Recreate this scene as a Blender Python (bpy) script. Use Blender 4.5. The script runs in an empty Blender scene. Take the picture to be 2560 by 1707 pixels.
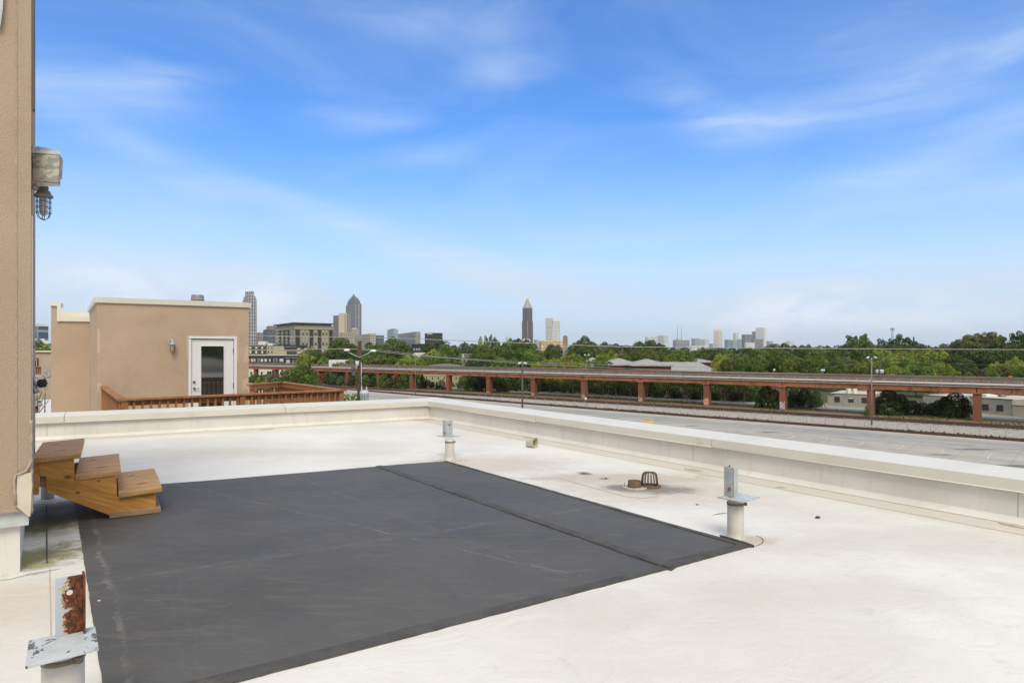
import bpy, math, random
import numpy as np
from mathutils import Vector, Matrix
random.seed(7)
R = math.radians
scene = bpy.context.scene
C = scene.collection

# ---------------------------------------------------------------- camera
F = 1600.0      # focal length in pixels of the 2560 px wide photograph
HY = 881.0      # horizon row
CZ = 14.0       # eye height above the ground
H0 = 1.35       # eye height above the roof we stand on
ROOF = CZ - H0
cam_d = bpy.data.cameras.new("camera"); cam = bpy.data.objects.new("camera", cam_d); C.objects.link(cam)
cam_d.sensor_width = 36.0; cam_d.lens = 36.0 * F / 2560.0
cam_d.shift_y = (HY - 853.5) / 2560.0
cam_d.clip_start = 0.05; cam_d.clip_end = 30000
cam.location = (0, 0, CZ); cam.rotation_euler = (R(90), 0, 0)
scene.camera = cam

# ---------------------------------------------------------------- sun and sky
SUN_EL, SUN_AZ = R(50), R(172)      # azimuth from +Y, clockwise seen from above; sun behind left
sd = bpy.data.lights.new("sun", 'SUN'); so = bpy.data.objects.new("sun", sd); C.objects.link(so)
sd.energy = 2.0; sd.angle = R(28); sd.color = (1.0, 0.94, 0.80)
dv = Vector((math.sin(SUN_AZ)*math.cos(SUN_EL), math.cos(SUN_AZ)*math.cos(SUN_EL), math.sin(SUN_EL)))
so.rotation_euler = dv.to_track_quat('Z', 'Y').to_euler()
scene.view_settings.view_transform = 'Standard'; scene.view_settings.look = 'None'
scene.view_settings.exposure = 0.33; scene.view_settings.gamma = 1.0

world = bpy.data.worlds.new("World"); scene.world = world; world.use_nodes = True
nt = world.node_tree; nt.nodes.clear()
def N(tree, typ, **kw):
    n = tree.nodes.new(typ)
    for k, v in kw.items():
        if k in n.inputs.keys() if isinstance(k, str) else False: n.inputs[k].default_value = v
        else: setattr(n, k, v)
    return n
def LK(tree, a, b): tree.links.new(a, b)
def math_n(t, op, a, b=None, clamp=False):
    n = t.nodes.new('ShaderNodeMath'); n.operation = op; n.use_clamp = clamp
    for i, v in enumerate((a, b)):
        if v is None: continue
        if isinstance(v, (int, float)): n.inputs[i].default_value = v
        else: t.links.new(v, n.inputs[i])
    return n.outputs[0]
def vmath(t, op, a, b=None):
    n = t.nodes.new('ShaderNodeVectorMath'); n.operation = op
    for i, v in enumerate((a, b)):
        if v is None: continue
        if isinstance(v, (tuple, list)): n.inputs[i].default_value = v
        else: t.links.new(v, n.inputs[i])
    return n.outputs[0] if op not in ('LENGTH', 'DOT_PRODUCT') else n.outputs['Value']
def mixc(t, f, a, b, mode='MIX'):
    n = t.nodes.new('ShaderNodeMix'); n.data_type = 'RGBA'; n.blend_type = mode
    for s, v in ((n.inputs[0], f), (n.inputs[6], a), (n.inputs[7], b)):
        if isinstance(v, (int, float)): s.default_value = v
        elif isinstance(v, (tuple, list)): s.default_value = tuple(v) + ((1,) if len(v) == 3 else ())
        else: t.links.new(v, s)
    return n.outputs[2]
def maprange(t, v, a, b, c=0.0, d=1.0, smooth=True):
    n = t.nodes.new('ShaderNodeMapRange'); n.interpolation_type = 'SMOOTHSTEP' if smooth else 'LINEAR'
    t.links.new(v, n.inputs[0])
    for i, x in enumerate((a, b, c, d)): n.inputs[i+1].default_value = x
    return n.outputs[0]
def noise(t, vec, scale, detail=4, rough=0.55, dist=0.0, w3=True):
    n = t.nodes.new('ShaderNodeTexNoise'); n.inputs['Scale'].default_value = scale
    n.inputs['Detail'].default_value = detail; n.inputs['Roughness'].default_value = rough
    n.inputs['Distortion'].default_value = dist
    if vec is not None: t.links.new(vec, n.inputs['Vector'])
    return n
def mapping(t, vec, loc=(0,0,0), rot=(0,0,0), scale=(1,1,1), typ='POINT'):
    n = t.nodes.new('ShaderNodeMapping'); n.vector_type = typ
    n.inputs['Location'].default_value = loc; n.inputs['Rotation'].default_value = rot; n.inputs['Scale'].default_value = scale
    t.links.new(vec, n.inputs['Vector']); return n.outputs[0]

sky = nt.nodes.new('ShaderNodeTexSky'); sky.sky_type = 'NISHITA'; sky.sun_disc = False
sky.sun_elevation = SUN_EL; sky.sun_rotation = SUN_AZ
sky.air_density = 1.0; sky.dust_density = 0.35; sky.ozone_density = 2.4; sky.altitude = 300
tc = nt.nodes.new('ShaderNodeTexCoord')
sep = nt.nodes.new('ShaderNodeSeparateXYZ'); LK(nt, tc.outputs['Generated'], sep.inputs[0])
az = math_n(nt, 'ARCTAN2', sep.outputs[0], sep.outputs[1])
el = math_n(nt, 'ARCSINE', sep.outputs[2])
cmb = nt.nodes.new('ShaderNodeCombineXYZ'); LK(nt, az, cmb.inputs[0]); LK(nt, el, cmb.inputs[1])
ang = cmb.outputs[0]
wn = noise(nt, mapping(nt, ang, scale=(1, 2.2, 1)), 3.5, 3, 0.5)
wob = vmath(nt, 'MULTIPLY', vmath(nt, 'SUBTRACT', wn.outputs['Color'], (0.5, 0.5, 0.5)), (0.11, 0.05, 0))
angd = vmath(nt, 'ADD', ang, wob)
def AE(px, py):
    u = (px-1280)/F; v = (HY-py)/F
    return math.atan(u), math.atan(v/math.sqrt(1+u*u))
blobs = [ # px, py, half width, half height (photo px), tilt deg, strength
 (260,215,250,70,3,.50),(420,185,160,30,8,.22),(1275,165,170,32,2,.55),(920,305,200,38,3,.42),(1050,395,150,34,3,.40),(1000,50,420,50,-6,.22),
 (1860,292,200,48,2,.62),(1710,235,170,50,-26,.34),(2110,262,280,44,8,.42),(2450,175,280,60,18,.40),(2380,370,360,62,16,.42),(2460,462,360,40,-5,.42),(2180,430,240,28,4,.22),(2420,50,420,110,0,.22),
 (300,365,280,36,-27,.26),(640,495,360,46,-19,.30),(1000,615,420,52,-17,.34),(1360,700,420,50,-8,.36),(660,745,190,75,0,.60),(300,700,300,80,0,.40),(560,800,420,70,0,.40),(2020,785,280,66,0,.60),(2060,745,150,34,0,.30),(2300,700,520,90,0,.22),(1000,830,500,40,0,.22)]
tot = None
for (px, py, hw, hh, tl, st) in blobs:
    a, e = AE(px, py)
    m = mapping(nt, angd, (a, e, 0), (0, 0, R(tl)), (hw/F*1.25, hh/F*1.5, 1), 'TEXTURE')
    l = vmath(nt, 'LENGTH', m)
    g = maprange(nt, l, 1.0, 0.0, 0.0, st)
    tot = g if tot is None else math_n(nt, 'ADD', tot, math_n(nt, 'MULTIPLY', g, 1.0))
str1 = noise(nt, mapping(nt, angd, rot=(0,0,R(-9)), scale=(1.0, 5.5, 1)), 3.2, 9, 0.62, 0.9)
str2 = maprange(nt, str1.outputs['Fac'], 0.30, 0.75, 0.30, 1.0)
wisps = math_n(nt, 'MULTIPLY', math_n(nt, 'MULTIPLY', tot, str2), 0.92)
veil = noise(nt, mapping(nt, angd, rot=(0,0,R(12)), scale=(1.0, 3.2, 1)), 2.1, 6, 0.6, 0.8)
veilf = maprange(nt, veil.outputs['Fac'], 0.36, 0.80, 0.05, 0.26)
hor = maprange(nt, el, -0.02, 0.34, 0.98, 0.0)
cl = math_n(nt, 'ADD', math_n(nt, 'ADD', wisps, veilf), hor, clamp=True)
SKYTINT = (0.50, 1.10, 1.78)
skyc = mixc(nt, 1.0, sky.outputs[0], SKYTINT, 'MULTIPLY')
# cloud added overhead, out of view, as soft warm white fill light
back = maprange(nt, el, R(33), R(50), 0.0, 0.8)
CLOUD = (5.35, 6.55, 8.0)
low = mixc(nt, cl, skyc, CLOUD)
puff = noise(nt, mapping(nt, ang, scale=(1.0, 2.0, 1)), 9.0, 8, 0.6, 0.3); pf = maprange(nt, puff.outputs['Fac'], 0.38, 0.62, 0.15, 1.0)
for (px, py, hw, hh, st) in ((2050,790,300,62,.80),(1900,800,180,40,.5),(640,740,120,66,.75),(560,790,300,60,.6),(290,700,190,60,.55),(960,820,380,36,.35),(2450,800,260,40,.35)):   # low cumulus near the horizon
    a, e = AE(px, py); l = vmath(nt, 'LENGTH', mapping(nt, angd, (a, e, 0), (0, 0, 0), (hw/F*1.3, hh/F*1.5, 1), 'TEXTURE'))
    low = mixc(nt, math_n(nt, 'MULTIPLY', maprange(nt, l, 1.0, 0.1, 0.0, st), pf), low, (7.2, 7.7, 8.6))
side = maprange(nt, math_n(nt, 'ABSOLUTE', az), R(62), R(95), 0.0, 0.9)      # unseen cloud added beside and behind the viewer as neutral fill light
low = mixc(nt, side, low, (5.8, 5.8, 5.45))
fin = mixc(nt, back, low, (7.9, 7.7, 6.8))
bg = nt.nodes.new('ShaderNodeBackground'); bg.inputs[1].default_value = 0.10
LK(nt, fin, bg.inputs[0])
wo = nt.nodes.new('ShaderNodeOutputWorld'); LK(nt, bg.outputs[0], wo.inputs[0])

# ---------------------------------------------------------------- helpers
def W(px, py, Y): return Vector(((px-1280)/F*Y, Y, CZ-(py-HY)/F*Y))
def gp(px, py, z=0.0):
    Y = (CZ-z)*F/(py-HY); return Vector(((px-1280)/F*Y, Y, z))
def rp(px, py, dz=0.0): return gp(px, py, ROOF+dz)
WL = {}
def wl(o): return WL.get(o.name, Vector((0,0,0)))
def tag(o, label=None, cat=None, group=None, kind=None):
    if label: o['label'] = label
    if cat: o['category'] = cat
    if group: o['group'] = group
    if kind: o['kind'] = kind
    return o
def empty(name, loc, label, cat, group=None):
    o = bpy.data.objects.new(name, None); C.objects.link(o); o.location = loc; o.empty_display_size = 0.1
    WL[o.name] = Vector(loc); return tag(o, label, cat, group)
class MB:
    def __init__(s): s.v = []; s.f = []; s.uv = []; s.sm = []
    def add(s, vs, fs, uvs=None, smooth=False):
        o = len(s.v); s.v += [tuple(v) for v in vs]
        for i, f in enumerate(fs):
            s.f.append(tuple(a+o for a in f)); s.sm.append(smooth)
            s.uv.append(uvs[i] if uvs else [(0, 0)]*len(f))
        return s
    def quad(s, a, b, c, d, uv=None): return s.add([a, b, c, d], [(0,1,2,3)], [uv] if uv else None)
    def hexa(s, p):   # p: 4 bottom (ccw from above), 4 top
        return s.add(p, [(3,2,1,0),(4,5,6,7),(0,1,5,4),(1,2,6,5),(2,3,7,6),(3,0,4,7)])
    def box(s, c, size, rz=0, rx=0, ry=0):
        x, y, z = [a/2 for a in size]
        M = Matrix.Rotation(rz, 3, 'Z') @ Matrix.Rotation(ry, 3, 'Y') @ Matrix.Rotation(rx, 3, 'X')
        c = Vector(c)
        p = [c + M @ Vector(q) for q in ((-x,-y,-z),(x,-y,-z),(x,y,-z),(-x,y,-z),(-x,-y,z),(x,-y,z),(x,y,z),(-x,y,z))]
        return s.hexa(p)
    def obox(s, a, b, w, z0, z1, off=0):   # box along ground segment a-b, width w (to the left of a->b starting at off)
        a = Vector(a[:2]); b = Vector(b[:2]); d = (b-a).normalized(); n = Vector((-d.y, d.x))
        q = [a+n*off, b+n*off, b+n*(off+w), a+n*(off+w)]
        return s.hexa([(p.x, p.y, z0) for p in q] + [(p.x, p.y, z1) for p in q])
    def prism(s, poly, z0, z1, uvscale=True):
        n = len(poly); vs = [(p[0], p[1], z0) for p in poly] + [(p[0], p[1], z1) for p in poly]
        fs = [tuple(range(n))[::-1], tuple(range(n, 2*n))]; uvs = [[(-1,-1)]*n, [(-1,-1)]*n]
        for i in range(n):
            j = (i+1) % n; L = math.hypot(poly[j][0]-poly[i][0], poly[j][1]-poly[i][1])
            fs.append((i, j, j+n, i+n)); uvs.append([(0,z0),(L,z0),(L,z1),(0,z1)])
        return s.add(vs, fs, uvs)
    def frustum(s, p0, z0, p1, z1):
        n = len(p0); vs = [(p[0], p[1], z0) for p in p0] + [(p[0], p[1], z1) for p in p1]
        fs = [tuple(range(n))[::-1], tuple(range(n, 2*n))]; uvs = [[(-1,-1)]*n, [(-1,-1)]*n]
        for i in range(n):
            j = (i+1) % n; L = math.hypot(p0[j][0]-p0[i][0], p0[j][1]-p0[i][1])
            fs.append((i, j, j+n, i+n)); uvs.append([(0,z0),(L,z0),(L,z1),(0,z1)])
        return s.add(vs, fs, uvs)
    def tube(s, pts, r, n=10, caps=True, smooth=True):
        pts = [Vector(p) for p in pts]; rs = r if isinstance(r, (list, tuple)) else [r]*len(pts)
        vs = []; prev = None
        for i, p in enumerate(pts):
            d = (pts[min(i+1, len(pts)-1)] - pts[max(i-1, 0)]).normalized()
            a = d.orthogonal().normalized() if prev is None else (prev - d*prev.dot(d)).normalized()
            prev = a; b = d.cross(a)
            vs += [p + (a*math.cos(t) + b*math.sin(t))*rs[i] for t in [2*math.pi*k/n for k in range(n)]]
        fs = [(i*n+k, i*n+(k+1) % n, (i+1)*n+(k+1) % n, (i+1)*n+k) for i in range(len(pts)-1) for k in range(n)]
        s.add(vs, fs, None, smooth)
        if caps:
            o = len(s.v)-len(vs)
            s.f += [tuple(range(o, o+n))[::-1], tuple(range(len(s.v)-n, len(s.v)))]; s.sm += [False, False]; s.uv += [[(0,0)]*n]*2
        return s
    def lathe(s, prof, c=(0,0,0), n=20, M=None, smooth=True):
        c = Vector(c); M = M or Matrix.Identity(3); vs = []
        for (r, z) in prof:
            vs += [c + M @ Vector((r*math.cos(2*math.pi*k/n), r*math.sin(2*math.pi*k/n), z)) for k in range(n)]
        fs = [(i*n+k, i*n+(k+1) % n, (i+1)*n+(k+1) % n, (i+1)*n+k) for i in range(len(prof)-1) for k in range(n)]
        return s.add(vs, fs, None, smooth)
    def build(s, name, m, parent=None, origin=None, bevel=0, label=None, segs=2):
        me = bpy.data.meshes.new(name)
        org = Vector(origin) if origin is not None else (wl(parent) if parent is not None else Vector((0,0,0)))
        me.from_pydata([tuple(Vector(v)-org) for v in s.v], [], s.f)
        ul = me.uv_layers.new(name='UVMap'); flat = [c for f in s.uv for uv in f for c in uv]
        ul.data.foreach_set('uv', flat); me.polygons.foreach_set('use_smooth', s.sm)
        me.validate(); me.update()
        if m is not None: me.materials.append(m)
        o = bpy.data.objects.new(name, me); C.objects.link(o)
        WL[o.name] = org
        if parent is not None: o.parent = parent; o.location = org - wl(parent)
        else: o.location = org
        if bevel:
            b = o.modifiers.new('bevel', 'BEVEL'); b.width = bevel; b.segments = segs; b.limit_method = 'ANGLE'; b.angle_limit = R(40)
        if label: o['label'] = label
        return o
def copy_tree(o, parent=None):
    c = o.copy(); C.objects.link(c); c.parent = parent
    for ch in [k for k in o.children]: copy_tree(ch, c)
    return c

# ---------------------------------------------------------------- materials
def newmat(name):
    m = bpy.data.materials.new(name); m.use_nodes = True; t = m.node_tree
    b = t.nodes['Principled BSDF']; return m, t, b
def simple(name, col, rough=0.7, var=0.12, scale=3.0, bump=0.0, bscale=60, metal=0.0, spec=0.5, dirt=None, dirtf=(0.55,0.75), dscale=2.0, stretch=(1,1,1)):
    m, t, b = newmat(name); tcn = t.nodes.new('ShaderNodeTexCoord'); v = mapping(t, tcn.outputs['Object'], scale=stretch)
    n = noise(t, v, scale, 6, 0.6)
    lo = tuple(c*(1-var) for c in col); hi = tuple(min(1, c*(1+var)) for c in col)
    c = mixc(t, maprange(t, n.outputs['Fac'], 0.3, 0.7), lo, hi)
    if dirt:
        n2 = noise(t, v, dscale, 8, 0.65, 0.3); c = mixc(t, maprange(t, n2.outputs['Fac'], dirtf[0], dirtf[1]), c, dirt)
    LK(t, c, b.inputs['Base Color']); b.inputs['Roughness'].default_value = rough; b.inputs['Metallic'].default_value = metal
    b.inputs['Specular IOR Level'].default_value = spec
    if bump:
        n3 = noise(t, v, bscale, 4, 0.6); bm = t.nodes.new('ShaderNodeBump'); bm.inputs['Strength'].default_value = bump
        bm.inputs['Distance'].default_value = 0.01; LK(t, n3.outputs['Fac'], bm.inputs['Height']); LK(t, bm.outputs[0], b.inputs['Normal'])
    return m
def facade(name, wall, glass, uw=3.0, fh=3.6, gw=0.6, gh=0.55, rough=0.35, var=0.25, vert=False, spand=None):
    """windows from facade UVs in metres: uw bay width, fh storey height, gw/gh glazed share"""
    m, t, b = newmat(name); uvn = t.nodes.new('ShaderNodeUVMap'); uvn.uv_map = 'UVMap'
    sp = t.nodes.new('ShaderNodeSeparateXYZ'); LK(t, uvn.outputs[0], sp.inputs[0])
    def cell(x, size, frac):
        q = math_n(t, 'DIVIDE', x, size); fr = math_n(t, 'FRACT', q)
        return math_n(t, 'LESS_THAN', math_n(t, 'ABSOLUTE', math_n(t, 'SUBTRACT', fr, 0.5)), frac/2), math_n(t, 'FLOOR', q)
    a, ia = cell(sp.outputs[0], uw, gw); c_, ic = cell(sp.outputs[1], fh, gh)
    f = a if vert else math_n(t, 'MULTIPLY', a, c_)
    up = math_n(t, 'GREATER_THAN', sp.outputs[1], -0.5)
    cc = t.nodes.new('ShaderNodeCombineXYZ'); LK(t, ia, cc.inputs[0]); LK(t, ic, cc.inputs[1])
    wn = t.nodes.new('ShaderNodeTexWhiteNoise'); wn.noise_dimensions = '2D'; LK(t, cc.outputs[0], wn.inputs['Vector'])
    g2 = mixc(t, wn.outputs['Value'], tuple(x*(1-var) for x in glass), tuple(min(1, x*(1+var*1.6)) for x in glass))
    wcol = wall
    if spand: wcol = mixc(t, math_n(t, 'SUBTRACT', a, f, clamp=True), wall, spand)
    if vert and spand: g2 = mixc(t, c_, spand, g2); wcol = wall
    tcn = t.nodes.new('ShaderNodeTexCoord'); nn = noise(t, tcn.outputs['Object'], 0.05, 4)
    wcol = mixc(t, maprange(t, nn.outputs['Fac'], 0.3, 0.7, 0, 0.25), wcol, tuple(x*0.75 for x in wall))
    col = mixc(t, math_n(t, 'MULTIPLY', f, up), wcol, g2)
    LK(t, col, b.inputs['Base Color'])
    ro = maprange(t, math_n(t, 'MULTIPLY', f, up), 0, 1, 0.8, rough, smooth=False); LK(t, ro, b.inputs['Roughness'])
    return m
def metalpaint(name, col, rust=0.0, rscale=6.0, rough=0.5, thr=None, flake=(0.05,0.05,0.05), fl=0.0):
    m, t, b = newmat(name); tcn = t.nodes.new('ShaderNodeTexCoord'); v = tcn.outputs['Object']
    n0 = noise(t, v, 9, 5); c = mixc(t, maprange(t, n0.outputs['Fac'], .3, .7), tuple(x*.85 for x in col), tuple(min(1,x*1.1) for x in col))
    if fl:
        nf = noise(t, v, rscale*1.7, 6, 0.7, 0.4); c = mixc(t, maprange(t, nf.outputs['Fac'], 0.64-fl, 0.655-fl), c, flake)
    if rust:
        n = noise(t, v, rscale, 9, 0.72, 0.5); n2 = noise(t, v, 70, 6, 0.7)
        rc = mixc(t, maprange(t, n2.outputs['Fac'], .35, .65), (0.055,0.018,0.010), (0.27,0.085,0.025))
        f = maprange(t, n.outputs['Fac'], 0.66-rust, 0.70-rust)
        halo = maprange(t, n.outputs['Fac'], 0.60-rust, 0.70-rust)
        c = mixc(t, math_n(t, 'MULTIPLY', halo, 0.5), c, (0.45,0.24,0.12)); c = mixc(t, f, c, rc)
    LK(t, c, b.inputs['Base Color']); b.inputs['Roughness'].default_value = rough
    nb = noise(t, v, 90, 4); bm = t.nodes.new('ShaderNodeBump'); bm.inputs['Strength'].default_value = 0.25; bm.inputs['Distance'].default_value = 0.003
    LK(t, nb.outputs['Fac'], bm.inputs['Height']); LK(t, bm.outputs[0], b.inputs['Normal'])
    return m
# ================================================================= our roof
K = 0.871
def unit(x, y): return Vector((x, y, 0)).normalized()
D1 = unit(-0.706, 1); D2 = unit(1.707, 1)
def vp(px, py, P0, d, off=0.0):
    """point where the sight line through a photo pixel meets the vertical plane through P0 along d"""
    n = Vector((-d.y, d.x, 0)); P = Vector(P0) + n*off
    r = Vector(((px-1280)/F, 1.0, -(py-HY)/F)); o = Vector((0, 0, CZ))
    t = (P-o).dot(n)/r.dot(n); return o + r*t
def patch(mb, a, b, c, d, nu, nv, zf, wob=0.0):
    vs = []; rnd = random.Random(int(abs(a[0])*1000))
    for j in range(nv+1):
        for i in range(nu+1):
            u, v = i/nu, j/nv
            p = a*(1-u)*(1-v) + b*u*(1-v) + c*u*v + d*(1-u)*v
            if wob and (i in (0, nu) or j in (0, nv)): p = p + Vector((rnd.uniform(-wob, wob), rnd.uniform(-wob, wob), 0))
            vs.append((p.x, p.y, p.z + zf(p.x, p.y)))
    fs = [(j*(nu+1)+i, j*(nu+1)+i+1, (j+1)*(nu+1)+i+1, (j+1)*(nu+1)+i) for j in range(nv) for i in range(nu)]
    # turn-down edge so that the sheet has thickness
    o = len(vs); per = [i for i in range(nu+1)] + [(j)*(nu+1)+nu for j in range(1, nv+1)] + [nv*(nu+1)+i for i in range(nu-1, -1, -1)] + [j*(nu+1) for j in range(nv-1, 0, -1)]
    low = [(vs[k][0], vs[k][1], a.z-0.002) for k in per]; n = len(per)
    fs += [(per[k], o+k, o+(k+1) % n, per[(k+1) % n]) for k in range(n)]
    mb.add(vs + low, fs, None, False); return mb

cor = rp(1072.6, 1046)
# --- membrane material with ponding dirt near the drains and along the parapet
def roof_mat():
    m, t, b = newmat('white_membrane'); g = t.nodes.new('ShaderNodeNewGeometry'); P = g.outputs['Position']
    n = noise(t, mapping(t, P, scale=(1,1,1)), 0.55, 8, 0.6, 0.4)
    c = mixc(t, maprange(t, n.outputs['Fac'], .30, .70), (.63,.60,.565), (.74,.73,.705))
    n2 = noise(t, P, 4.5, 9, 0.7, 0.7); c = mixc(t, maprange(t, n2.outputs['Fac'], .58, .78, 0, .6), c, (.50,.45,.39))
    n3 = noise(t, mapping(t, P, rot=(0,0,R(30)), scale=(1,4,1)), 2.2, 8, 0.7, 1.2); c = mixc(t, maprange(t, n3.outputs['Fac'], .56, .74, 0, .35), c, (.76,.74,.71))
    n4 = noise(t, P, 60, 4, 0.7); c = mixc(t, maprange(t, n4.outputs['Fac'], .68, .74, 0, .5), c, (.34,.30,.26))
    def spot(c, p, r, col, st, thr=(1.0, 0.35), nz=0.55):
        v = vmath(t, 'SUBTRACT', P, tuple(p)); v2 = mapping(t, v, scale=(1/r[0], 1/r[1], 0), rot=(0,0,0))
        l = vmath(t, 'LENGTH', v2); nn = noise(t, P, 5.5, 8, 0.7, 0.5)
        l = math_n(t, 'ADD', l, math_n(t, 'MULTIPLY', math_n(t, 'SUBTRACT', nn.outputs['Fac'], 0.5), nz*2))
        return mixc(t, maprange(t, l, thr[0], thr[1], 0, st), c, col)
    c = spot(c, rp(1600, 1215), (1.5,1.1), (.50,.44,.37), .6)
    c = spot(c, rp(1560, 1195), (1.5,.35), (.47,.41,.34), .6)
    c = spot(c, rp(1640, 1222), (.50,.34), (.17,.15,.13), .8)
    c = spot(c, rp(1560, 1219), (.30,.20), (.20,.175,.15), .85)
    c = spot(c, rp(1465, 1184), (.10,.12), (.10,.09,.08), .8)
    c = spot(c, rp(1510, 1196), (.07,.05), (.10,.09,.08), .9)
    c = spot(c, rp(1230, 1160), (1.3,.9), (.52,.45,.38), .6)
    c = spot(c, rp(1057, 1049), (.35,.25), (.26,.20,.13), .9)
    c = spot(c, rp(1123, 1152), (.3,.22), (.52,.43,.35), .8)
    c = spot(c, rp(1880, 1350), (.26,.17), (.50,.41,.33), .9)
    c = spot(c, rp(700, 1130), (2.6,.5), (.56,.51,.45), .5)
    c = spot(c, rp(1500, 1520), (.5,.35), (.57,.53,.48), .45)
    c = spot(c, rp(2050, 1480), (1.1,.35), (.58,.54,.49), .5)
    c = spot(c, rp(2250, 1350), (1.6,.5), (.57,.53,.48), .45)
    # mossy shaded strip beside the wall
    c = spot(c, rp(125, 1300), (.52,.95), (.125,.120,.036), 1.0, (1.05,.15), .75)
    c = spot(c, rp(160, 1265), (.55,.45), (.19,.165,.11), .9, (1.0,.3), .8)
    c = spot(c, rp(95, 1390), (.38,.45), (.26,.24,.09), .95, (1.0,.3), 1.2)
    c = spot(c, rp(90, 1500), (.8,.5), (.58,.50,.41), .6)
    # dirt washed along the foot of both parapets
    def along(c, p, d, w, col, st):
        nrm = (-d.y, d.x, 0); dd = math_n(t, 'ABSOLUTE', vmath(t, 'DOT_PRODUCT', vmath(t, 'SUBTRACT', P, tuple(p)), nrm))
        nn = noise(t, P, 1.7, 7, 0.7); dd = math_n(t, 'ADD', dd, math_n(t, 'MULTIPLY', nn.outputs['Fac'], -w*0.9))
        return mixc(t, maprange(t, dd, w*0.5, 0.0, 0, st), c, col)
    c = along(c, cor, D1, .55, (.53,.47,.41), .6); c = along(c, cor, D2, .45, (.54,.48,.42), .5)
    LK(t, c, b.inputs['Base Color']); b.inputs['Roughness'].default_value = .62; b.inputs['Specular IOR Level'].default_value = .3
    w1 = noise(t, P, 2.6, 6, 0.6, 1.5); w2 = noise(t, P, 35, 4, 0.6)
    h = math_n(t, 'ADD', math_n(t, 'MULTIPLY', w1.outputs['Fac'], 1.0), math_n(t, 'MULTIPLY', w2.outputs['Fac'], .10))
    bm = t.nodes.new('ShaderNodeBump'); bm.inputs['Strength'].default_value = .35; bm.inputs['Distance'].default_value = .04
    LK(t, h, bm.inputs['Height']); LK(t, bm.outputs[0], b.inputs['Normal']); return m
M_ROOF = roof_mat()
def parapet_mat():
    m, t, b = newmat('parapet_membrane'); g = t.nodes.new('ShaderNodeNewGeometry'); P = g.outputs['Position']
    n = noise(t, P, 1.1, 7, 0.6); c = mixc(t, maprange(t, n.outputs['Fac'], .3, .7), (.62,.59,.55), (.73,.70,.665))
    n2 = noise(t, mapping(t, P, scale=(7,7,.7)), 1.6, 7, 0.65); c = mixc(t, maprange(t, n2.outputs['Fac'], .52, .72, 0, .45), c, (.56,.50,.44))
    n3 = noise(t, mapping(t, P, scale=(1,1,3)), 3.5, 9, 0.75); c = mixc(t, maprange(t, n3.outputs['Fac'], .62, .78, 0, .6), c, (.50,.42,.33))
    LK(t, c, b.inputs['Base Color']); b.inputs['Roughness'].default_value = .6; return m
M_PAR = parapet_mat()
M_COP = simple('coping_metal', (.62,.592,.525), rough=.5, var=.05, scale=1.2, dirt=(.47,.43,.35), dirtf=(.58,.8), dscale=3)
def lit_top(m, col):  # light from above put into the colour: upward faces mixed paler
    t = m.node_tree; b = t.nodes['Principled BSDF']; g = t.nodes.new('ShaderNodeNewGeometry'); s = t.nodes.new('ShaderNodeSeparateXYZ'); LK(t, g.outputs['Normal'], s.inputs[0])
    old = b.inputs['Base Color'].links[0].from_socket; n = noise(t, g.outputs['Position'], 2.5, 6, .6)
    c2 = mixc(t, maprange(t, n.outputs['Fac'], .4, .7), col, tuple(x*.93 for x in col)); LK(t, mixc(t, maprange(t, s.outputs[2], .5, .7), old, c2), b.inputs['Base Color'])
lit_top(M_COP, (.66,.65,.61))
M_COP2 = simple('coping_metal_pale', (.71,.67,.58), rough=.5, var=.05, scale=1.0)
M_STUC = simple('tan_stucco', (.49,.372,.285), rough=.95, var=.07, scale=.9, bump=.9, bscale=140, dirt=(.44,.315,.225), dirtf=(.5,.85), dscale=2.2, spec=.15)
M_STUCD = simple('tan_stucco_weathered', (.46,.348,.262), rough=.95, var=.07, scale=.7, bump=.5, bscale=70, dirt=(.40,.295,.215), dirtf=(.5,.8), dscale=1.3, spec=.15)
M_CREAM = simple('cream_flashing', (.62,.56,.46), rough=.6, var=.08, scale=5, dirt=(.40,.33,.24), dirtf=(.60,.72), dscale=6)
M_GALV = simple('galvanised_flashing', (.50,.53,.53), rough=.45, var=.12, scale=4, dirt=(.36,.35,.32), dirtf=(.55,.7), dscale=5)
M_SEAL = simple('sealant', (.40,.33,.27), rough=.8, var=.15, scale=20)
M_DARKLINE = simple('dark_seam', (.12,.105,.09), rough=.8)
M_TAUPE = simple('lap_seam', (.46,.405,.35), rough=.8, var=.1)

roofb = empty('apartment_building', (cor.x-4, cor.y-8, 0), 'flat-roofed building underfoot with white membrane roof and low cream parapets', 'building')
m = MB(); A = cor; B = cor - D1*24; Cc = B - D2*16; D_ = cor - D2*16
m.prism([(p.x, p.y) for p in (A, D_, Cc, B)], ROOF-0.3, ROOF); m.build('roof', M_ROOF, roofb)
m = MB(); out = lambda p, a, b: p + D2*a + D1*b
m.prism([(p.x, p.y) for p in (A + D2*.12 + D1*.12, D_ + D1*.12, Cc, B + D2*.12)], 0, ROOF-0.31); m.build('wall', M_STUC, roofb)
# parapets
par = MB()
def parapet_body(a, b, nrm):
    q = [a, b, b + nrm*.22, a + nrm*.22]
    par.hexa([(p.x, p.y, ROOF-.30) for p in q] + [(p.x, p.y, ROOF+.33) for p in q])
N1 = Vector((D1.y, -D1.x, 0)); N2 = Vector((-D2.y, D2.x, 0))   # outward normals (right parapet, left parapet)
parapet_body(B, A + D1*.22, N1)
q = [D_, A, A + N2*.22, D_ + N2*.22]; par.hexa([(p.x, p.y, ROOF-.30) for p in q] + [(p.x, p.y, ROOF+.33) for p in q])
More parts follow.
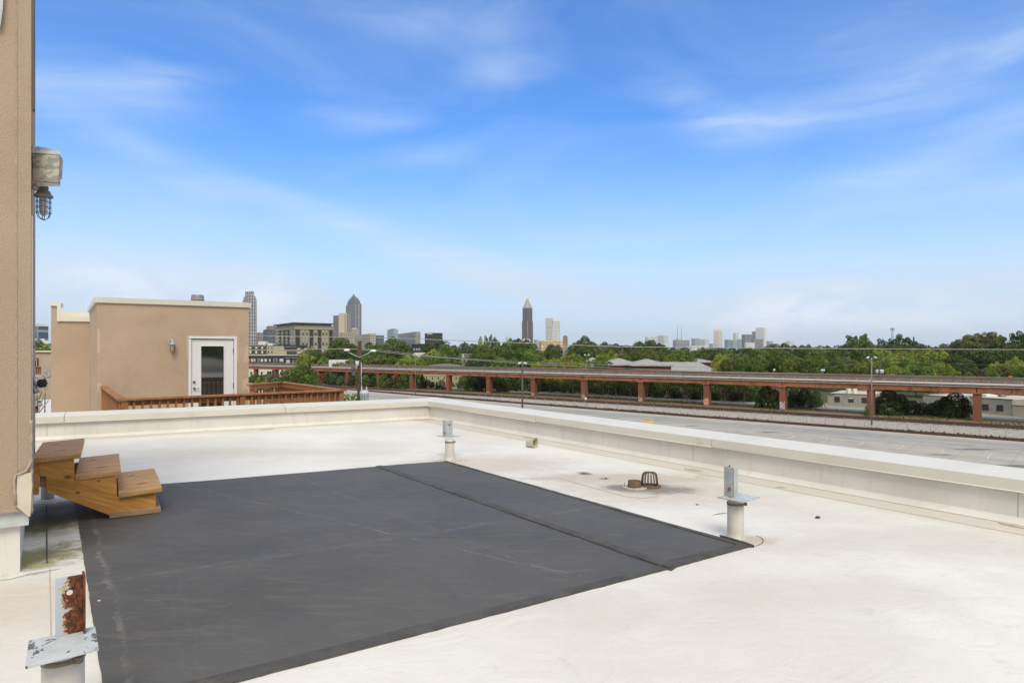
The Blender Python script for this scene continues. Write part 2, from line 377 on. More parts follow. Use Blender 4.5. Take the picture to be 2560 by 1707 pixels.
# cant strips at the foot
for (a, b, n) in ((A, B, -N1), (D_, A, -N2)):
    par.add([a+Vector((0,0,.055)), b+Vector((0,0,.055)), b+n*.045+Vector((0,0,.003)), a+n*.045+Vector((0,0,.003))], [(0,1,2,3)])
parp = par.build('parapet', M_PAR, roofb)
def coping(a, b, nrm, gap=.004):
    """metal cap: inner face drops, top slopes up outwards"""
    d = (b-a).normalized(); a = a + d*gap; b = b - d*gap; mb = MB()
    prof = [(-.045,.262),(-.045,.357),(.29,.400),(.29,.30),(.28,.30),(.28,.385),(-.035,.344),(-.035,.262)]
    n = len(prof); vs = []
    for p in (a, b): vs += [(p + nrm*x + Vector((0,0,z-ROOF*0))) for x, z in prof]
    vs = [Vector((v.x, v.y, v.z)) for v in vs]
    fs = [tuple(range(n)), tuple(range(n, 2*n))[::-1]] + [(i, i+n, (i+1) % n+n, (i+1) % n) for i in range(n)]
    mb.add(vs, fs)
    # drip hem
    a2 = a - nrm*.047 + Vector((0,0,.262)); b2 = b - nrm*.047 + Vector((0,0,.262))
    mb.tube([a2, b2], .006, 6)
    return mb
def on_line(px, py, base, dr): # parameter along a parapet line
    p = vp(px, py, base, dr); return Vector((p.x, p.y, ROOF))
j0 = on_line(1088, 1010, cor, D1); j1 = on_line(1344.6, 1050, cor, D1); j2 = on_line(1785, 1100, cor, D1)
L = (j2-j1).length
segsR = [A + D1*.0, j0, j1, j2, j2 - D1*L, B]
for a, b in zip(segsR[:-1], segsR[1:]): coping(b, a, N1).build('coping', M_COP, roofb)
k1 = on_line(712, 1020, cor, D2); k2 = on_line(161, 1045, cor, D2)
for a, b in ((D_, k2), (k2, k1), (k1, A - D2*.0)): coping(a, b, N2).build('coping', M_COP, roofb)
# corner cap filling the outer corner
mb = MB(); q = [A, A+N1*.29, A+N1*.31+N2*.31, A+N2*.29]
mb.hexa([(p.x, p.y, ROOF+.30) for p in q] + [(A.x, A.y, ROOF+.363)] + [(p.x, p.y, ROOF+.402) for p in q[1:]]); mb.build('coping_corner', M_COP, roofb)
# lap lines: long thin welded edges on the roof sheet
def strip(mb, pts, w, z, wob=0.0):
    pts = [Vector(p) for p in pts]
    for a, b in zip(pts[:-1], pts[1:]):
        d = (b-a); d.z = 0; d.normalize(); n = Vector((-d.y, d.x, 0))*w/2
        mb.add([Vector((p.x, p.y, z)) for p in (a-n, b-n, b+n, a+n)], [(0,1,2,3)])
    return mb
lap = MB()
strip(lap, [cor - N1*.34, cor - N1*.34 - D1*22], .010, ROOF+.002)
strip(lap, [cor - N2*.30, cor - N2*.30 - D2*14], .006, ROOF+.002)
strip(lap, [rp(1100,1195), rp(1400,1196), rp(1500,1224), rp(1560,1240), rp(1606,1246), rp(1650,1240), rp(1700,1228)], .008, ROOF+.003)
strip(lap, [rp(124,1418), rp(128,1600), rp(133,1900)], .004, ROOF+.003)
lap.build('lap_seam', M_TAUPE, roofb)
dk = MB()
strip(dk, [rp(116,1262), rp(117,1330), rp(117.5,1408)], .009, ROOF+.004)
dk.build('open_seam', M_DARKLINE, roofb); dk = MB()
strip(dk, [rp(0,1452), rp(30,1447), rp(70,1436), rp(110,1430), rp(150,1422)], .006, ROOF+.004)
dk.build('open_seam', M_DARKLINE, roofb); dk = MB()
arc = [rp(1870+38*math.cos(a), 1352+15*math.sin(a)) for a in [R(x) for x in range(-60, 115, 12)]]
strip(dk, arc, .006, ROOF+.004)
arc = [rp(1640+34*math.cos(a), 1219+12*math.sin(a)) for a in [R(x) for x in range(-50, 60, 12)]]
dk.build('open_seam', M_DARKLINE, roofb)
for px, pl, dr, nn in ((1318,cor,D1,N1),(1733,cor,D1,N1),(2545,cor,D1,N1),(118,cor,D2,N2),(1063,cor,D2,N2)):
    p = vp(px, 1060, pl, dr, 0); p = Vector((p.x, p.y, 0)) - nn*.003
    d = dr*.0025; vs_ = MB(); vs_.add([Vector((q.x, q.y, z)) for q, z in ((p-d, ROOF+.03), (p+d, ROOF+.03), (p+d, ROOF+.262), (p-d, ROOF+.262))], [(0,1,2,3)]); vs_.build('parapet_seam', M_TAUPE, roofb)
M_PATCH = simple('joint_patch', (.47,.40,.31), rough=.8, var=.15, scale=8)
def joint_patch(px, py, a, b, z=ROOF+.005):
    c = rp(px, py); mb = MB(); n = 16
    pts = [c + D1*(-a*math.cos(t)) + D2*(b*math.sin(t)) for t in [2*math.pi*i/n for i in range(n)]]
    mb.add([(p.x, p.y, ROOF+.002) for p in pts] + [(p.x, p.y, ROOF+.006) for p in pts], [tuple(range(n, 2*n))] + [(i, (i+1) % n, (i+1) % n+n, i+n) for i in range(n)])
    mb.build('joint_patch', M_PATCH, roofb)
joint_patch(1733, 1175, .12, .05); joint_patch(667, 1074, .05, .12); joint_patch(2543, 1314, .12, .06); joint_patch(1320, 1094, .10,.05); joint_patch(140, 1096, .05, .13)
# white repair ridges on the membrane (rumpled welded strips)
M_RID = M_ROOF
def ridge(pts, r):
    rg = MB(); P_ = [rp(*p) for p in pts]; vs = []
    for i, p in enumerate(P_):
        d = (P_[min(i+1, len(P_)-1)]-P_[max(i-1, 0)]).normalized(); n = Vector((-d.y, d.x, 0))
        for s, h in ((-1,0.001),(-.5,.7),(0,1),(.5,.7),(1,.001)): vs.append(p + n*s*r*6 + Vector((0,0,r*h*.55)))
    rg.add(vs, [(i*5+k, (i+1)*5+k, (i+1)*5+k+1, i*5+k+1) for i in range(len(P_)-1) for k in range(4)], None, True)
    rg.build('repair_ridge', M_RID, roofb)
ridge([(1150,1152),(1240,1155),(1330,1162),(1400,1175),(1460,1183)], .014)
ridge([(1662,1238),(1700,1250),(1745,1266),(1800,1285)], .016)
ridge([(1560,1300),(1700,1320),(1800,1345)], .008); ridge([(1937,1212),(1950,1219)], .012)

# ================================================================= rubber mat
def rubber_mat():
    m, t, b = newmat('black_rubber'); g = t.nodes.new('ShaderNodeNewGeometry'); P = g.outputs['Position']
    n = noise(t, P, .9, 7, .6, .5); c = mixc(t, maprange(t, n.outputs['Fac'], .3, .7), (.080,.076,.073), (.106,.101,.097))
    n1 = noise(t, mapping(t, P, rot=(0,0,R(-31)), scale=(1,5,1)), 3.2, 9, .7, .5); c = mixc(t, maprange(t, n1.outputs['Fac'], .48, .68, 0, .6), c, (.135,.131,.128))
    n2 = noise(t, mapping(t, P, rot=(0,0,R(-31)), scale=(2,7,1)), 11, 7, .75, .4); c = mixc(t, maprange(t, n2.outputs['Fac'], .54, .68, 0, .4), c, (.165,.158,.15))
    n3 = noise(t, P, 45, 3, .7); c = mixc(t, maprange(t, n3.outputs['Fac'], .70, .78, 0, .5), c, (.28,.25,.21))
    def streak(c, a, bq, w, st, col):
        d = (bq-a).normalized(); nrm = (-d.y, d.x, 0); v = vmath(t, 'SUBTRACT', P, tuple(a))
        nn = noise(t, P, 3.5, 6, .7); nb = noise(t, P, 7, 7, .75)
        dd = math_n(t, 'ADD', vmath(t, 'DOT_PRODUCT', v, nrm), math_n(t, 'MULTIPLY', math_n(t, 'SUBTRACT', nn.outputs['Fac'], .5), .16))
        f = maprange(t, math_n(t, 'ABSOLUTE', dd), w, w*.25, 0, st)
        f = math_n(t, 'MULTIPLY', f, maprange(t, nb.outputs['Fac'], .40, .62)); return mixc(t, f, c, col)
    c = streak(c, rp(238,1317), rp(329,1691), .022, .40, (.26,.25,.235))
    c = streak(c, rp(455,1476), rp(509,1679), .014, .18, (.17,.165,.16))
    c = streak(c, rp(395,1340), rp(440,1560), .010, .12, (.17,.165,.16))
    c = streak(c, rp(300,1450), rp(760,1380), .035, .25, (.22,.20,.18))
    c = streak(c, rp(1000,1290), rp(1300,1400), .02, .25, (.22,.20,.18))
    c = streak(c, rp(1290,1405), rp(1400,1430), .01, .6, (.22,.22,.22))
    LK(t, c, b.inputs['Base Color']); b.inputs['Specular IOR Level'].default_value = .22
    LK(t, maprange(t, n1.outputs['Fac'], .3, .7, .5, .75), b.inputs['Roughness'])
    w1 = noise(t, P, 4, 7, .6, 1.0); w2 = noise(t, P, 90, 3, .6)
    h = math_n(t, 'ADD', w1.outputs['Fac'], math_n(t, 'MULTIPLY', w2.outputs['Fac'], .12))
    bm = t.nodes.new('ShaderNodeBump'); bm.inputs['Strength'].default_value = .3; bm.inputs['Distance'].default_value = .012
    LK(t, h, bm.inputs['Height']); LK(t, bm.outputs[0], b.inputs['Normal']); return m
M_RUB = rubber_mat()
M_RUB2 = simple('rubber_hem', (.082,.078,.075), rough=.7, spec=.2, var=.2, scale=6, bump=.3, bscale=20, dirt=(.11,.105,.095), dirtf=(.56,.7), dscale=5)
FL = rp(184, 1229.5); NL = rp(268, 1791); FR = rp(1115, 1154.5); NR = rp(1872, 1368)
S0 = rp(938, 1167.5); S1 = rp(1668, 1424)
matr = empty('rubber_mat', (FL+NR)/2, 'large dark grey rubber sheet laid over the white roof membrane', 'mat')
def wavy(amp, f=2.2, ph=0.0): return lambda x, y: amp*(1.2+math.sin(x*f+ph+math.sin(y*1.7)) + .6*math.sin(y*f*1.7+x*.9)) 
mb = MB(); patch(mb, FL, NL, S1, S0, 60, 60, lambda x, y: .007+.0012*math.sin(x*5+y*3)+.001*math.sin(y*7), .002); mb.build('rubber_sheet', M_RUB, matr)
mb = MB(); patch(mb, S0, S1, NR, FR, 60, 20, lambda x, y: .012+.0014*math.sin(x*6+y*2)+.001*math.sin(y*9), .008); mb.build('rubber_sheet', M_RUB, matr)
sd_ = (S1-S0).normalized(); sn = Vector((sd_.y, -sd_.x, 0))*-1
mb = MB(); patch(mb, S0, S1 + sd_*.03, S1 + sd_*.01 + sn*.075, S0 + sn*.075, 50, 2, lambda x, y: .0150+.001*math.sin(x*8), .004); mb.build('seam_strip', M_RUB2, matr)
mb = MB()
def hem(a, b, inner, w, z, wob):
    n = Vector((-(b-a).y, (b-a).x, 0)).normalized(); n = n if n.dot(inner-a) > 0 else -n
    patch(mb, a, b, b+n*w, a+n*w*.6, 50, 2, lambda x, y: z+.0012*math.sin(x*9), wob)
hem(NR, S1, FL, .10, .016, .003); hem(S1-sd_*0, NL, FL, .10, .011, .004); hem(FR, NR - (NR-FR).normalized()*.0, FL, .05, .017, .004)
tp = rp(1886, 1368.5); patch(mb, NR, tp, rp(1850,1357), rp(1800,1343), 6, 3, lambda x, y: .021, .004)
mb.build('hem', M_RUB2, matr)
# flap end of the seam
mb = MB(); patch(mb, rp(1655,1421), rp(1676,1426), rp(1682,1420), rp(1672,1414), 4, 3, lambda x, y: .024, .003); mb.build('sheet_flap', M_RUB2, matr)

# ================================================================= wooden steps
def wood_mat(name, a, b_, scale=14, gdir=0.0, grime=.5, rough=.65, ringscale=(1,1,1), tilt=0.0, knots=(), axis='Y'):
    """long grain along local x: noise stretched along the board, plus rings, grime and knots"""
    m, t, b = newmat(name); tcn = t.nodes.new('ShaderNodeTexCoord')
    v = mapping(t, tcn.outputs['Object'], rot=(0, tilt, gdir)); v = mapping(t, v, scale=ringscale)
    g1 = noise(t, mapping(t, v, scale=(1.2,28,28)), 2.2, 5, .6, .35); g2 = noise(t, mapping(t, v, scale=(.8,7,7)), 2.0, 4, .6, .8)
    c = mixc(t, maprange(t, g1.outputs['Fac'], .35, .65), a, b_); c = mixc(t, maprange(t, g2.outputs['Fac'], .42, .68, 0, .55), c, tuple(x*.62 for x in a))
    n = noise(t, v, 3.2, 8, .7, .5); c = mixc(t, maprange(t, n.outputs['Fac'], .50, .72, 0, grime), c, (.10,.075,.055))
    for (kx, ky, kz, kr) in knots:
        l = vmath(t, 'LENGTH', mapping(t, vmath(t, 'SUBTRACT', tcn.outputs['Object'], (kx, ky, kz)), rot=(0, tilt, 0), scale=(.6/kr, 0 if axis == 'Y' else 1/kr, 1/kr if axis == 'Y' else 0)))
        c = mixc(t, maprange(t, l, 1.0, .3, 0, .85), c, (.13,.05,.018))
    LK(t, c, b.inputs['Base Color']); b.inputs['Roughness'].default_value = rough; b.inputs['Specular IOR Level'].default_value = .18
    bm = t.nodes.new('ShaderNodeBump'); bm.inputs['Strength'].default_value = .3; bm.inputs['Distance'].default_value = .003
    LK(t, g1.outputs['Fac'], bm.inputs['Height']); LK(t, bm.outputs[0], b.inputs['Normal']); return m
M_TREAD = wood_mat('tread_wood', (.54,.285,.115), (.66,.41,.20), grime=.5, rough=.6, knots=((-.14,.28,0,.035),(-.2,.75,0,.03)), axis='Z')
M_STRG = wood_mat('stringer_wood', (.52,.235,.058), (.66,.34,.105), grime=.2, rough=.6, tilt=R(-24), knots=((-.045,0,.03,.022),(.02,0,-.10,.014),(.34,0,-.14,.022),(.30,0,-.02,.012),(.16,0,-.02,.010)))
M_RAW = simple('raw_board', (.36,.23,.14), rough=.8, var=.25, scale=14, stretch=(.3,1,1))
U = unit(.845, .535); Wd = unit(-.59, .807)
t3 = Vector((-3.362*K, 6.148*K, 0)); t2 = Vector((-3.66*K, 5.99*K, 0)); t1 = Vector((-3.911*K, 5.80*K, 0))
steps = empty('wooden_steps', (t2.x, t2.y, ROOF), 'three brown wooden steps on orange cut stringers against the tan wall', 'steps')
ang_u = math.atan2(U.y, U.x)
def oriented(name, m, parent, size, corner, rz, tilt, bevel=.004, label=None):
    """box built in its own axes: x along U, y along depth, origin at its near right top edge"""
    mb = MB(); l, w, h = size; mb.hexa([(-l,0,-h),(0,0,-h),(0,w,-h),(-l,w,-h),(-l,0,0),(0,0,0),(0,w,0),(-l,w,0)])
    o = mb.build(name, m, None, origin=(0,0,0), bevel=bevel, label=label); o.parent = parent
    o.location = Vector(corner) - wl(parent); o.rotation_euler = (0, tilt, rz); WL[o.name] = Vector(corner); return o
for p, z in ((t1, .91), (t2, 1.10), (t3, 1.29)):
    oriented('tread', M_TREAD, steps, (.357*K, 1.18*K, .048*K), (p.x, p.y, CZ-z*K), ang_u, R(-2.6))
SP = t3 + Wd*.03
def stringer(off):
    pts = [(95.9,1153),(184.9,1142),(186.7,1200.4),(290.9,1186),(293,1242),(388,1228),(390.8,1271.8),(282.7,1291),(116.3,1229),(114.3,1190),(98,1191)]
    f = [vp(x, y, SP, U) + Wd*off for x, y in pts]; n = len(f); b_ = [p + Wd*.036 for p in f]
    mb = MB(); mb.add(f + b_, [tuple(range(n))[::-1], tuple(range(n, 2*n))] + [(i, (i+1) % n, (i+1) % n+n, i+n) for i in range(n)])
    org = f[2]; rot = Matrix.Rotation(-ang_u, 3, 'Z'); mb.v = [tuple(rot @ (Vector(v)-org)) for v in mb.v]
    o = mb.build('stringer', M_STRG, None, origin=(0,0,0), bevel=.003); o.parent = steps; o.location = org - wl(steps); o.rotation_euler = (0,0,ang_u)
for off in (0, .47, .94): stringer(off)
fa = vp(273.5, 1306.5, SP, U, -.01); fb = vp(402, 1284, SP, U, -.01)
fa.z = ROOF+.012; mb = MB(); mb.obox(fa, fb, .98, ROOF+.010, ROOF+.052); mb.build('foot_board', M_RAW, steps, bevel=.003)
# hanger board at the wall, cross beam and pale pipe under the landing
a = vp(79.5, 1160, SP, U); b = vp(97, 1158, SP, U)
mb = MB(); mb.obox(a, b, .04, vp(90,1237,SP,U).z, vp(90,1157,SP,U).z); mb.build('hanger_board', M_STRG, steps, bevel=.003)
a = vp(98.5, 1200, SP, U) + Wd*.05; b = a + Wd*.85
mb = MB(); mb.obox(b, a, .07, vp(98,1221,SP,U).z, vp(98,1193,SP,U).z); mb.build('cross_beam', M_TREAD, steps, bevel=.003)
M_PIPE = simple('painted_pipe', (.56,.53,.49), rough=.5, var=.12, scale=3, stretch=(1,1,.3), dirt=(.33,.29,.24), dirtf=(.55,.75), dscale=5)
pb = rp(119, 1246); mb = MB(); mb.tube([pb, pb + Vector((0,0,.30))], .052, 20); o = mb.build('support_pipe', M_PIPE, None, origin=pb)
tag(o, 'short pale pipe stub standing under the top wooden step', 'pipe')

# ================================================================= stucco wall at the left
Kc = Vector((-.7515*4.5*K, 4.5*K, 0)); US = U; WS = Wd
pw = empty('stucco_wall', (Kc.x-1, Kc.y-.6, ROOF), 'tall tan stucco wall at the left edge with peeling cream corner flashing', 'wall')
zb = ROOF + .385
mb = MB(); q = [Kc - US*4, Kc, Kc + WS*2.4, Kc + WS*2.4 - US*4]
mb.prism([(p.x, p.y) for p in q], zb, ROOF+4.2); wallo = mb.build('wall', M_STUC, pw)
mb = MB(); q2 = [Kc - US*4 + WS*.03, Kc - US*.012 + WS*.03, Kc - US*.012 + WS*2.4, Kc + WS*2.4 - US*4]
mb.prism([(p.x, p.y) for p in q2], ROOF+.29, zb-.001); mb.build('flashing', M_GALV, pw)
Kb = rp(50, 1428); mb = MB(); q3 = [Kb - US*4, Kb, Kb + WS*2.2, Kb + WS*2.2 - US*4]
mb.prism([(p.x, p.y) for p in q3], ROOF, ROOF+.289); mb.build('curb', M_PAR, pw)
mb = MB()   # raised corner bead and a control line
mb.obox(Kc - US*.075 - WS*.004, Kc - US*.069 - WS*.004, .006, zb+.1, ROOF+4.2)
mb.build('control_joint', M_SEAL, pw)
mb = MB()   # cream peeling flashing piece at the foot of the corner
f = [vp(x, y, Kc, US, -.012) for x, y in ((43,1187),(78.5,1180),(80,1215),(76,1290),(71,1289),(40,1264))]
g = [p - WS*.006 for p in f]; n = len(f)
mb.add(g + f, [tuple(range(n))[::-1]] + [(i, i+n, (i+1) % n+n, (i+1) % n) for i in range(n)]); mb.build('corner_flashing', M_CREAM, pw)
mb = MB(); rr = random.Random(3)
pts = [vp(x, y, Kc, US, -.02) for x, y in ((40,1262),(37,1230),(36,1200),(40,1186),(52,1183),(66,1177),(74,1165),(77,1150))]
mb.tube([p + Vector((rr.uniform(-.003,.003),0,0)) for p in pts], .008, 6)
pts = [vp(78.5+rr.uniform(-1.2,1.4), y, Kc, US, -.004) for y in range(1050, 1290, 9)]
mb.tube(pts, [rr.uniform(.004,.011) for _ in pts], 6)
mb.build('cracked_sealant', M_SEAL, pw)
mb = MB(); c0 = vp(79.3, 540, Kc, US, .02); c1 = vp(79.3, 1100, Kc, US, .02); mb.tube([c0, c1], .0055, 8); mb.build('edge_bead', simple('white_bead', (.72,.70,.67), rough=.5, var=.05), pw)
mb = MB(); mb.obox(vp(80.5,100,Kc,US,.01), vp(86,100,Kc,US,.01), .05, vp(80,272,Kc,US).z, ROOF+4.2); mb.build('corner_trim', simple('dark_trim', (.10,.085,.075), rough=.6), pw)
mb = MB(); f = [vp(x, y, Kc, US, -.03) for x, y in ((-60,-40),(9,-40),(7,20),(1,66),(-60,66))]; g = [p + WS*.029 for p in f]; n = 5
mb.add(f+g, [tuple(range(n))] + [(i, i+n, (i+1) % n+n, (i+1) % n) for i in range(n)]); mb.build('window_trim', M_GALV, pw)
# door in the side wall (the steps lead up to it)
mb = MB(); dA = Kc + WS*1.35; dB = Kc + WS*2.25
mb.obox(dB + US*.001, dA + US*.001, -.03*-1, ROOF+.55, ROOF+2.6, off=-.031); 
mb.build('door', simple('side_door_white', (.72,.72,.74), rough=.4), pw)

# weathered box on the wall and jar lamp under it
M_BOX = None
def box_mat():
    m, t, b = newmat('peeling_paint'); tcn = t.nodes.new('ShaderNodeTexCoord'); v = mapping(t, tcn.outputs['Object'], scale=(1,1,2.0))
    n = noise(t, v, 9, 6, .55, .4); c = mixc(t, maprange(t, n.outputs['Fac'], .485, .505), (.29,.30,.285), (.55,.49,.40))
    n2 = noise(t, v, 26, 8, .75); c = mixc(t, maprange(t, n2.outputs['Fac'], .60, .66), c, (.10,.065,.045))
    n3 = noise(t, v, 60, 5, .7); c = mixc(t, maprange(t, n3.outputs['Fac'], .3, .8, 0, .35), c, (.42,.39,.34))
    LK(t, c, b.inputs['Base Color']); b.inputs['Roughness'].default_value = .85
    bm = t.nodes.new('ShaderNodeBump'); bm.inputs['Strength'].default_value = .5; bm.inputs['Distance'].default_value = .004
    LK(t, n.outputs['Fac'], bm.inputs['Height']); LK(t, bm.outputs[0], b.inputs['Normal']); return m
M_BOX = box_mat()
Yb = 4.42*K*1.05
wb = empty('wall_box', W(100, 420, Yb), 'weathered grey and cream box with peeling paint high on the stucco wall', 'box')
f4 = [W(79,455,Yb), W(149,468,Yb), W(151,386,Yb), W(80,376,Yb)]
b4 = [W(80,452,Yb+.30), W(155,448,Yb+.16), W(158,397,Yb+.16), W(80,366,Yb+.30)]
f4 = [W(80,452,Yb), W(146,459,Yb), W(149.5,387,Yb), W(80,384,Yb)]
mb = MB(); mb.add(f4 + b4, [(0,1,2,3),(1,5,6,2),(3,2,6,7),(0,4,5,1),(5,4,7,6)]); mb.build('housing', M_BOX, wb, bevel=.004)
mb = MB(); q = [W(79.5,453,Yb-.006), W(148.5,460,Yb-.006), W(148.5,466.5,Yb-.006), W(82,466,Yb-.006)]; r_ = [W(x,y,Yb+.15) for x,y in ((81,452),(152,455),(151,463),(84,464))]
mb.add(q+r_, [(0,3,2,1),(3,7,6,2),(0,1,5,4),(1,2,6,5),(7,4,5,6)]); mb.build('rim', M_BOX, wb)
mb = MB(); q = [W(80,383,Yb-.004), W(150.5,386,Yb-.004), W(149,379,Yb+.10), W(126,374,Yb+.12), W(98,369,Yb+.13), W(84,368,Yb+.13)]; r_ = [p + Vector((0,0,.006)) for p in q]; n = 6
mb.add(q+r_, [tuple(range(n, 2*n))] + [(i, (i+1) % n, (i+1) % n+n, i+n) for i in range(n)]); mb.build('lid', M_GALV, wb)
mb = MB(); mb.obox(W(76,400,Yb+.0), W(81.5,400,Yb+.0), .12, W(0,473,Yb).z, W(0,364,Yb).z); mb.build('mounting_flange', M_BOX, wb)
def jar_lamp(name, c, s, label, tube_r=1.0, elbow=None, m_body=None):
    """c = top centre of the lamp head; total height about 0.26*s"""
    e = empty(name, c, label, 'lamp'); c = Vector(c)
    mb = MB(); mb.lathe([(0.001,0),(.030,0),(.030,-.03),(.040,-.035),(.046,-.055),(.060,-.068),(.060,-.080),(.042,-.082),(.001,-.082)], n=20)
    mb.v = [tuple(c + Vector(v)*s) for v in mb.v]; mb.build('lamp_head', m_body or M_LHEAD, e)
    mb = MB(); mb.lathe([(.026,-.08),(.028,-.15),(.026,-.19),(.018,-.212),(.001,-.22)], n=20); mb.v = [tuple(c + Vector(v)*s) for v in mb.v]
    mb.build('glass_jar', M_JAR, e)
    mb = MB()
    for k in range(6):
        a = 2*math.pi*k/6+.3; d = Vector((math.cos(a), math.sin(a), 0))
        mb.tube([c + (d*r + Vector((0,0,z)))*s for r, z in ((.046,-.078),(.046,-.14),(.046,-.195),(.036,-.228),(.012,-.246),(.002,-.248))], .0028*s, 6)
    for z in (-.115,-.155,-.195):
        mb.tube([c + Vector((.046*math.cos(t), .046*math.sin(t), z))*s for t in [2*math.pi*i/20 for i in range(21)]], .0028*s, 6, caps=False)
    mb.build('wire_guard', M_GUARD, e); return e
M_LHEAD = simple('lamp_cast_metal', (.27,.25,.22), rough=.6, var=.2, scale=20)
M_GUARD = simple('guard_wire', (.13,.125,.12), rough=.5)
mj, tj, bj = newmat('frosted_jar'); bj.inputs['Base Color'].default_value = (.62,.62,.58,1); bj.inputs['Roughness'].default_value = .25
bj.inputs['Transmission Weight'].default_value = .35; M_JAR = mj
Yl = Yb+.08
jar_lamp('caged_lamp', W(109, 466, Yl), (84/F*Yl)/.248, 'grey jar lamp in a wire cage hanging under the weathered wall box')
# hose tap on the wall, clamp above
M_ALU = simple('cast_aluminium', (.37,.39,.42), rough=.4, var=.15, scale=15, metal=.4)
M_BLK = simple('black_plastic', (.012,.012,.013), rough=.45)
Yv = 4.6*K
tp_ = empty('wall_faucet', W(84, 960, Yv), 'grey metal wall valve with a black knob at the stucco corner', 'faucet')
mb = MB(); mb.box(W(80,957,Yv), (.035,.05,.075), rz=ang_u); mb.tube([W(80,955,Yv), W(88,952,Yv), W(98,961,Yv)], [.022,.026,.020], 12); mb.tube([W(84,945,Yv), W(88,953,Yv)], .018, 10)
mb.build('valve_body', M_ALU, tp_, bevel=.004)
mb = MB(); mb.tube([W(83,960,Yv), W(87,970,Yv), W(92,982,Yv)], [.018,.016,.018], 12); mb.build('spout', M_ALU, tp_)
mb = MB(); kc = W(105, 958, Yv); 
for k in range(7):
    a = 2*math.pi*k/7; mb.box(kc + Vector((.017*math.cos(a), 0, .019*math.sin(a))), (.013,.035,.013), ry=-a)
mb.tube([kc - Vector((.0,.02,0)), kc + Vector((0,.02,0))], .018, 12); mb.tube([W(98,960,Yv), kc], .006, 8)
mb.tube([kc + Vector((0,0,.012)), W(112,948,Yv)], .008, 8)
mb.build('knob', M_BLK, tp_)
cl_ = MB(); cl_.tube([W(74,864.5,Yv), W(84,864.5,Yv), W(88.5,865,Yv)], [.0085,.0085,.005], 10)
o = cl_.build('pipe_clamp', simple('clamp_metal', (.33,.29,.25), rough=.6), None, origin=W(80,865,Yv)); tag(o, 'small tan metal stub poking out of the stucco wall corner', 'clamp')

# ================================================================= pipe supports with plates and angle brackets
M_PLATE = metalpaint('grey_plate', (.46,.49,.52), rust=.02, rscale=5, rough=.45, fl=.02, flake=(.15,.15,.15))
M_PLATER = metalpaint('peeling_plate', (.50,.53,.57), rust=.05, rscale=3.5, rough=.45, fl=.09, flake=(.13,.11,.09))
M_BRK = metalpaint('grey_bracket', (.43,.46,.48), rust=.0, rough=.5)
M_RUSTY = metalpaint('rust', (.30,.10,.035), rust=.25, rscale=20, rough=.9)
M_CLAMP = simple('clamp_band', (.17,.14,.11), rough=.6, var=.3, scale=30)
def rust_bracket_mat(edge_p, nrm):
    m, t, b = newmat('rusting_bracket'); g = t.nodes.new('ShaderNodeNewGeometry'); P = g.outputs['Position']
    d = vmath(t, 'DOT_PRODUCT', vmath(t, 'SUBTRACT', P, tuple(edge_p)), tuple(nrm))     # distance from the rusted edge
    n = noise(t, P, 16, 8, .75, .4); n2 = noise(t, P, 60, 9, .8, .6)
    q = math_n(t, 'ADD', d, math_n(t, 'MULTIPLY', math_n(t, 'SUBTRACT', n.outputs['Fac'], .5), -.13))
    rc = mixc(t, maprange(t, n2.outputs['Fac'], .40, .66), (.035,.010,.006), (.25,.075,.02))
    c = mixc(t, maprange(t, q, .062, .050), (.46,.50,.56), (.52,.38,.26)); c = mixc(t, maprange(t, q, .052, .048), c, rc)
    n3 = noise(t, P, 30, 6, .7); c = mixc(t, maprange(t, n3.outputs['Fac'], .66, .68), c, (.12,.11,.10))
    LK(t, c, b.inputs['Base Color']); b.inputs['Roughness'].default_value = .6
    bm = t.nodes.new('ShaderNodeBump'); bm.inputs['Strength'].default_value = .6; bm.inputs['Distance'].default_value = .002
    LK(t, n2.outputs['Fac'], bm.inputs['Height']); LK(t, bm.outputs[0], b.inputs['Normal']); return m
def plate_corners(pxs, zrel):
    return [rp(x, y, zrel) for x, y in pxs]
def support(label, base, r, top, plate, platez, mplate):
    e = empty('pipe_support', (base[0], base[1], ROOF), label, 'support', None); b0 = Vector((base[0], base[1], ROOF))
    mb = MB(); mb.lathe([(r*1.25,0.001),(r*1.12,.012),(r*1.02,.03),(r,.05),(r,top-.03),(r*.97,top-.028),(r*.97,top),(.001,top)], b0, 32); mb.build('pipe', M_PIPE, e)
    mb = MB(); mb.lathe([(r*.99,top-.042),(r*1.06,top-.042),(r*1.06,top-.026),(r*.99,top-.026)], b0, 32); mb.box(b0 + Vector((r*1.05,-r*.35,top-.034)), (.028,.018,.02)); mb.build('clamp', M_CLAMP, e)
    p = plate_corners(plate, platez); q = [v - Vector((0,0,.010)) for v in p]
    mb = MB(); mb.hexa(q + p); mb.build('plate', mplate, e, bevel=.0015)
    return e
# middle right
b2 = rp(1846, 1350); b2 = b2 + Vector((0, .06, 0)); px2 = [(1793.5,1241),(1856,1254),(1898.4,1241.7),(1848,1231.7)]
s2 = support('pipe support with a tall grey bracket beside the near right corner of the black mat', b2, .058, .285, px2, .300, M_PLATE)
pl = [rp(x, y, .300) for x, y in px2]
be = (pl[3]-pl[0]).normalized(); bf = (pl[1]-pl[0]).normalized(); zt = ROOF+.300
def bracket(mb, p, d, w, h, th=.006, dl=None, w2=0):
    n = Vector((-d.y, d.x, 0)); q = [p, p+d*w, p+d*w+n*th, p+n*th]
    mb.hexa([(v.x, v.y, zt) for v in q] + [(v.x, v.y, zt+h) for v in q])
    if w2:
        q = [p+d*w, p+d*w+dl*w2, p+d*w+dl*w2-d*th, p+d*w-d*th]; 
        mb.hexa([(v.x, v.y, zt) for v in q] + [(v.x, v.y, zt+h) for v in q])
a = rp(1810, 1238, .300); bq = rp(1834, 1243.5, .300); dd = (bq-a); w_ = dd.length; dd.normalize()
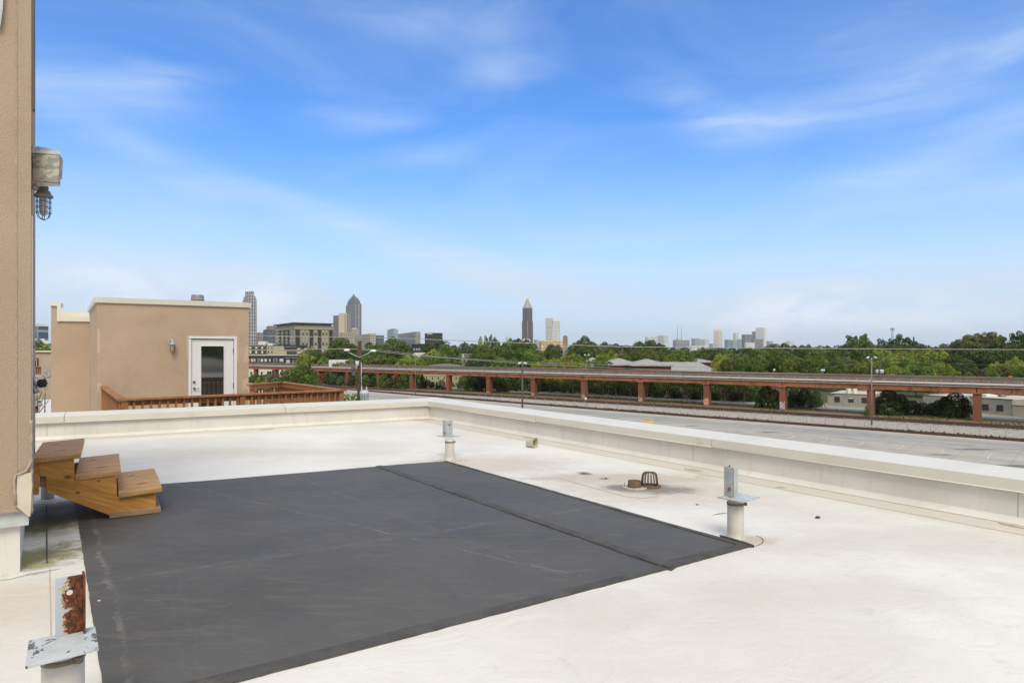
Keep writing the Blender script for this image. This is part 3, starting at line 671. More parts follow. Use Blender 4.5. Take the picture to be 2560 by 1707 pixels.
mb = MB(); bracket(mb, a, dd, w_, .215, dl=Vector((-dd.y, dd.x, 0)), w2=.05); mb.build('bracket', M_BRK, s2, bevel=.001)
mb = MB(); c_ = a.lerp(bq, .55); mb.lathe([(.001,.012),(.010,.012),(.013,.006),(.013,0),(.001,0)], (c_.x, c_.y-.002, zt+.055), 12, Matrix.Rotation(R(90), 3, 'X')); mb.build('bolt', M_RUSTY, s2)
mb = MB(); mb.tube([Vector((c_.x+.005, c_.y+.01, zt+.19)), Vector((c_.x+.005, c_.y+.01, zt+.228))], .006, 8); mb.build('bolt', M_RUSTY, s2)
mb = MB(); strip(mb, [Vector((c_.x, c_.y-.003, zt+.002)), Vector((c_.x-.004, c_.y-.035, zt+.002))], .02, zt+.0025); mb.build('rust_stain', simple('rust_run', (.42,.22,.08), rough=.8, var=.4, scale=60), s2)
# far one at the mat's far corner
b1 = rp(1123, 1151) + Vector((0, .06, 0)); px1 = [(1092.5,1088),(1117,1092.5),(1149.5,1089),(1128,1085.5)]
s1 = support('pipe support with a short square bracket beyond the far corner of the black mat', b1, .058, .262, px1, .275, M_PLATE)
zt = ROOF+.275
a = rp(1106.5, 1088.7, .275); m_ = rp(1115.5, 1091.5, .275); bq = rp(1131.5, 1089.5, .275)
mb = MB(); d1_ = (m_-a).normalized(); d2_ = (bq-m_).normalized()
for (p, d, w) in ((a, d1_, (m_-a).length), (m_, d2_, (bq-m_).length)):
    n = Vector((-d.y, d.x, 0)); q = [p, p+d*w, p+d*w+n*.006, p+n*.006]; mb.hexa([(v.x, v.y, zt) for v in q] + [(v.x, v.y, zt+.205) for v in q])
mb.build('bracket', M_BRK, s1, bevel=.001)
for p, z in ((m_.lerp(bq,.5), .15), (a.lerp(m_,.55), .045)):
    mb = MB(); mb.lathe([(.001,.006),(.007,.006),(.012,.002),(.012,0)], (p.x, p.y-.003, zt+z), 10, Matrix.Rotation(R(90), 3, 'X')); mb.build('bolt', M_RUSTY, s1)
# foreground left
c3 = Vector(((158-1280)/F*2.56*K, 2.56*K, 0)); px3 = [(63,1664.7),(246.8,1618.7),(238,1564),(72,1600)]
s3 = support('rusting pipe support with a flaking plate in the near left corner', c3, .063, .325, px3, .345, M_PLATER)
zt = ROOF+.345
a = rp(138, 1592, .345); bq = rp(207, 1577, .345); dd = (bq-a); w_ = dd.length; dd.normalize(); nn = Vector((-dd.y, dd.x, 0))
M_RB = rust_bracket_mat(bq, -dd)
mb = MB(); h3 = (1592-1447)/F*a.y + .0
# plate with a round hole: ring of quads around the hole
hc = a + dd*w_*.52 + Vector((0,0,h3*.72)); hr = .010; nseg = 24; outer = []; inner = []
for k in range(nseg):
    t_ = 2*math.pi*k/nseg; cx, cz = math.cos(t_), math.sin(t_)
    lx0, lx1 = -w_*.52, w_*.48; lz0, lz1 = -h3*.72, h3*.28
    sc = min((lx1/cx if cx > 1e-6 else lx0/cx if cx < -1e-6 else 1e9), (lz1/cz if cz > 1e-6 else lz0/cz if cz < -1e-6 else 1e9))
    outer.append((cx*sc, cz*sc)); inner.append((cx*hr, cz*hr))
corners = [(lx1,lz1),(lx0,lz1),(lx0,lz0),(lx1,lz0)]
for (cx, cz) in corners:   # snap nearest outer vertex to every corner
    k = min(range(nseg), key=lambda i: (outer[i][0]-cx)**2+(outer[i][1]-cz)**2); outer[k] = (cx, cz)
vs = []
for th in (0, .007):
    vs += [hc + dd*x + nn*th + Vector((0,0,z)) for x, z in outer] + [hc + dd*x + nn*th + Vector((0,0,z)) for x, z in inner]
fs = []; n = nseg
for k in range(n):
    j = (k+1) % n; fs += [(k, j, n+j, n+k), (2*n+j, 2*n+k, 3*n+k, 3*n+j), (k, 2*n+k, 2*n+j, j), (n+j, 3*n+j, 3*n+k, n+k)]
mb.add(vs, fs); q = [bq, bq - nn*.0 + dd*.007, bq + nn*.075 + dd*.007, bq + nn*.075]
q = [bq - nn*.03, bq - nn*.03 + dd*.007, bq + nn*.045 + dd*.007, bq + nn*.045]
mb.hexa([(v.x, v.y, zt) for v in q] + [(v.x, v.y, zt+h3) for v in q]); mb.build('bracket', M_RB, s3, bevel=.0008)

# ================================================================= drains, pot, pebbles
M_IRON = metalpaint('rusted_iron', (.13,.085,.06), rust=.03, rscale=25, rough=.85)
M_RIM = simple('drain_rim', (.38,.35,.30), rough=.7, var=.25, scale=25)
c = rp(1586, 1219)
e = empty('roof_drain', c, 'short rusty overflow collar standing in a pale ring on the roof', 'drain')
mb = MB(); mb.lathe([(.125,.001),(.125,.010),(.110,.012),(.070,.012)], c, 28); mb.build('rim', M_RIM, e)
mb = MB(); mb.lathe([(.064,.010),(.064,.072),(.058,.072),(.058,.012),(.001,.011)], c, 28); mb.build('collar', M_IRON, e)
for sx in (-.098, .098):
    mb = MB(); mb.tube([c + Vector((sx,0,.01)), c + Vector((sx,0,.052))], .003, 6); mb.build('stud', M_CLAMP, e)
c = rp(1624, 1216)
e = empty('drain_strainer', c, 'rusty slotted dome strainer over the roof drain', 'drain')
mb = MB(); mb.lathe([(.115,.001),(.115,.012),(.095,.018),(.080,.020),(.078,.004)], c, 28); mb.build('rim', M_IRON, e)
mb = MB()
for k in range(16):
    a = 2*math.pi*k/16; d = Vector((math.cos(a), math.sin(a), 0))
    mb.tube([c + d*r + Vector((0,0,z)) for r, z in ((.084,.012),(.078,.07),(.070,.125),(.055,.142),(.015,.146))], [.006,.006,.006,.005,.003], 6)
mb.lathe([(.001,.149),(.02,.149),(.02,.142),(.001,.142)], c, 12); mb.build('dome', M_IRON, e)
# pot
M_POT = simple('beige_plastic', (.47,.43,.33), rough=.5, var=.08, scale=20)
pc = rp(1328, 1118); e = empty('plant_pot', pc, 'small beige square plastic pot lying on its side by the parapet', 'pot')
ax = unit(.80, -.60); sx_ = Vector((-ax.y, ax.x, 0)); upv = Vector((0,0,1))
def ring(o, s, z): return [o + sx_*(a*s) + upv*(b*s + z) for a, b in ((-1,-.5),(-.5,-1),(.5,-1),(1,-.5),(1,.5),(.5,1),(-.5,1),(-1,.5))]
mb = MB(); c0 = pc; n = 8
rings = [ring(c0 - ax*.07, .001, .065), ring(c0 - ax*.07, .040, .052), ring(c0 - ax*.02, .052, .060), ring(c0 + ax*.06, .066, .070), ring(c0 + ax*.062, .072, .073), ring(c0 + ax*.075, .072, .075), ring(c0 + ax*.075, .060, .074), ring(c0 - ax*.015, .046, .060), ring(c0 - ax*.06, .036, .052), ring(c0 - ax*.06, .001, .055)]
vs = [p for r in rings for p in r]
mb.add(vs, [(i*n+k, i*n+(k+1) % n, (i+1)*n+(k+1) % n, (i+1)*n+k) for i in range(len(rings)-1) for k in range(n)]); mb.build('pot_body', M_POT, e, bevel=.002)
def pebble(px, py, s, col, label, name='pebble', cat='stone'):
    c = rp(px, py); rr = random.Random(px); mb = MB(); vs = []; 
    for (r, z) in ((.2,0),(.9,.15),(1,.4),(.7,.75),(.1,.9)):
        vs += [c + Vector((r*s*math.cos(t)*rr.uniform(.7,1.2), r*s*.7*math.sin(t)*rr.uniform(.7,1.2), z*s)) for t in [2*math.pi*k/8 for k in range(8)]]
    mb.add(vs, [(i*8+k, i*8+(k+1) % 8, (i+1)*8+(k+1) % 8, (i+1)*8+k) for i in range(4) for k in range(8)] + [tuple(range(32, 40))], None, True)
    o = mb.build(name, simple('pebble_'+str(px), col, rough=.8, var=.3, scale=40), None, origin=c); tag(o, label, cat)
pebble(1743, 1264, .018, (.03,.03,.035), 'small dark pebble on the roof between the drains and the tall bracket')
pebble(2044, 1295, .022, (.06,.055,.05), 'small dark stone lying on the open white roof, right of the tall bracket')
pebble(1515, 1197, .016, (.05,.045,.04), 'small dark crumb on the roof left of the rusty collar')
pebble(248, 1503, .011, (.62,.52,.42), 'tiny pale chip lying on the black mat beside the chalky streak', 'paint_chip', 'chip')
# ================================================================= neighbouring building
def along(P, d, px):
    u = (px-1280)/F; t = (u*P.y - P.x)/(d.x - u*d.y); return P + d*t
NW = Vector((-9.51, 14.86, 0)); ZN = CZ - 1.85
def nw(px, py, off=0.0): return vp(px, py, NW, D2, off)
RZ = CZ - .78
c0_, c1_, c2_, c3_, c4_ = [gp(*p, RZ) for p in ((256,965),(301.6,996.5),(860,973.4),(706,953.6),(622,960))]
nb = empty('neighbouring_building', (NW.x, NW.y, 0), 'tan stucco rooftop block with white glazed door behind the brown deck railing', 'building')
M_NROOF = simple('neighbour_membrane', (.66,.64,.61), rough=.6, var=.08, scale=.5, dirt=(.50,.46,.41), dirtf=(.55,.75), dscale=1.1)
ra = c2_ + (c2_-c1_).normalized()*.22 - D1*1.0; rb = c3_ + (c3_-c2_).normalized()*1.2 + D2*.15
poly = [ra, rb, rb + D1*14 - D2*3, rb + D1*14 - D2*30, ra - D2*28]
mb = MB(); mb.prism([(p.x, p.y) for p in poly], ZN-.45, ZN-.12); mb.build('roof', M_NROOF, nb)
mb = MB(); mb.prism([(p.x, p.y) for p in [poly[0]-D2*.1, poly[1]-D2*.1-D1*.1, poly[2]-D1*.2, poly[3]-D1*.2, poly[4]]], 0, ZN-.46); mb.build('lower_wall', M_STUCD, nb)
def clean(p): return Vector((p.x, p.y, 0))
zst = nw(300, 758.2).z; zct = nw(300, 745.0).z
nl = clean(along(NW, D2, 242.2)); nr = clean(along(NW, D2, 621.6)); dep = 4.6
q = [nl, nr, nr + D1*dep, nl + D1*dep]
# front wall with a door opening: build as pieces in one mesh
ol, orr = clean(along(NW, D2, 471.5)), clean(along(NW, D2, 592)); zo = nw(530, 840).z
mb = MB()
def slab(a, b, z0, z1, th=.22):
    mb.hexa([(p.x, p.y, z0) for p in (a, b, b + D1*th, a + D1*th)] + [(p.x, p.y, z1) for p in (a, b, b + D1*th, a + D1*th)])
slab(nl, ol, ZN-.12, zst); slab(ol, orr, zo, zst); slab(orr, nr, ZN-.12, zst)
mb.prism([(p.x, p.y) for p in [nl + D1*.22, nr + D1*.22, nr + D1*dep, nl + D1*dep]], ZN-.12, zst); mb.build('penthouse_wall', M_STUCD, nb)
mb = MB(); e_ = .045
q = [nl - D2*e_ - D1*e_, nr + D2*e_ - D1*e_, nr + D2*e_ + D1*(dep+e_), nl - D2*e_ + D1*(dep+e_)]
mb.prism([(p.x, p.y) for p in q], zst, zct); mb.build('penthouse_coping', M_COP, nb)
# lighter touch-up paint patches
M_TOUCH = simple('stucco_touch_up', (.54,.40,.29), rough=.95, var=.05, scale=1.5)
def wall_patch(pxs, m=M_TOUCH, off=-.003):
    f = [nw(x, y, off) for x, y in pxs]; mb = MB(); n = len(f); mb.add(f, [tuple(range(n))]); mb.build('paint_patch', m, nb)
def wobble_rect(x0, y0, x1, y1, s, k=9):
    r = random.Random(s); P = []
    P += [(x0, y0 + (y1-y0)*i/k) for i in range(k+1)]
    P += [(x1 + r.uniform(-2.2, 2.2), y1 - (y1-y0)*i/k) for i in range(k+1)]
    return P
wall_patch(wobble_rect(242.6, 822, 251, 884, 1)); wall_patch(wobble_rect(242.6, 958, 254, 982, 2)); 
wall_patch([(466,838),(598,842),(596,905),(593,905),(593,841),(470,839),(469,900),(466,900)])
wall_patch([(608,905),(612,880),(616,862),(621,858),(621,905)]); wall_patch([(604,975),(608,950),(614,945),(621,944),(621,975)])
# door
M_WHT = simple('white_door_paint', (.70,.70,.73), rough=.4, var=.03, scale=2)
M_NICK = simple('satin_nickel', (.35,.33,.30), rough=.3, metal=1.0)
mg, tg, bg_ = newmat('door_glass'); bg_.inputs['Base Color'].default_value = (.016,.020,.016,1); bg_.inputs['Roughness'].default_value = .04
bg_.inputs['IOR'].default_value = 2.4; bg_.inputs['Specular IOR Level'].default_value = .5; M_DGLASS = mg
def wbox(px0, py0, px1, py1, o0, o1):
    """box on the neighbour wall between two photo corners, from offset o0 (front) to o1"""
    a, b = nw(px0, py1), nw(px1, py0); n = Vector((-D2.y, D2.x, 0)); mb = MB()
    A_, B_ = clean(a), clean(b); q = [A_ + n*o0, B_ + n*o0, B_ + n*o1, A_ + n*o1]
    return mb.hexa([(p.x, p.y, a.z) for p in q] + [(p.x, p.y, b.z) for p in q])
def merge(*mbs):
    r = MB()
    for m in mbs: r.add(m.v, m.f)
    return r
yb = HY + (CZ-ZN)/16.0*F+14
merge(wbox(471, yb, 478.2, 847.5, -.025, .12), wbox(585, yb, 592.5, 847.5, -.025, .12), wbox(471, 847.4, 592.5, 839.7, -.025, .12)).build('door_frame', M_WHT, nb, bevel=.004)
dr = merge(wbox(479, yb, 501, 848.6, .02, .06), wbox(561.5, yb, 584, 848.6, .02, .06), wbox(501, 863.6, 561.5, 848.6, .02, .06), wbox(501, yb, 561.5, 1036, .02, .06)).build('door', M_WHT, nb)
merge(wbox(500, 1037, 503, 863, .008, .02), wbox(559.5, 1037, 562.5, 863, .008, .02), wbox(503, 865.5, 559.5, 863, .008, .02)).build('glass_stop', M_WHT, dr)
wbox(501, 1036, 561.5, 863.6, .035, .045).build('door_glass', M_DGLASS, dr)
h0, h1 = nw(486, 970.6, .0), nw(498.5, 971, .0); n_ = Vector((-D2.y, D2.x, 0))
mb = MB(); mb.tube([h0 + n_*.02, h0 - n_*.035], .028, 14); mb.tube([h0 - n_*.035, h1 - n_*.035], .009, 8); mb.build('handle', M_NICK, dr)
h0 = nw(485.5, 954.6); mb = MB(); mb.tube([h0 + n_*.02, h0 - n_*.012], .030, 14); mb.build('deadbolt', M_NICK, dr)
for y in (876, 963): wbox(582.6, y+6, 585.6, y-6, -.012, .02).build('hinge', M_NICK, dr)
# lamp on that wall
lc = nw(431, 852, -.11); lp = jar_lamp('wall_lamp', lc + Vector((0,0,.0)), 1.18, 'blue grey jar lamp with elbow arm on the tan wall left of the white door', m_body=simple('lamp_blue_grey', (.33,.38,.42), rough=.5, var=.15, scale=20))
mb = MB(); w0 = nw(427.5, 856, 0); mb.tube([w0, w0 - n_*.02], .055, 16); mb.tube([w0 - n_*.01, w0 - n_*.07 + Vector((0,0,.03)), lc + Vector((0,0,.02)), lc - Vector((0,0,.04))], [.028,.032,.036,.036], 12)
mb.build('wall_arm', bpy.data.materials['lamp_blue_grey'], lp)

# lower block further left
BW = Vector(((190-1280)/F*18.2, 18.2, 0)); bwf = lambda px, py, off=0: vp(px, py, BW, D2, off)
lb = empty('stair_block', (BW.x, BW.y, ZN), 'lower tan stucco block with stepped white coping, left of the block with the door', 'building')
a = clean(along(BW, D2, 127.5)); b = clean(along(BW, D2, 250)); zt_ = bwf(160, 803).z
mb = MB(); q = [a, b, b + D1*3, a + D1*3]; mb.prism([(p.x, p.y) for p in q], ZN-.12, zt_)
q = [a - D1*.002, clean(along(BW, D2, 150)) - D1*.002, clean(along(BW, D2, 150)) + D1*.6, a + D1*.6]; mb.prism([(p.x, p.y) for p in q], zt_-.3, bwf(140, 765.5).z); mb.build('wall', M_STUCD, lb)
mb = MB(); a2 = clean(along(BW, D2, 143)); mb.obox(a2, b, 2.9, zt_+.001, bwf(160, 790.5).z, off=-.05); mb.build('coping', M_COP2, lb)
mb = MB(); mb.obox(a2 + D1*2.7, b + D1*2.7, .3, bwf(160,790).z+.001, bwf(160, 776).z+.10, off=-.05); mb.build('back_coping', M_COP2, lb)
mb = MB(); a3 = clean(along(BW, D2, 124.5)); mb.obox(a3, clean(along(BW, D2, 152.5)), .75, bwf(140,765).z, bwf(140,756.5).z, off=-.05); mb.build('coping', M_COP2, lb)
mb = MB(); mb.obox(clean(along(BW, D2, 143)), clean(along(BW, D2, 152.5)), .04, bwf(140,803).z, bwf(140,765).z, off=-.06); mb.build('corner_trim', M_COP2, lb)

# wooden deck with railing
M_DECKW = wood_mat('stained_cedar', (.30,.132,.060), (.41,.20,.098), grime=.25, rough=.65)
M_DFLOOR = simple('deck_boards', (.34,.26,.19), rough=.7, var=.12, scale=2, stretch=(1,8,1))
dk_ = empty('wooden_deck', (c1_.x, c1_.y, ZN), 'rooftop deck with reddish brown slatted railing in front of the glazed door', 'deck')
mb = MB(); mb.prism([(p.x, p.y) for p in (c1_, c2_, c3_, c4_, clean(nr)-D1*.03, clean(c0_)-D1*.03)], ZN-.10, ZN-.005); mb.build('floor', M_DFLOOR, dk_)
def rail_run(a, b, solid=False, posts=(), ext=0.0, capw=.135):
    a = clean(a); b = clean(b); d = (b-a); L = d.length; d.normalize(); n = Vector((-d.y, d.x, 0))
    mb = MB(); mb.obox(a - d*ext, b + d*ext, capw, RZ-.036, RZ, off=-capw*.35); mb.build('cap_rail', M_DECKW, dk_, bevel=.004)
    mb = MB(); mb.obox(a, b, .038, RZ-.036-.095, RZ-.037, off=.036); mb.build('top_rail', M_DECKW, dk_)
    mb = MB(); mb.obox(a, b, .038, ZN+.06, ZN+.15, off=.036); mb.build('bottom_rail', M_DECKW, dk_)
    k = int(L/.128)
    for i in range(k):
        p = a + d*((i+.5)*L/k); 
        if any(abs((p-a).length-q) < .085 for q in posts): continue
        mb = MB(); mb.box((p.x - n.x*-.016, p.y - n.y*-.016, (RZ-.037+ZN+.04)/2), (.036, .036, RZ-.037-ZN-.04), rz=math.atan2(d.y, d.x))
        mb.build('baluster', M_DECKW, dk_)
    for q in posts:
        p = a + d*q + n*.03; mb = MB(); mb.box((p.x, p.y, (RZ-.037+ZN)/2), (.10, .10, RZ-.037-ZN), rz=math.atan2(d.y, d.x)); mb.build('post', M_DECKW, dk_)
L12 = (c2_-c1_).length; pm = (clean(along(c1_, (c2_-c1_).normalized(), 606)) - clean(c1_)).length
rail_run(c1_, c2_, posts=(.06, pm, L12-.06), ext=.05)
rail_run(c2_, c3_, posts=((c3_-c2_).length*.5, (c3_-c2_).length-.06), ext=.03)
rail_run(c3_, c4_, posts=((c4_-c3_).length-.1,), ext=.03)
rail_run(clean(c0_) - D1*.02, c1_, posts=(.07, (c1_-c0_).length-.07), ext=.0)
# bench on the deck, seen through the balusters
M_BENCH = simple('weathered_bench', (.33,.22,.15), rough=.8, var=.2, scale=8)
bc = c2_.lerp(c3_, .35)*.6 + c1_*.4; bc = gp(770, 1006, ZN+.45); be_ = empty('deck_bench', (bc.x, bc.y, ZN), 'weathered slatted wooden bench standing on the deck behind the balusters', 'bench')
ba = math.atan2(D2.y, D2.x)+.15; bd = Vector((math.cos(ba), math.sin(ba), 0)); bn_ = Vector((-bd.y, bd.x, 0))
for k in range(3): mb = MB(); mb.box(Vector((bc.x, bc.y, ZN+.43)) + bn_*(.13*k), (1.1,.11,.03), rz=ba); mb.build('seat_slat', M_BENCH, be_)
for k in range(2): mb = MB(); mb.box(Vector((bc.x, bc.y, ZN+.60+.14*k)) + bn_*.36, (1.1,.03,.10), rz=ba); mb.build('back_slat', M_BENCH, be_)
for sx in (-.5, .5):
    for sy in (0, .32): mb = MB(); mb.box(Vector((bc.x, bc.y, ZN+.21+(.15 if sy else 0))) + bd*sx + bn_*sy, (.06,.06,.42+(.30 if sy else 0)), rz=ba); mb.build('leg', M_BENCH, be_)

# things in the gap between our wall and the neighbour
M_TANP = simple('tan_dish_back', (.42,.34,.20), rough=.6, var=.12, scale=8, dirt=(.25,.17,.10), dirtf=(.62,.72), dscale=9)
M_GRAYP = simple('mount_grey', (.25,.27,.26), rough=.5, var=.15, scale=12)
def on_roof(px, py): return gp(px, py, ZN-.12)
Yd = 12.6
dsh = empty('satellite_dish', W(92, 1040, Yd), 'tan satellite dish on a rusty mast in the gap beside the stucco wall', 'satellite dish')
dc = W(94, 984, Yd); M1 = Matrix.Rotation(R(-38), 3, 'Z') @ Matrix.Rotation(R(82), 3, 'X')
mb = MB(); mb.lathe([(.001,-.05),(.07,-.045),(.12,-.025),(.15,.0),(.152,.006),(.12,-.015),(.07,-.035),(.001,-.04)], dc, 28, M1); mb.v = [tuple(dc + (Vector(v)-dc)*1.05) for v in mb.v]; mb.build('dish', M_TANP, dsh)
mb = MB(); mb.box(W(88,1008,Yd-.02), (.16,.12,.11)); mb.tube([W(98,1008,Yd-.05), W(103,1014,Yd-.05)], .035, 10); mb.tube([W(90,1000,Yd), W(93,985,Yd)], .02, 8); mb.build('mount', M_GRAYP, dsh, bevel=.01)
mb = MB(); mb.tube([W(92,1012,Yd), on_roof(92,1012).lerp(W(92,1043,Yd),1)], .028, 12); mb.tube([W(92,1040,Yd), Vector((W(92,1040,Yd).x, Yd, ZN-.12))], .028, 12); mb.build('mast', M_RUSTY, dsh)
for p in ((121,955,-.5),(121,1000,.3)):
    mb = MB(); mb.tube([W(93,1038,Yd), W(p[0], p[1], Yd+p[2])], .010, 8); mb.build('strut', simple('strut_grey', (.42,.40,.38), rough=.5), dsh)
Y2 = 19.0
d2h = empty('satellite_dish', W(113, 950, Y2), 'small grey satellite dish further back beside the lower tan block', 'satellite dish')
dc = W(117, 934, Y2); M1 = Matrix.Rotation(R(35), 3, 'Z') @ Matrix.Rotation(R(70), 3, 'X')
mb = MB(); mb.lathe([(.001,-.03),(.08,-.022),(.14,.0),(.142,.005),(.08,-.014),(.001,-.02)], dc, 24, M1); mb.build('dish', M_GRAYP, d2h)
mb = MB(); mb.tube([dc, W(112,946,Y2), Vector((W(112,946,Y2).x, Y2, ZN-.12))], .018, 8); mb.build('mast', M_GRAYP, d2h)
# tan building with window across the gap
Yt = 34.0
tb = empty('tan_building', W(95, 940, Yt), 'tan building with one dark window seen through the narrow gap at the left', 'building')
a = W(40, 881, Yt); b = W(150, 881, Yt); mb = MB(); mb.prism([(a.x,a.y),(b.x,b.y),(b.x-3,b.y+8),(a.x-3,a.y+8)], ZN-4, W(95,880,Yt).z); mb.build('wall', M_STUC, tb)
mb = MB(); mb.prism([(a.x,a.y-.1),(b.x,b.y-.1),(b.x-3,b.y+8),(a.x-3,a.y+8)], W(95,880,Yt).z+.001, W(95,876.5,Yt).z); mb.build('coping', M_COP2, tb)
def fbox(px0, py0, px1, py1, Y, th): 
    a, b = W(px0, py1, Y), W(px1, py0, Y); return MB().hexa([(a.x,Y-th,a.z),(b.x,Y-th,a.z),(b.x,Y,a.z),(a.x,Y,a.z),(a.x,Y-th,b.z),(b.x,Y-th,b.z),(b.x,Y,b.z),(a.x,Y,b.z)])
wf = fbox(70, 894.5, 96.3, 916, Yt, .10).build('window', simple('dark_window_frame', (.06,.045,.04), rough=.5), tb)
fbox(72, 897.5, 92.3, 916, Yt-.101, .02).build('frame', M_WHT, wf); fbox(73, 899, 90.8, 915.5, Yt-.122, .01).build('pane', M_DGLASS, wf)
rb_ = empty('balcony_railing', W(88, 936, Yt-2), 'red brown railing below the dark window in the narrow gap', 'railing')
mb = fbox(60, 915.5, 103, 918, Yt-2, .1); mb.build('top_rail', M_DECKW, rb_); 
for k in range(9): fbox(60+k*4.9, 918, 62.9+k*4.9, 935.5, Yt-2, .05).build('baluster', M_DECKW, rb_)
fbox(60, 918.5, 103, 934, Yt-1.8, .05).build('panel', M_DECKW, rb_)
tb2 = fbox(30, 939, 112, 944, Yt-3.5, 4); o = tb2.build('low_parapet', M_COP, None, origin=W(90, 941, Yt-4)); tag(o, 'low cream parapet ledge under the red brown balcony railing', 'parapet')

# ================================================================= utility pole with transformer
Yp = 47.0
M_CREO = wood_mat('creosote_pole', (.075,.05,.036), (.12,.082,.058), grime=.4, rough=.9, ringscale=(1,.1,.02))
M_TRAN = simple('transformer_grey', (.50,.54,.57), rough=.4, var=.08, scale=3)
M_STEEL = simple('galvanised_steel', (.45,.47,.50), rough=.4, var=.1, scale=4, metal=.3)
up = empty('utility_pole', (W(899,0,Yp).x, Yp, 0), 'dark wooden utility pole carrying two street lamp arms beyond the deck', 'utility pole')
pt = W(899, 852, Yp)
mb = MB(); mb.tube([(W(897.5,0,Yp).x, Yp, 0), pt - Vector((0,0,4)), pt], [.21,.165,.145], 16); pole = mb.build('pole', M_CREO, up)
Yq = Yp-.25
for (ex, ey, hx, hy) in ((868,879,867,875.5),(930,877,933,877.5)):
    mb = MB(); mb.tube([W(900,893,Yq), W((900+ex)/2, (893+ey)/2+1.2, Yq), W(ex,ey,Yq-.3)], .035, 8); mb.build('arm', M_STEEL, up)
    mb = MB(); c_ = W(hx, hy, Yq-.35); mb.lathe([(.001,.10),(.10,.09),(.17,.03),(.18,-.02),(.12,-.06),(.001,-.07)], c_, 14); mb.v = [(c_.x+(v[0]-c_.x)*1.35, v[1], v[2]) for v in mb.v]
    mb.build('lamp_head', simple('lamp_white', (.74,.74,.72), rough=.4), up)
mb = MB(); mb.tube([W(893,902,Yq), W(893,912,Yq), W(892,918,Yq)], [.13,.13,.04], 10); mb.build('meter_box', M_TRAN, up)
mb = MB(); mb.box(W(881.5,923,Yq), (.20,.2,.34), ry=.2); mb.box(W(884.5,933,Yq-.05), (.24,.1,.34), ry=.15); mb.tube([W(884,920,Yq), W(895,921,Yq)], .03, 6); mb.build('speaker_horns', simple('horn_dark', (.09,.09,.10), rough=.5, var=.3, scale=6), up)
mb = MB(); mb.tube([W(903,905,Yq), W(904,985,Yq)], .03, 6); mb.build('conduit', M_STEEL, up)
tf = empty('transformer', W(911, 1008, Yq-.35), 'pale grey cylindrical transformer can mounted on the wooden utility pole', 'transformer')
tcn_ = W(911, 985, Yq-.35); rt = 10.6/F*Yp
mb = MB(); mb.lathe([(.001,-1.15),(rt*.95,-1.15),(rt,-1.1),(rt,-.02),(rt*1.07,0),(rt*1.07,.13),(rt*.95,.2),(rt*.5,.27),(.001,.29)], tcn_, 24); mb.build('tank', M_TRAN, tf)
for dx, hh in ((-.20,.62),(.16,.55)):
    mb = MB(); mb.lathe([(.06,.18),(.05,.25),(.075,.28),(.05,.32),(.07,.35),(.045,.39),(.065,.42),(.03,.47),(.02,hh),(.001,hh)], tcn_ + Vector((dx,0,0)), 10); mb.build('bushing', M_TRAN, tf)
mb = MB(); 
for dx in (-.1, .09): mb.tube([tcn_ + Vector((dx,-rt,-.1)), tcn_ + Vector((dx+.02,-rt-.03,-.4)), tcn_ + Vector((dx+.14,-rt-.02,-.75))], .014, 6)
mb.build('cable', simple('cable_green', (.02,.06,.05), rough=.5), tf)

# pale canopy on the far side of our building (seen in the door glass)
cc_ = Vector((10.5, -10.5, 0)); cn = empty('canopy', (cc_.x, cc_.y, 0), 'pale domed canopy mirrored in the glass of the white door', 'canopy')
mb = MB(); mb.lathe([(2.6,CZ-1.35),(2.62,CZ-1.15),(2.3,CZ-.85),(1.5,CZ-.55),(.7,CZ-.40),(.01,CZ-.36)], cc_, 24); mb.build('cover', simple('canopy_cloth', (.55,.50,.40), rough=.9), cn)
for a in range(4): d = Vector((math.cos(a*1.57+.7), math.sin(a*1.57+.7), 0))*2.3; mb = MB(); mb.tube([cc_+d, cc_+d+Vector((0,0,CZ-1.1))], .06, 8); mb.build('post', M_STEEL, cn)
# ================================================================= ground, lot, tracks, road
def curve(pts):
    xs = [p[0] for p in pts]; ys = [p[1] for p in pts]
    def f(x):
        if x <= xs[0]: return ys[0] + (x-xs[0])*(ys[1]-ys[0])/(xs[1]-xs[0])
        if x >= xs[-1]: return ys[-1] + (x-xs[-1])*(ys[-1]-ys[-2])/(xs[-1]-xs[-2])
        return float(np.interp(x, xs, ys))
    return f
def wline(pts, z=0.0, ext=0):       # photo points -> smooth world line (least squares quadratic X(Y))
    P = [gp(x, y, 0) for x, y in pts]; Y = np.array([p.y for p in P]); X = np.array([p.x for p in P])
    c = np.polyfit(Y, X, 2 if len(pts) > 3 else 1); return c
LOT = wline([(801,968),(1050,991),(1550,1026.8),(2050,1065.5),(2560,1105.6)])
GW = wline([(2442,1053.6),(1955,1026.8-1.5),(1764.7,1014.8),(1600.4,1005.5),(1457,997.4),(1331,989.6),(1219,983.6),(1118,978.3),(1026.8,972.8),(943,968),(866,964.5),(793,961),(635.7,951.5)])
def lx(c, Y): return float(np.polyval(c, Y))
def off_line(c, d):    # world polyline parallel to a fitted line, d metres further away from the camera (to the far side)
    def f(Y):
        s = float(np.polyval(np.polyder(c), Y)); n = Vector((1, -s, 0)).normalized(); n = n if n.y > 0 else -n
        return Vector((lx(c, Y), Y, 0)) + n*d
    return f
YS = [20,35,50,65,80,90,100,110,120,130,140,155,170,190,210,235,260,300,350,400]
lot0 = off_line(LOT, 0)
railB = wline([(1050,982),(1550,1012),(2050,1043.8),(2560,1075.5)])
roadN = wline([(1340,984),(1550,995),(1900,1013),(2130,1028),(2500,1051)])
roadF = wline([(1340,978),(1550,988.5),(1900,1003.5),(2130,1018),(2500,1040)])
def pline(c, d=0, ys=YS): f = off_line(c, d); return [f(Y) for Y in ys]
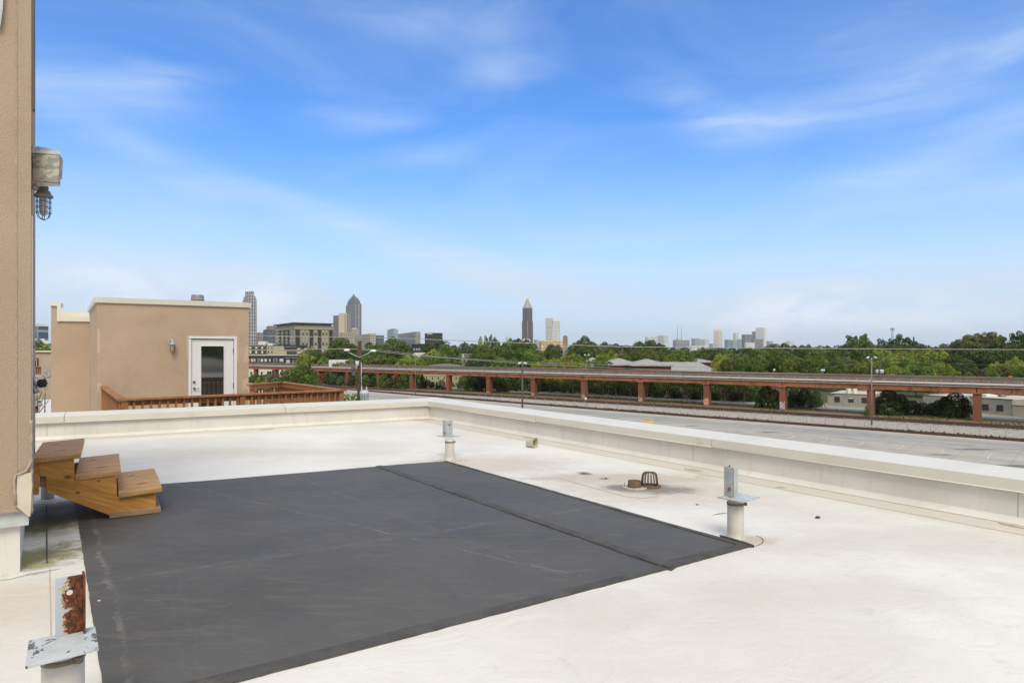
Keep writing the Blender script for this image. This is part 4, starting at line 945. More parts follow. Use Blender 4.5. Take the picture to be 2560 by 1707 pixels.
def sheet(name, a, b, z, m, kind='structure', nsub=1):
    mb = MB(); vs = []
    for p, q in zip(a, b):
        for i in range(nsub+1): r = p.lerp(q, i/nsub); vs.append((r.x, r.y, z))
    k = nsub+1; mb.add(vs, [(i*k+j, i*k+j+1, (i+1)*k+j+1, (i+1)*k+j) for i in range(len(a)-1) for j in range(nsub)])
    o = mb.build(name, m, None, origin=(0,0,0)); 
    for p in o.data.polygons:
        pass
    if kind: o['kind'] = kind
    return o
def ground_mat(name, cols, scale, bump=.3, stretch=None, extra=None, rough=.9):
    m, t, b = newmat(name); g = t.nodes.new('ShaderNodeNewGeometry'); P = g.outputs['Position']
    if stretch: P2 = mapping(t, P, rot=(0,0,stretch[0]), scale=stretch[1])
    else: P2 = P
    n = noise(t, P2, scale, 9, .65, .4); c = mixc(t, maprange(t, n.outputs['Fac'], .35, .65), cols[0], cols[1])
    if len(cols) > 2: n2 = noise(t, P2, scale*2.7, 9, .7, .6); c = mixc(t, maprange(t, n2.outputs['Fac'], .54, .66), c, cols[2])
    if extra: c = extra(t, P, c)
    LK(t, c, b.inputs['Base Color']); b.inputs['Roughness'].default_value = rough; b.inputs['Specular IOR Level'].default_value = .25
    return m
M_GND = ground_mat('grass_ground', [(.045,.065,.018),(.075,.085,.03),(.13,.10,.055)], .06)
mb = MB(); mb.quad((-14000,-3000,-.02),(14000,-3000,-.02),(14000,16000,-.02),(-14000,16000,-.02)); o = mb.build('ground', M_GND, None, origin=(0,0,0)); o['kind'] = 'structure'
latdir = math.atan2(1.0, float(np.polyval(np.polyder(LOT), 120)))     # direction of the lot edge
def lot_extra(t, P, c):
    v = mapping(t, P, rot=(0,0,-latdir)); s = t.nodes.new('ShaderNodeSeparateXYZ'); LK(t, v, s.inputs[0])
    e0, e1 = off_line(LOT, 0)(100), off_line(LOT, 0)(160); dl = (e1-e0).normalized(); nl_ = Vector((dl.y, -dl.x, 0)); nl_ = nl_ if nl_.y < 0 else -nl_
    dist = vmath(t, 'DOT_PRODUCT', vmath(t, 'SUBTRACT', P, tuple(e0)), tuple(nl_)); nz = noise(t, P, .12, 7, .7)
    dist = math_n(t, 'ADD', dist, math_n(t, 'MULTIPLY', math_n(t, 'SUBTRACT', nz.outputs['Fac'], .5), 9))
    c = mixc(t, maprange(t, dist, 3.5, 1.5, 0, .8), c, (.45,.395,.325))
    bandf = math_n(t, 'MULTIPLY', maprange(t, dist, 2.5, 4.5), maprange(t, dist, 14, 10)); gr = noise(t, P, 3.0, 5, .8)
    c = mixc(t, math_n(t, 'MULTIPLY', bandf, maprange(t, gr.outputs['Fac'], .3, .6, .5, 1)), c, (.28,.29,.285))
    # broom-swept bands along the lot and sealed cracks
    n = noise(t, mapping(t, v, scale=(.02,.30,1)), 1.0, 8, .7, .4); c = mixc(t, maprange(t, n.outputs['Fac'], .48, .62, 0, .9), c, (.45,.42,.375))
    n = noise(t, mapping(t, v, scale=(.05,.5,1)), 1.0, 9, .75, .6); c = mixc(t, maprange(t, n.outputs['Fac'], .56, .66, 0, .95), c, (.18,.17,.15))
    n = noise(t, mapping(t, v, scale=(.05,2.2,1)), 1.0, 5, .6, .6); c = mixc(t, maprange(t, n.outputs['Fac'], .655, .69, 0, .8), c, (.10,.095,.085))
    n = noise(t, mapping(t, v, scale=(.25,.9,1)), 1.0, 10, .8, .5); c = mixc(t, maprange(t, n.outputs['Fac'], .52, .64, 0, .55), c, (.21,.20,.18)); c = mixc(t, maprange(t, n.outputs['Fac'], .48, .36, 0, .6), c, (.47,.445,.40))
    fr = math_n(t, 'FRACT', math_n(t, 'DIVIDE', s.outputs[0], 6.1)); l1 = math_n(t, 'LESS_THAN', math_n(t, 'ABSOLUTE', math_n(t, 'SUBTRACT', fr, .5)), .006)
    fr = math_n(t, 'FRACT', math_n(t, 'DIVIDE', s.outputs[1], 4.6)); l2 = math_n(t, 'LESS_THAN', math_n(t, 'ABSOLUTE', math_n(t, 'SUBTRACT', fr, .5)), .012)
    c = mixc(t, math_n(t, 'MULTIPLY', math_n(t, 'MAXIMUM', l1, l2), .5), c, (.18,.17,.15))
    for (px, py, r, q) in ((1730,1064,1.8,.8),(1922,1080,2.1,1.0),(1800,1084,1.6,.5),(2440,1123,4.5,1.2),(2350,1136,2.5,.6),(2560,1165,6,1.5),(2000,1116,5,.8),(1590,1052,1.3,.4)):
        l = vmath(t, 'LENGTH', mapping(t, vmath(t, 'SUBTRACT', P, tuple(gp(px, py))), rot=(0,0,-latdir), scale=(1/r,1/q,0)))
        nn = noise(t, P, .9, 6, .7); l = math_n(t, 'ADD', l, math_n(t, 'SUBTRACT', nn.outputs['Fac'], .5)); c = mixc(t, maprange(t, l, 1, .4, 0, .75), c, (.10,.10,.10))
    return c
M_LOT = ground_mat('old_concrete', [(.32,.31,.285),(.40,.385,.35)], .35, extra=lot_extra)
lot = sheet('parking_lot', [Vector((p.x-150, p.y-150, 0)) if False else Vector((-60, Y, 0)) if Y > 140 else Vector((-90, min(Y,60)-10, 0)) for p, Y in zip(pline(LOT), YS)], pline(LOT), .0, M_LOT)
bpy.data.objects.remove(lot)
edge = pline(LOT, 0, [20,60,100,140,180,220,260,300]); mb = MB()
poly = [(e.x, e.y) for e in edge] + [(-150,300),(-150,-60),(190,-60)]
mb.add([(x, y, 0.0) for x, y in poly], [tuple(range(len(poly)))]); lot = mb.build('parking_lot', M_LOT, None, origin=(0,0,0)); lot['kind'] = 'structure'
M_BAL = ground_mat('ballast', [(.28,.255,.225),(.44,.41,.375),(.15,.13,.11)], 1.1)
M_BALD = ground_mat('dirty_ballast', [(.22,.19,.155),(.33,.295,.25),(.10,.085,.06)], .6)
M_BPALE = ground_mat('pale_ballast', [(.44,.41,.39),(.56,.525,.50),(.26,.23,.21)], 1.1)
M_DIRT = ground_mat('red_dirt_grass', [(.25,.165,.105),(.19,.135,.08),(.105,.135,.04)], .13)
M_ASPH = ground_mat('road_asphalt', [(.28,.28,.275),(.34,.34,.33),(.23,.225,.22)], .4)
M_SIDE = ground_mat('sidewalk_concrete', [(.42,.37,.29),(.48,.43,.35)], .5)
M_RST = ground_mat('rust_stained_gravel', [(.15,.10,.08),(.22,.16,.135),(.10,.07,.055)], 1.0)
sheet('track_bed', pline(LOT, .2), pline(LOT, 4.8), .03, M_BALD); sheet('ballast', pline(LOT, 4.8), pline(railB, -1.0), .05, M_BAL)
sheet('ballast', pline(railB, -1.0), pline(railB, 5.4), .10, M_BPALE)
sheet('verge', pline(railB, 5.4), pline(roadN, -.15), .04, M_DIRT, nsub=3)
sheet('road', pline(roadN), pline(roadF), .045, M_ASPH)
sheet('sidewalk', pline(roadF, .15), pline(roadF, 2.6), .17, M_SIDE)
mb = MB(); 
pl = pline(roadF, .0); pl2 = pline(roadF, .15)
for i in range(len(pl)-1):
    q = [pl[i], pl[i+1], pl2[i+1], pl2[i]]; mb.hexa([(p.x,p.y,0) for p in q] + [(p.x,p.y,.175) for p in q])
o = mb.build('kerb', M_SIDE, None, origin=(0,0,0)); o['kind'] = 'structure'
for d0 in (-.25, 2.85): sheet('rust_stained_ballast', pline(railB, d0), pline(railB, d0+1.95), .115, M_RST)
sheet('rust_stained_ballast', pline(LOT, .05), pline(LOT, .75), .045, M_RST)
# weeds in the ballast and on the verge: uncountable low plants
def weeds(name, fn, n, h, col, seed, label):
    r = random.Random(seed); mb = MB(); h = h*.8
    for i in range(n):
        p = fn(r)
        if p is None: continue
        s = h*r.uniform(.4, 1.3); a = r.uniform(0, 6.28)
        for k in range(3):
            b = a + k*2.1; d = Vector((math.cos(b), math.sin(b), 0))*s*.7
            mb.add([p - d*.4 + Vector((0,0,.02)), p + d*.4 + Vector((0,0,.02)), p + d*.7 + Vector((0,0,s*r.uniform(.5,1))), p - d*.2 + Vector((0,0,s))], [(0,1,2,3)])
    o = mb.build(name, col, None, origin=(0,0,0)); tag(o, label, 'weeds', kind='stuff')
M_WEED = simple('weed_green', (.12,.15,.04), rough=.9, var=.4, scale=.8); M_WEED2 = simple('weed_brown', (.10,.085,.055), rough=.9, var=.4, scale=.8)
fl_ = off_line(LOT, 2.9)
def wf1(r):
    Y = r.uniform(95, 230); p = fl_(Y); k = math.sin(Y*.35)+math.sin(Y*.13+1)+r.uniform(-1.2,1.2)
    return p + Vector((0, r.gauss(0,.5), 0)) if k > .3 else None
weeds('weeds', wf1, 1800, .38, M_WEED2, 1, 'dry brown weeds and litter along the wire fence in the ballast')
vf0, vf1 = off_line(railB, 5.6), off_line(roadN, -.5)
def wf2(r):
    Y = 100*math.exp(r.uniform(0, .95)); a, b = vf0(Y), vf1(Y); t_ = r.random(); p = a.lerp(b, t_)
    k = math.sin(p.x*.21+2*math.sin(p.y*.1)) + math.sin(p.y*.33) + r.uniform(-1,1)
    return p if k > .5 else None
weeds('verge_grass', wf2, 3200, .42, M_WEED, 2, 'patchy green grass on the red dirt bank under the viaduct')

# rails, sleepers
M_RAIL = simple('rusty_rail', (.062,.034,.026), rough=.8, var=.2, scale=2)
M_TIE = simple('sleeper', (.36,.32,.31), rough=.9, var=.25, scale=.6)
def railtrack(name, c, d0, label, ties=True, gauge=1.435, z=.10, ys=YS, h=.2, w=.12):
    e = empty(name, (off_line(c, d0)(120).x, 120, z), label, 'railway track')
    for k in range(2):
        pts = pline(c, d0+k*gauge, ys); mb = MB()
        for a, b in zip(pts[:-1], pts[1:]): mb.obox(a, b, w, z, z+h, off=-w/2)
        mb.build('rail', M_RAIL, e)
    if ties:
        f0, f1 = off_line(c, d0-.55), off_line(c, d0+gauge+.55); mb = MB(); Y = 85.0
        while Y < 330:
            a, b = f0(Y), f1(Y); mb.obox(a, b, .22, z-.02, z+.05); Y += .62*.68
        o = mb.build('sleepers', M_TIE, e); o['kind'] = 'stuff'
railtrack('railway_track', railB, 0.0, 'rusty railway track on pale ballast nearest the viaduct', z=.12, h=.30, w=.26)
railtrack('railway_track', railB, 3.1, 'second rusty railway track, right against the timber edging of the bank', ties=False, z=.12, h=.30, w=.26)
railtrack('railway_track', LOT, .15, 'dark rusty railway track running along the edge of the concrete lot', ties=False, z=.03, h=.26, w=.24)
# second line of rail behind (old siding)
mb = MB(); pts = pline(railB, 5.4)
for a, b in zip(pts[:-1], pts[1:]): mb.obox(a, b, .22, .04, .36)
o = mb.build('retaining_edge', simple('old_timber_edge', (.10,.065,.05), rough=.9, var=.3, scale=.5), None, origin=(0,0,0)); tag(o, 'long brown timber edging between the far ballast and the dirt bank', 'edging')

# wire fence between the tracks
fe = empty('wire_fence', off_line(LOT, 3.1)(115), 'low wire fence on thin pale posts between the two railway tracks', 'fence')
M_FP = simple('fence_post', (.33,.30,.28), rough=.6)
ff = off_line(LOT, 3.1); Y = 88.0; prev = None; pts = []
while Y < 190:
    p = ff(Y); pts.append(p); mb = MB(); mb.tube([p, p + Vector((random.uniform(-.05,.05),0,1.75))], .035, 6); mb.build('fence_post', M_FP, fe); Y += 2.35
for z in (.5, 1.1, 1.7):
    mb = MB(); mb.tube([p + Vector((0,0,z)) for p in pts], .008, 4); mb.build('wire', M_FP, fe)

# paint marks, concrete barrier
M_PAINT = simple('worn_white_paint', (.60,.58,.53), rough=.8, var=.2, scale=1.5, dirt=(.38,.37,.35), dirtf=(.48,.6), dscale=.8)
for (x0,y0,x1,y1) in ((1972,1096,1986,1090),(2050,1106,2070,1098.5),(2143,1113,2160,1106),(2242,1124,2260,1114.5),(2351,1134.5,2361,1124),(2469,1145,2478,1133),(1885,1091,1905,1085)):
    mb = MB(); strip(mb, [gp(x0,y0), gp(x1,y1)], .14, .006); o = mb.build('parking_stripe', M_PAINT, None, origin=(0,0,0)); o['kind'] = 'structure'
mb = MB(); a, b = gp(1598,1062), gp(1631,1057); 
d = (b-a).normalized(); n = Vector((-d.y, d.x, 0)); prof = [(-.30,0),(-.30,.10),(-.12,.30),(-.08,.62),(.08,.62),(.12,.30),(.30,.10),(.30,0)]
vs = [p + n*x + Vector((0,0,z)) for p in (a, b) for x, z in prof]; k = len(prof)
mb.add(vs, [tuple(range(k)), tuple(range(k, 2*k))[::-1]] + [(i, i+k, (i+1)%k+k, (i+1)%k) for i in range(k)])
o = mb.build('road_barrier', simple('yellow_concrete', (.60,.42,.16), rough=.8, var=.25, scale=3, dirt=(.35,.13,.10), dirtf=(.60,.64), dscale=2.5), None, origin=a); tag(o, 'yellow painted concrete barrier with red scrawls lying on the empty lot', 'barrier')
for (x, y, w_) in ((1205,975.8,6),(1182,974.7,6),(1250,978.4,6),(1155,973.8,5)):
    mb = MB(); p = gp(x, y); q = gp(x+w_, y+.45); strip(mb, [p, q], .18, .055); o = mb.build('road_marking', simple('yellow_line', (.50,.33,.08), rough=.8), None, origin=(0,0,0)); o['kind'] = 'structure'

# ================================================================= elevated railway viaduct
M_RED = simple('rust_red_girder', (.36,.135,.068), rough=.7, var=.10, scale=.15, dirt=(.19,.068,.04), dirtf=(.48,.66), dscale=.7, stretch=(1,1,.6))
M_PIER = simple('rust_red_pier', (.21,.080,.048), rough=.85, var=.10, scale=.4, dirt=(.17,.07,.048), dirtf=(.52,.75), dscale=.6, stretch=(1,1,.3))
M_DECKC = simple('viaduct_concrete', (.32,.285,.26), rough=.85, var=.15, scale=.4, dirt=(.17,.12,.10), dirtf=(.5,.7), dscale=.9)
M_WALLC = simple('viaduct_parapet', (.185,.145,.118), rough=.9, var=.14, scale=.25, dirt=(.14,.115,.09), dirtf=(.48,.7), dscale=.7, stretch=(1,1,.25))
M_WALLCAP = simple('viaduct_cap', (.33,.32,.29), rough=.8, var=.1)
M_COVER = simple('third_rail_cover', (.62,.58,.57), rough=.5, var=.06, scale=.3, dirt=(.42,.36,.34), dirtf=(.56,.66), dscale=.25)
M_TBED = simple('viaduct_trackbed', (.13,.085,.075), rough=.9, var=.25, scale=.6)
M_RPOST = simple('pale_handrail', (.52,.42,.38), rough=.6)
gw = off_line(GW, 0); gwd = lambda Y, d: off_line(GW, d)(Y)
pierpx = [(2442,1053.6),(2175.3,1035.5),(1955,1025.6),(1764.7,1014.8),(1600.4,1005.5),(1457,997.4),(1331,989.6),(1219,983.6),(1118,978.3),(1026.8,972.8),(943,968),(866,964.5),(793,961)]
def y_on_gw(px):
    lo, hi = 60.0, 900.0; u = (px-1280)/F
    for _ in range(60):
        m = (lo+hi)/2
        if lx(GW, m)/m > u: lo = m
        else: hi = m
    return (lo+hi)/2
py_ = [y_on_gw(p[0]) for p in pierpx]
print('pier Y', [round(v) for v in py_], 'base err', [round(HY+CZ*F/v - p[1], 1) for v, p in zip(py_, pierpx)])
py_ += [y_on_gw(738), y_on_gw(686), y_on_gw(635.7)]
ysup = [py_[0]-24, py_[0]-12.3] + py_ + [py_[-1]+14, py_[-1]+28, py_[-1]+44]
ZB, ZT = 5.85, 6.95
vd = empty('railway_viaduct', gw(py_[0]), 'long rust red elevated railway viaduct on square piers crossing the whole view', 'viaduct')
for Y in [ysup[1]] + ysup[2:-2]:
    p = gwd(Y, .95); s = (gw(Y+1)-gw(Y-1)); a = math.atan2(s.y, s.x)
    mb = MB(); mb.box((p.x, p.y, (ZB-.25)/2), (1.45, 1.75, ZB-.25), rz=a+R(3)); 
    pr = mb.build('pier', M_PIER, vd)
    mb = MB(); mb.box((p.x, p.y, ZB-.125), (1.7, 2.2, .248), rz=a); mb.build('bearing', M_RED, vd)
W_V = 8.6
def seg(mb, Y0, Y1, d0, d1, z0, z1):
    n = 2
    for i in range(n):
        a0, a1 = Y0+(Y1-Y0)*i/n, Y0+(Y1-Y0)*(i+1)/n
        q = [gwd(a0,d0), gwd(a1,d0), gwd(a1,d1), gwd(a0,d1)]
        # consistent winding
        mb.hexa([(p.x,p.y,z0) for p in q] + [(p.x,p.y,z1) for p in q])
for Y0, Y1 in zip(ysup[:-1], ysup[1:]):
    e = .06; mb = MB(); seg(mb, Y0+e, Y1-e, 0, .5, ZB, ZT-.01); seg(mb, Y0+e, Y1-e, .5, 3.9, ZB+.02, ZT-.012); mb.build('girder', M_RED, vd)
    mb = MB(); seg(mb, Y0+e, Y1-e, 4.6, W_V-.1, ZB+.02, ZT-.012); mb.build('girder', M_RED, vd)
    mb = MB(); seg(mb, Y0, Y1, -.32, W_V+.2, ZT, ZT+.16); mb.build('deck_slab', M_DECKC, vd)
    mb = MB(); seg(mb, Y0+.03, Y1-.03, W_V-.12, W_V+.14, ZT+.161, ZT+1.75); w_ = mb.build('parapet_wall', M_WALLC, vd)
    mb = MB(); seg(mb, Y0, Y1, W_V-.17, W_V+.19, ZT+1.751, ZT+1.86); mb.build('wall_cap', M_WALLCAP, vd)
    mb = MB(); seg(mb, Y0, Y1, .85, 1.05, ZT+.42, ZT+.82); mb.build('cable_trough', M_COVER, vd)
    mb = MB(); seg(mb, Y0, Y1, 1.2, 3.8, ZT+.161, ZT+.40); mb.build('track_plinth', M_TBED, vd)
    mb = MB(); seg(mb, Y0, Y1, 4.9, 7.5, ZT+.161, ZT+.40); mb.build('track_plinth', M_TBED, vd)
for d in (1.6, 3.05, 5.3, 6.75):
    mb = MB()
    for Y0, Y1 in zip(ysup[:-1], ysup[1:]): seg(mb, Y0, Y1, d, d+.09, ZT+.401, ZT+.56)
    mb.build('rail', M_RAIL, vd)
mb = MB(); pts = pline(GW, .2, ysup); mb.tube([p + Vector((0,0,ZT+1.25)) for p in pts], .03, 5); mb.build('handrail', M_RPOST, vd)
mb = MB(); mb.tube([p + Vector((0,0,ZT+.72)) for p in pts], .018, 5); mb.build('handrail', M_RPOST, vd)
Y = ysup[0]; np_ = 0
far = MB()
while Y < ysup[-1]:
    p = gwd(Y, .2)
    if np_ < 80: mb = MB(); mb.tube([p + Vector((0,0,ZT+.16)), p + Vector((0,0,ZT+1.25))], .035, 5); mb.build('rail_post', M_RPOST, vd)
    else: far.tube([p + Vector((0,0,ZT+.16)), p + Vector((0,0,ZT+1.25))], .035, 4)
    np_ += 1; Y += 1.75
o = far.build('rail_posts', M_RPOST, vd); o['kind'] = 'stuff'
# graffiti patches at the foot of some piers (abstract paint)
def graff_mat(name, cols):
    m, t, b = newmat(name); g = t.nodes.new('ShaderNodeNewGeometry'); n = noise(t, g.outputs['Position'], 2.2, 3, .6, 1.8)
    r = t.nodes.new('ShaderNodeValToRGB'); LK(t, n.outputs['Fac'], r.inputs[0]); r.color_ramp.interpolation = 'CONSTANT'
    els = r.color_ramp.elements; els[0].color = (*cols[0],1); els[1].position = .43; els[1].color = (*cols[1],1)
    for i, c in enumerate(cols[2:]): q = els.new(.50+.06*i); q.color = (*c,1)
    LK(t, r.outputs[0], b.inputs['Base Color']); b.inputs['Roughness'].default_value = .7; return m
G1 = graff_mat('graffiti_grey', [(.22,.09,.06),(.42,.40,.40),(.18,.10,.08),(.50,.48,.50)])
G2 = graff_mat('graffiti_bright', [(.22,.09,.06),(.55,.42,.10),(.50,.12,.22),(.60,.56,.55)])
G3 = graff_mat('graffiti_pale', [(.22,.09,.06),(.48,.40,.55),(.60,.60,.62),(.40,.10,.25)])
piers = [o for o in vd.children if o.name.startswith('pier')]
def graffiti(i, m, z1, w=1.2):
    Y = py_[i]; s = (gw(Y+1)-gw(Y-1)).normalized(); a = math.atan2(s.y, s.x)+R(3); d = Vector((math.cos(a), math.sin(a), 0)); n = Vector((-d.y, d.x, 0)); n = n if n.y < 0 else -n
    p = gwd(Y, .95) + n*.883; mb = MB(); r = random.Random(i); k = 7
    top = [(-w/2+w*j/k, z1*r.uniform(.75,1.05)) for j in range(k+1)]
    vs = [p + d*x + Vector((0,0,z)) for x, z in [(-w/2,.25),(w/2,.25)] + top[::-1]]
    mb.add(vs, [tuple(range(len(vs)))]); pier = min(piers, key=lambda o: (WL[o.name]-Vector((0,0,0))).length*0 + abs(sum((Vector(v.co) for v in o.data.vertices), Vector())[1]/len(o.data.vertices) + wl(vd).y - Y))
    mb.build('graffiti', m, pier)
graffiti(2, G3, 2.2); graffiti(3, G2, 2.3, 1.35); graffiti(4, G1, 1.7); graffiti(5, G1, 1.5); graffiti(6, G1, 1.2); graffiti(7, G1, .9)
# ================================================================= buildings behind the viaduct
def corner_pts(pxL, pxC, pxR, Y, phi, fix=False):
    if fix: phi = max(phi, math.atan(-(pxL-1280)/F)+R(11))
    C_ = Vector(((pxC-1280)/F*Y, Y, 0)); c, s = math.cos(phi), math.sin(phi)
    uR, uL = (pxR-1280)/F, (pxL-1280)/F
    a = (uR*C_.y - C_.x)/(c - uR*s); b = (uL*C_.y - C_.x)/(-s - uL*c)
    u, v = Vector((c, s, 0)), Vector((-s, c, 0))
    b = b if b > 1 else min(.7*a, 45)
    return C_, u, v, max(a, 1.5), b
def ztop(py, Y): return CZ - (py-HY)/F*Y
def tower(name, label, pxL, pxC, pxR, py, Y, mat, phi=28, cat='building', roof=None, top=None, group=None):
    C_, u, v, a, b = corner_pts(pxL, pxC, pxR, Y, R(phi), True); z = ztop(py, Y)
    e = empty(name, C_, label, cat, group)
    q = [C_, C_+u*a, C_+u*a+v*b, C_+v*b]
    mb = MB(); mb.prism([(p.x, p.y) for p in q], 0, z); body = mb.build('body', mat, e)
    if top: # roof plant: (inset share, extra height in px)
        h = top[1]/F*Y; k = top[0]; ce = C_+u*a/2+v*b/2; qq = [ce+(p-ce)*k for p in q]
        mb = MB(); mb.prism([(p.x, p.y) for p in qq], z+.01, z+h); mb.build('roof_plant', roof or mat, e)
    return e, C_, u, v, a, b, z
def tiers(e, C_, u, v, a, b, Y, lst, mat, name='tier'):
    """lst: (share of the plan, py bottom, py top)"""
    ce = C_+u*a/2+v*b/2
    for k, p0, p1 in lst:
        qq = [ce+(p-ce)*k for p in (C_, C_+u*a, C_+u*a+v*b, C_+v*b)]
        mb = MB(); mb.prism([(p.x, p.y) for p in qq], ztop(p0, Y)+.02, ztop(p1, Y)); mb.build(name, mat, e)
fc = facade
F_191 = fc('facade_pink_grid', (.50,.46,.47), (.09,.12,.18), uw=10, fh=14, gw=.58, gh=.80, var=.3, rough=.6)
F_SUN = fc('facade_grey_ribs', (.36,.36,.39), (.085,.10,.135), uw=13, fh=8.0, gw=.55, gh=.75, var=.3, rough=.6)
F_BOA = fc('facade_brown_ribs', (.165,.135,.15), (.10,.080,.10), uw=10, fh=9, gw=.7, gh=.9, var=.12, vert=True, spand=(.20,.15,.155))
F_WGRID = fc('facade_white_grid', (.84,.83,.81), (.22,.22,.26), uw=8.5, fh=9.0, gw=.50, gh=.55, var=.3)
F_WHITE = fc('facade_white', (.84,.84,.83), (.34,.37,.42), uw=9, fh=8, gw=.5, gh=.5, var=.25)
F_WHITE2 = fc('facade_white_stripes', (.82,.81,.79), (.30,.33,.37), uw=14, fh=7, gw=.45, gh=.6, vert=True, spand=(.45,.46,.48))
F_SLAB = fc('facade_slab_dark', (.23,.21,.225), (.13,.125,.14), uw=4.2, fh=4.0, gw=.6, gh=.6)
F_CREAM = fc('facade_cream_bands', (.50,.45,.37), (.17,.17,.17), uw=5, fh=5.0, gw=.7, gh=.5)
F_BEIGE = fc('facade_beige', (.42,.37,.30), (.20,.19,.18), uw=5, fh=4.6, gw=.6, gh=.5)
F_GLASS = fc('facade_pale_glass', (.38,.46,.52), (.26,.35,.42), uw=6, fh=6, gw=.85, gh=.8, var=.2)
F_GLASSD = fc('facade_dark_glass', (.13,.16,.20), (.08,.105,.14), uw=5, fh=5, gw=.8, gh=.7, var=.3, rough=.7)
F_GREYB = fc('facade_grey_stripes', (.33,.32,.33), (.20,.20,.22), uw=200, fh=5.5, gw=.98, gh=.5)
F_BLACK = fc('facade_black', (.045,.045,.05), (.03,.03,.034), uw=4, fh=5, gw=.6, gh=.5)
F_BLUEG = fc('facade_blue_bands', (.34,.36,.40), (.06,.10,.17), uw=300, fh=17, gw=.99, gh=.78, var=.1)
F_BROWN = fc('facade_brown', (.26,.22,.22), (.17,.15,.16), uw=8, fh=7, gw=.6, gh=.5)
F_TEAL = fc('facade_teal', (.28,.38,.42), (.16,.25,.30), uw=7, fh=8, gw=.7, gh=.7)
M_WPL = simple('white_plaster', (.68,.67,.64), rough=.7, var=.04, scale=.05)
M_ROOFG = simple('grey_shingles', (.32,.315,.315), rough=.9, var=.10, scale=1.2, dirt=(.22,.22,.225), dirtf=(.5,.7), dscale=.3)

# --- far skyline, left to right
e, *g_ = tower('office_tower', 'white banded office block with blue glass bands, far left in the gap', 84, 93, 121, 815, 1100, F_BLUEG, 8, roof=M_WPL, top=(.75, 6))
tower('apartment_tower', 'pale apartment block with small dark windows below the blue glass office, far left', 82, 86, 121, 846, 800, F_WGRID, 10)
tower('apartment_tower', 'pale striped tower behind the blue glass office at the far left', 60, 76, 92, 826, 1400, F_WHITE, 30)
# cylinder hotel top above the neighbour's roof
Y = 2700; c = Vector(((494-1280)/F*Y, Y, 0)); r = 15/F*Y
e = empty('hotel_tower', c, 'top of a round dark hotel tower rising over the tan block with the door', 'building')
mb = MB(); mb.lathe([(r*.94,0),(r*.94,ztop(752,Y)),(r,ztop(751,Y)),(r,ztop(742,Y)),(r*.9,ztop(739.5,Y)),(r*.9,ztop(737.5,Y)),(.1,ztop(737,Y))], c, 28); mb.build('body', simple('hotel_glass', (.22,.19,.22), rough=.3, var=.25, scale=.03, stretch=(1,1,.05)), e)
mb = MB(); mb.lathe([(r*.97,ztop(748.5,Y)),(r*1.03,ztop(748.5,Y)),(r*1.03,ztop(747,Y)),(r*.97,ztop(747,Y))], c, 28); mb.build('ring', M_WPL, e)
e, C_, u, v, a, b, z = tower('office_tower', 'tall pink grey tower with twin crown blocks right of the tan block', 606, 621, 642.3, 748.5, 2600, F_191, 38)
tiers(e, C_, u, v, a, b, 2600, [(.86,748.5,740.5),(.70,740.5,737.5)], F_191)
ce = C_+u*a/2+v*b/2
for s in (-1, 1):
    p = ce + (u*a-v*b)*.15*s; mb = MB(); w_ = 4.6/F*2600
    mb.prism([((p+x*w_*.95).x, (p+x*w_*.95).y) for x in (-u-v, u-v, u+v, -u+v)], ztop(737.5,2600), ztop(726,2600)); mb.build('crown_block', F_191, e)
tower('office_block', 'brownish mid-rise block at the foot of the tall pink grey tower', 640, 648, 664, 831, 2000, F_BROWN, 20)
tower('glass_office', 'dark blue glass block with stepped tan top left of the large apartment building', 658, 668, 700, 823, 1700, F_GLASSD, 25, roof=F_BROWN, top=(.62, 9))
tower('hotel_slab', 'dark hotel slab with a blank cream side wall beside the large apartment building', 833, 855, 856, 788, 2000, F_SLAB, 60)
# cream end wall of the slab
Ys = 1990; e = empty('tower_block', W(865,850,Ys), 'blank cream slab tower with two dark stripes in front of the tall grey tower', 'building')
fbox(855.3, 784.5, 875.5, 880, Ys, 1).v; mb = fbox(855.3, 784.5, 875.5, 882, Ys, 40); mb.build('body', simple('cream_concrete', (.55,.49,.41), rough=.8, var=.05, scale=.02), e)
for x in (862.3, 867.3): fbox(x, 786, x+1.1, 881, Ys-40.2, 1).build('dark_stripe', simple('stripe_dark', (.16,.15,.16), rough=.5), e)
e, C_, u, v, a, b, z = tower('office_tower', 'tall grey stepped tower with a small spire behind the cream slab tower', 864.6, 889, 904, 759, 2500, F_SUN, 35)
F_SUNT = fc('facade_grey_crown', (.24,.25,.28), (.12,.14,.17), uw=5, fh=7, gw=.7, gh=.7)
tiers(e, C_, u, v, a, b, 2500, [(.82,759,750.5),(.64,750.5,744),(.38,744,739),(.15,739,733.5)], F_SUNT)
ce = C_+u*a/2+v*b/2; mb = MB(); mb.tube([Vector((ce.x,ce.y,ztop(737,2500))), Vector((ce.x-2,ce.y,ztop(732.5,2500)))], [3.2,1.0], 8); mb.build('spire', M_STEEL, e)
tower('office_block', 'beige grid office block at the foot of the hotel slab', 849, 853, 888, 831, 1500, F_BEIGE, 12)
tower('office_block', 'small stepped concrete block just above the beige grid office', 874, 880, 896, 822, 1650, F_CREAM, 15, roof=M_WPL, top=(.6,2))
tower('office_block', 'long pale banded office block right of the utility pole', 887, 925, 940, 834, 1300, F_CREAM, 20)
tower('glass_office', 'small pale and blue glass block between two tree crowns right of the pole', 939, 944, 960, 838, 1500, F_GLASSD, 15)
tower('glass_office', 'pale blue glass tower with rounded look left of the wide grey block', 968, 985, 995, 823, 1500, F_GLASS, 30, top=(.6,2))
tower('office_block', 'wide grey striped office block right of the pale blue glass tower', 994, 1039, 1051, 829, 1500, F_GREYB, 15)
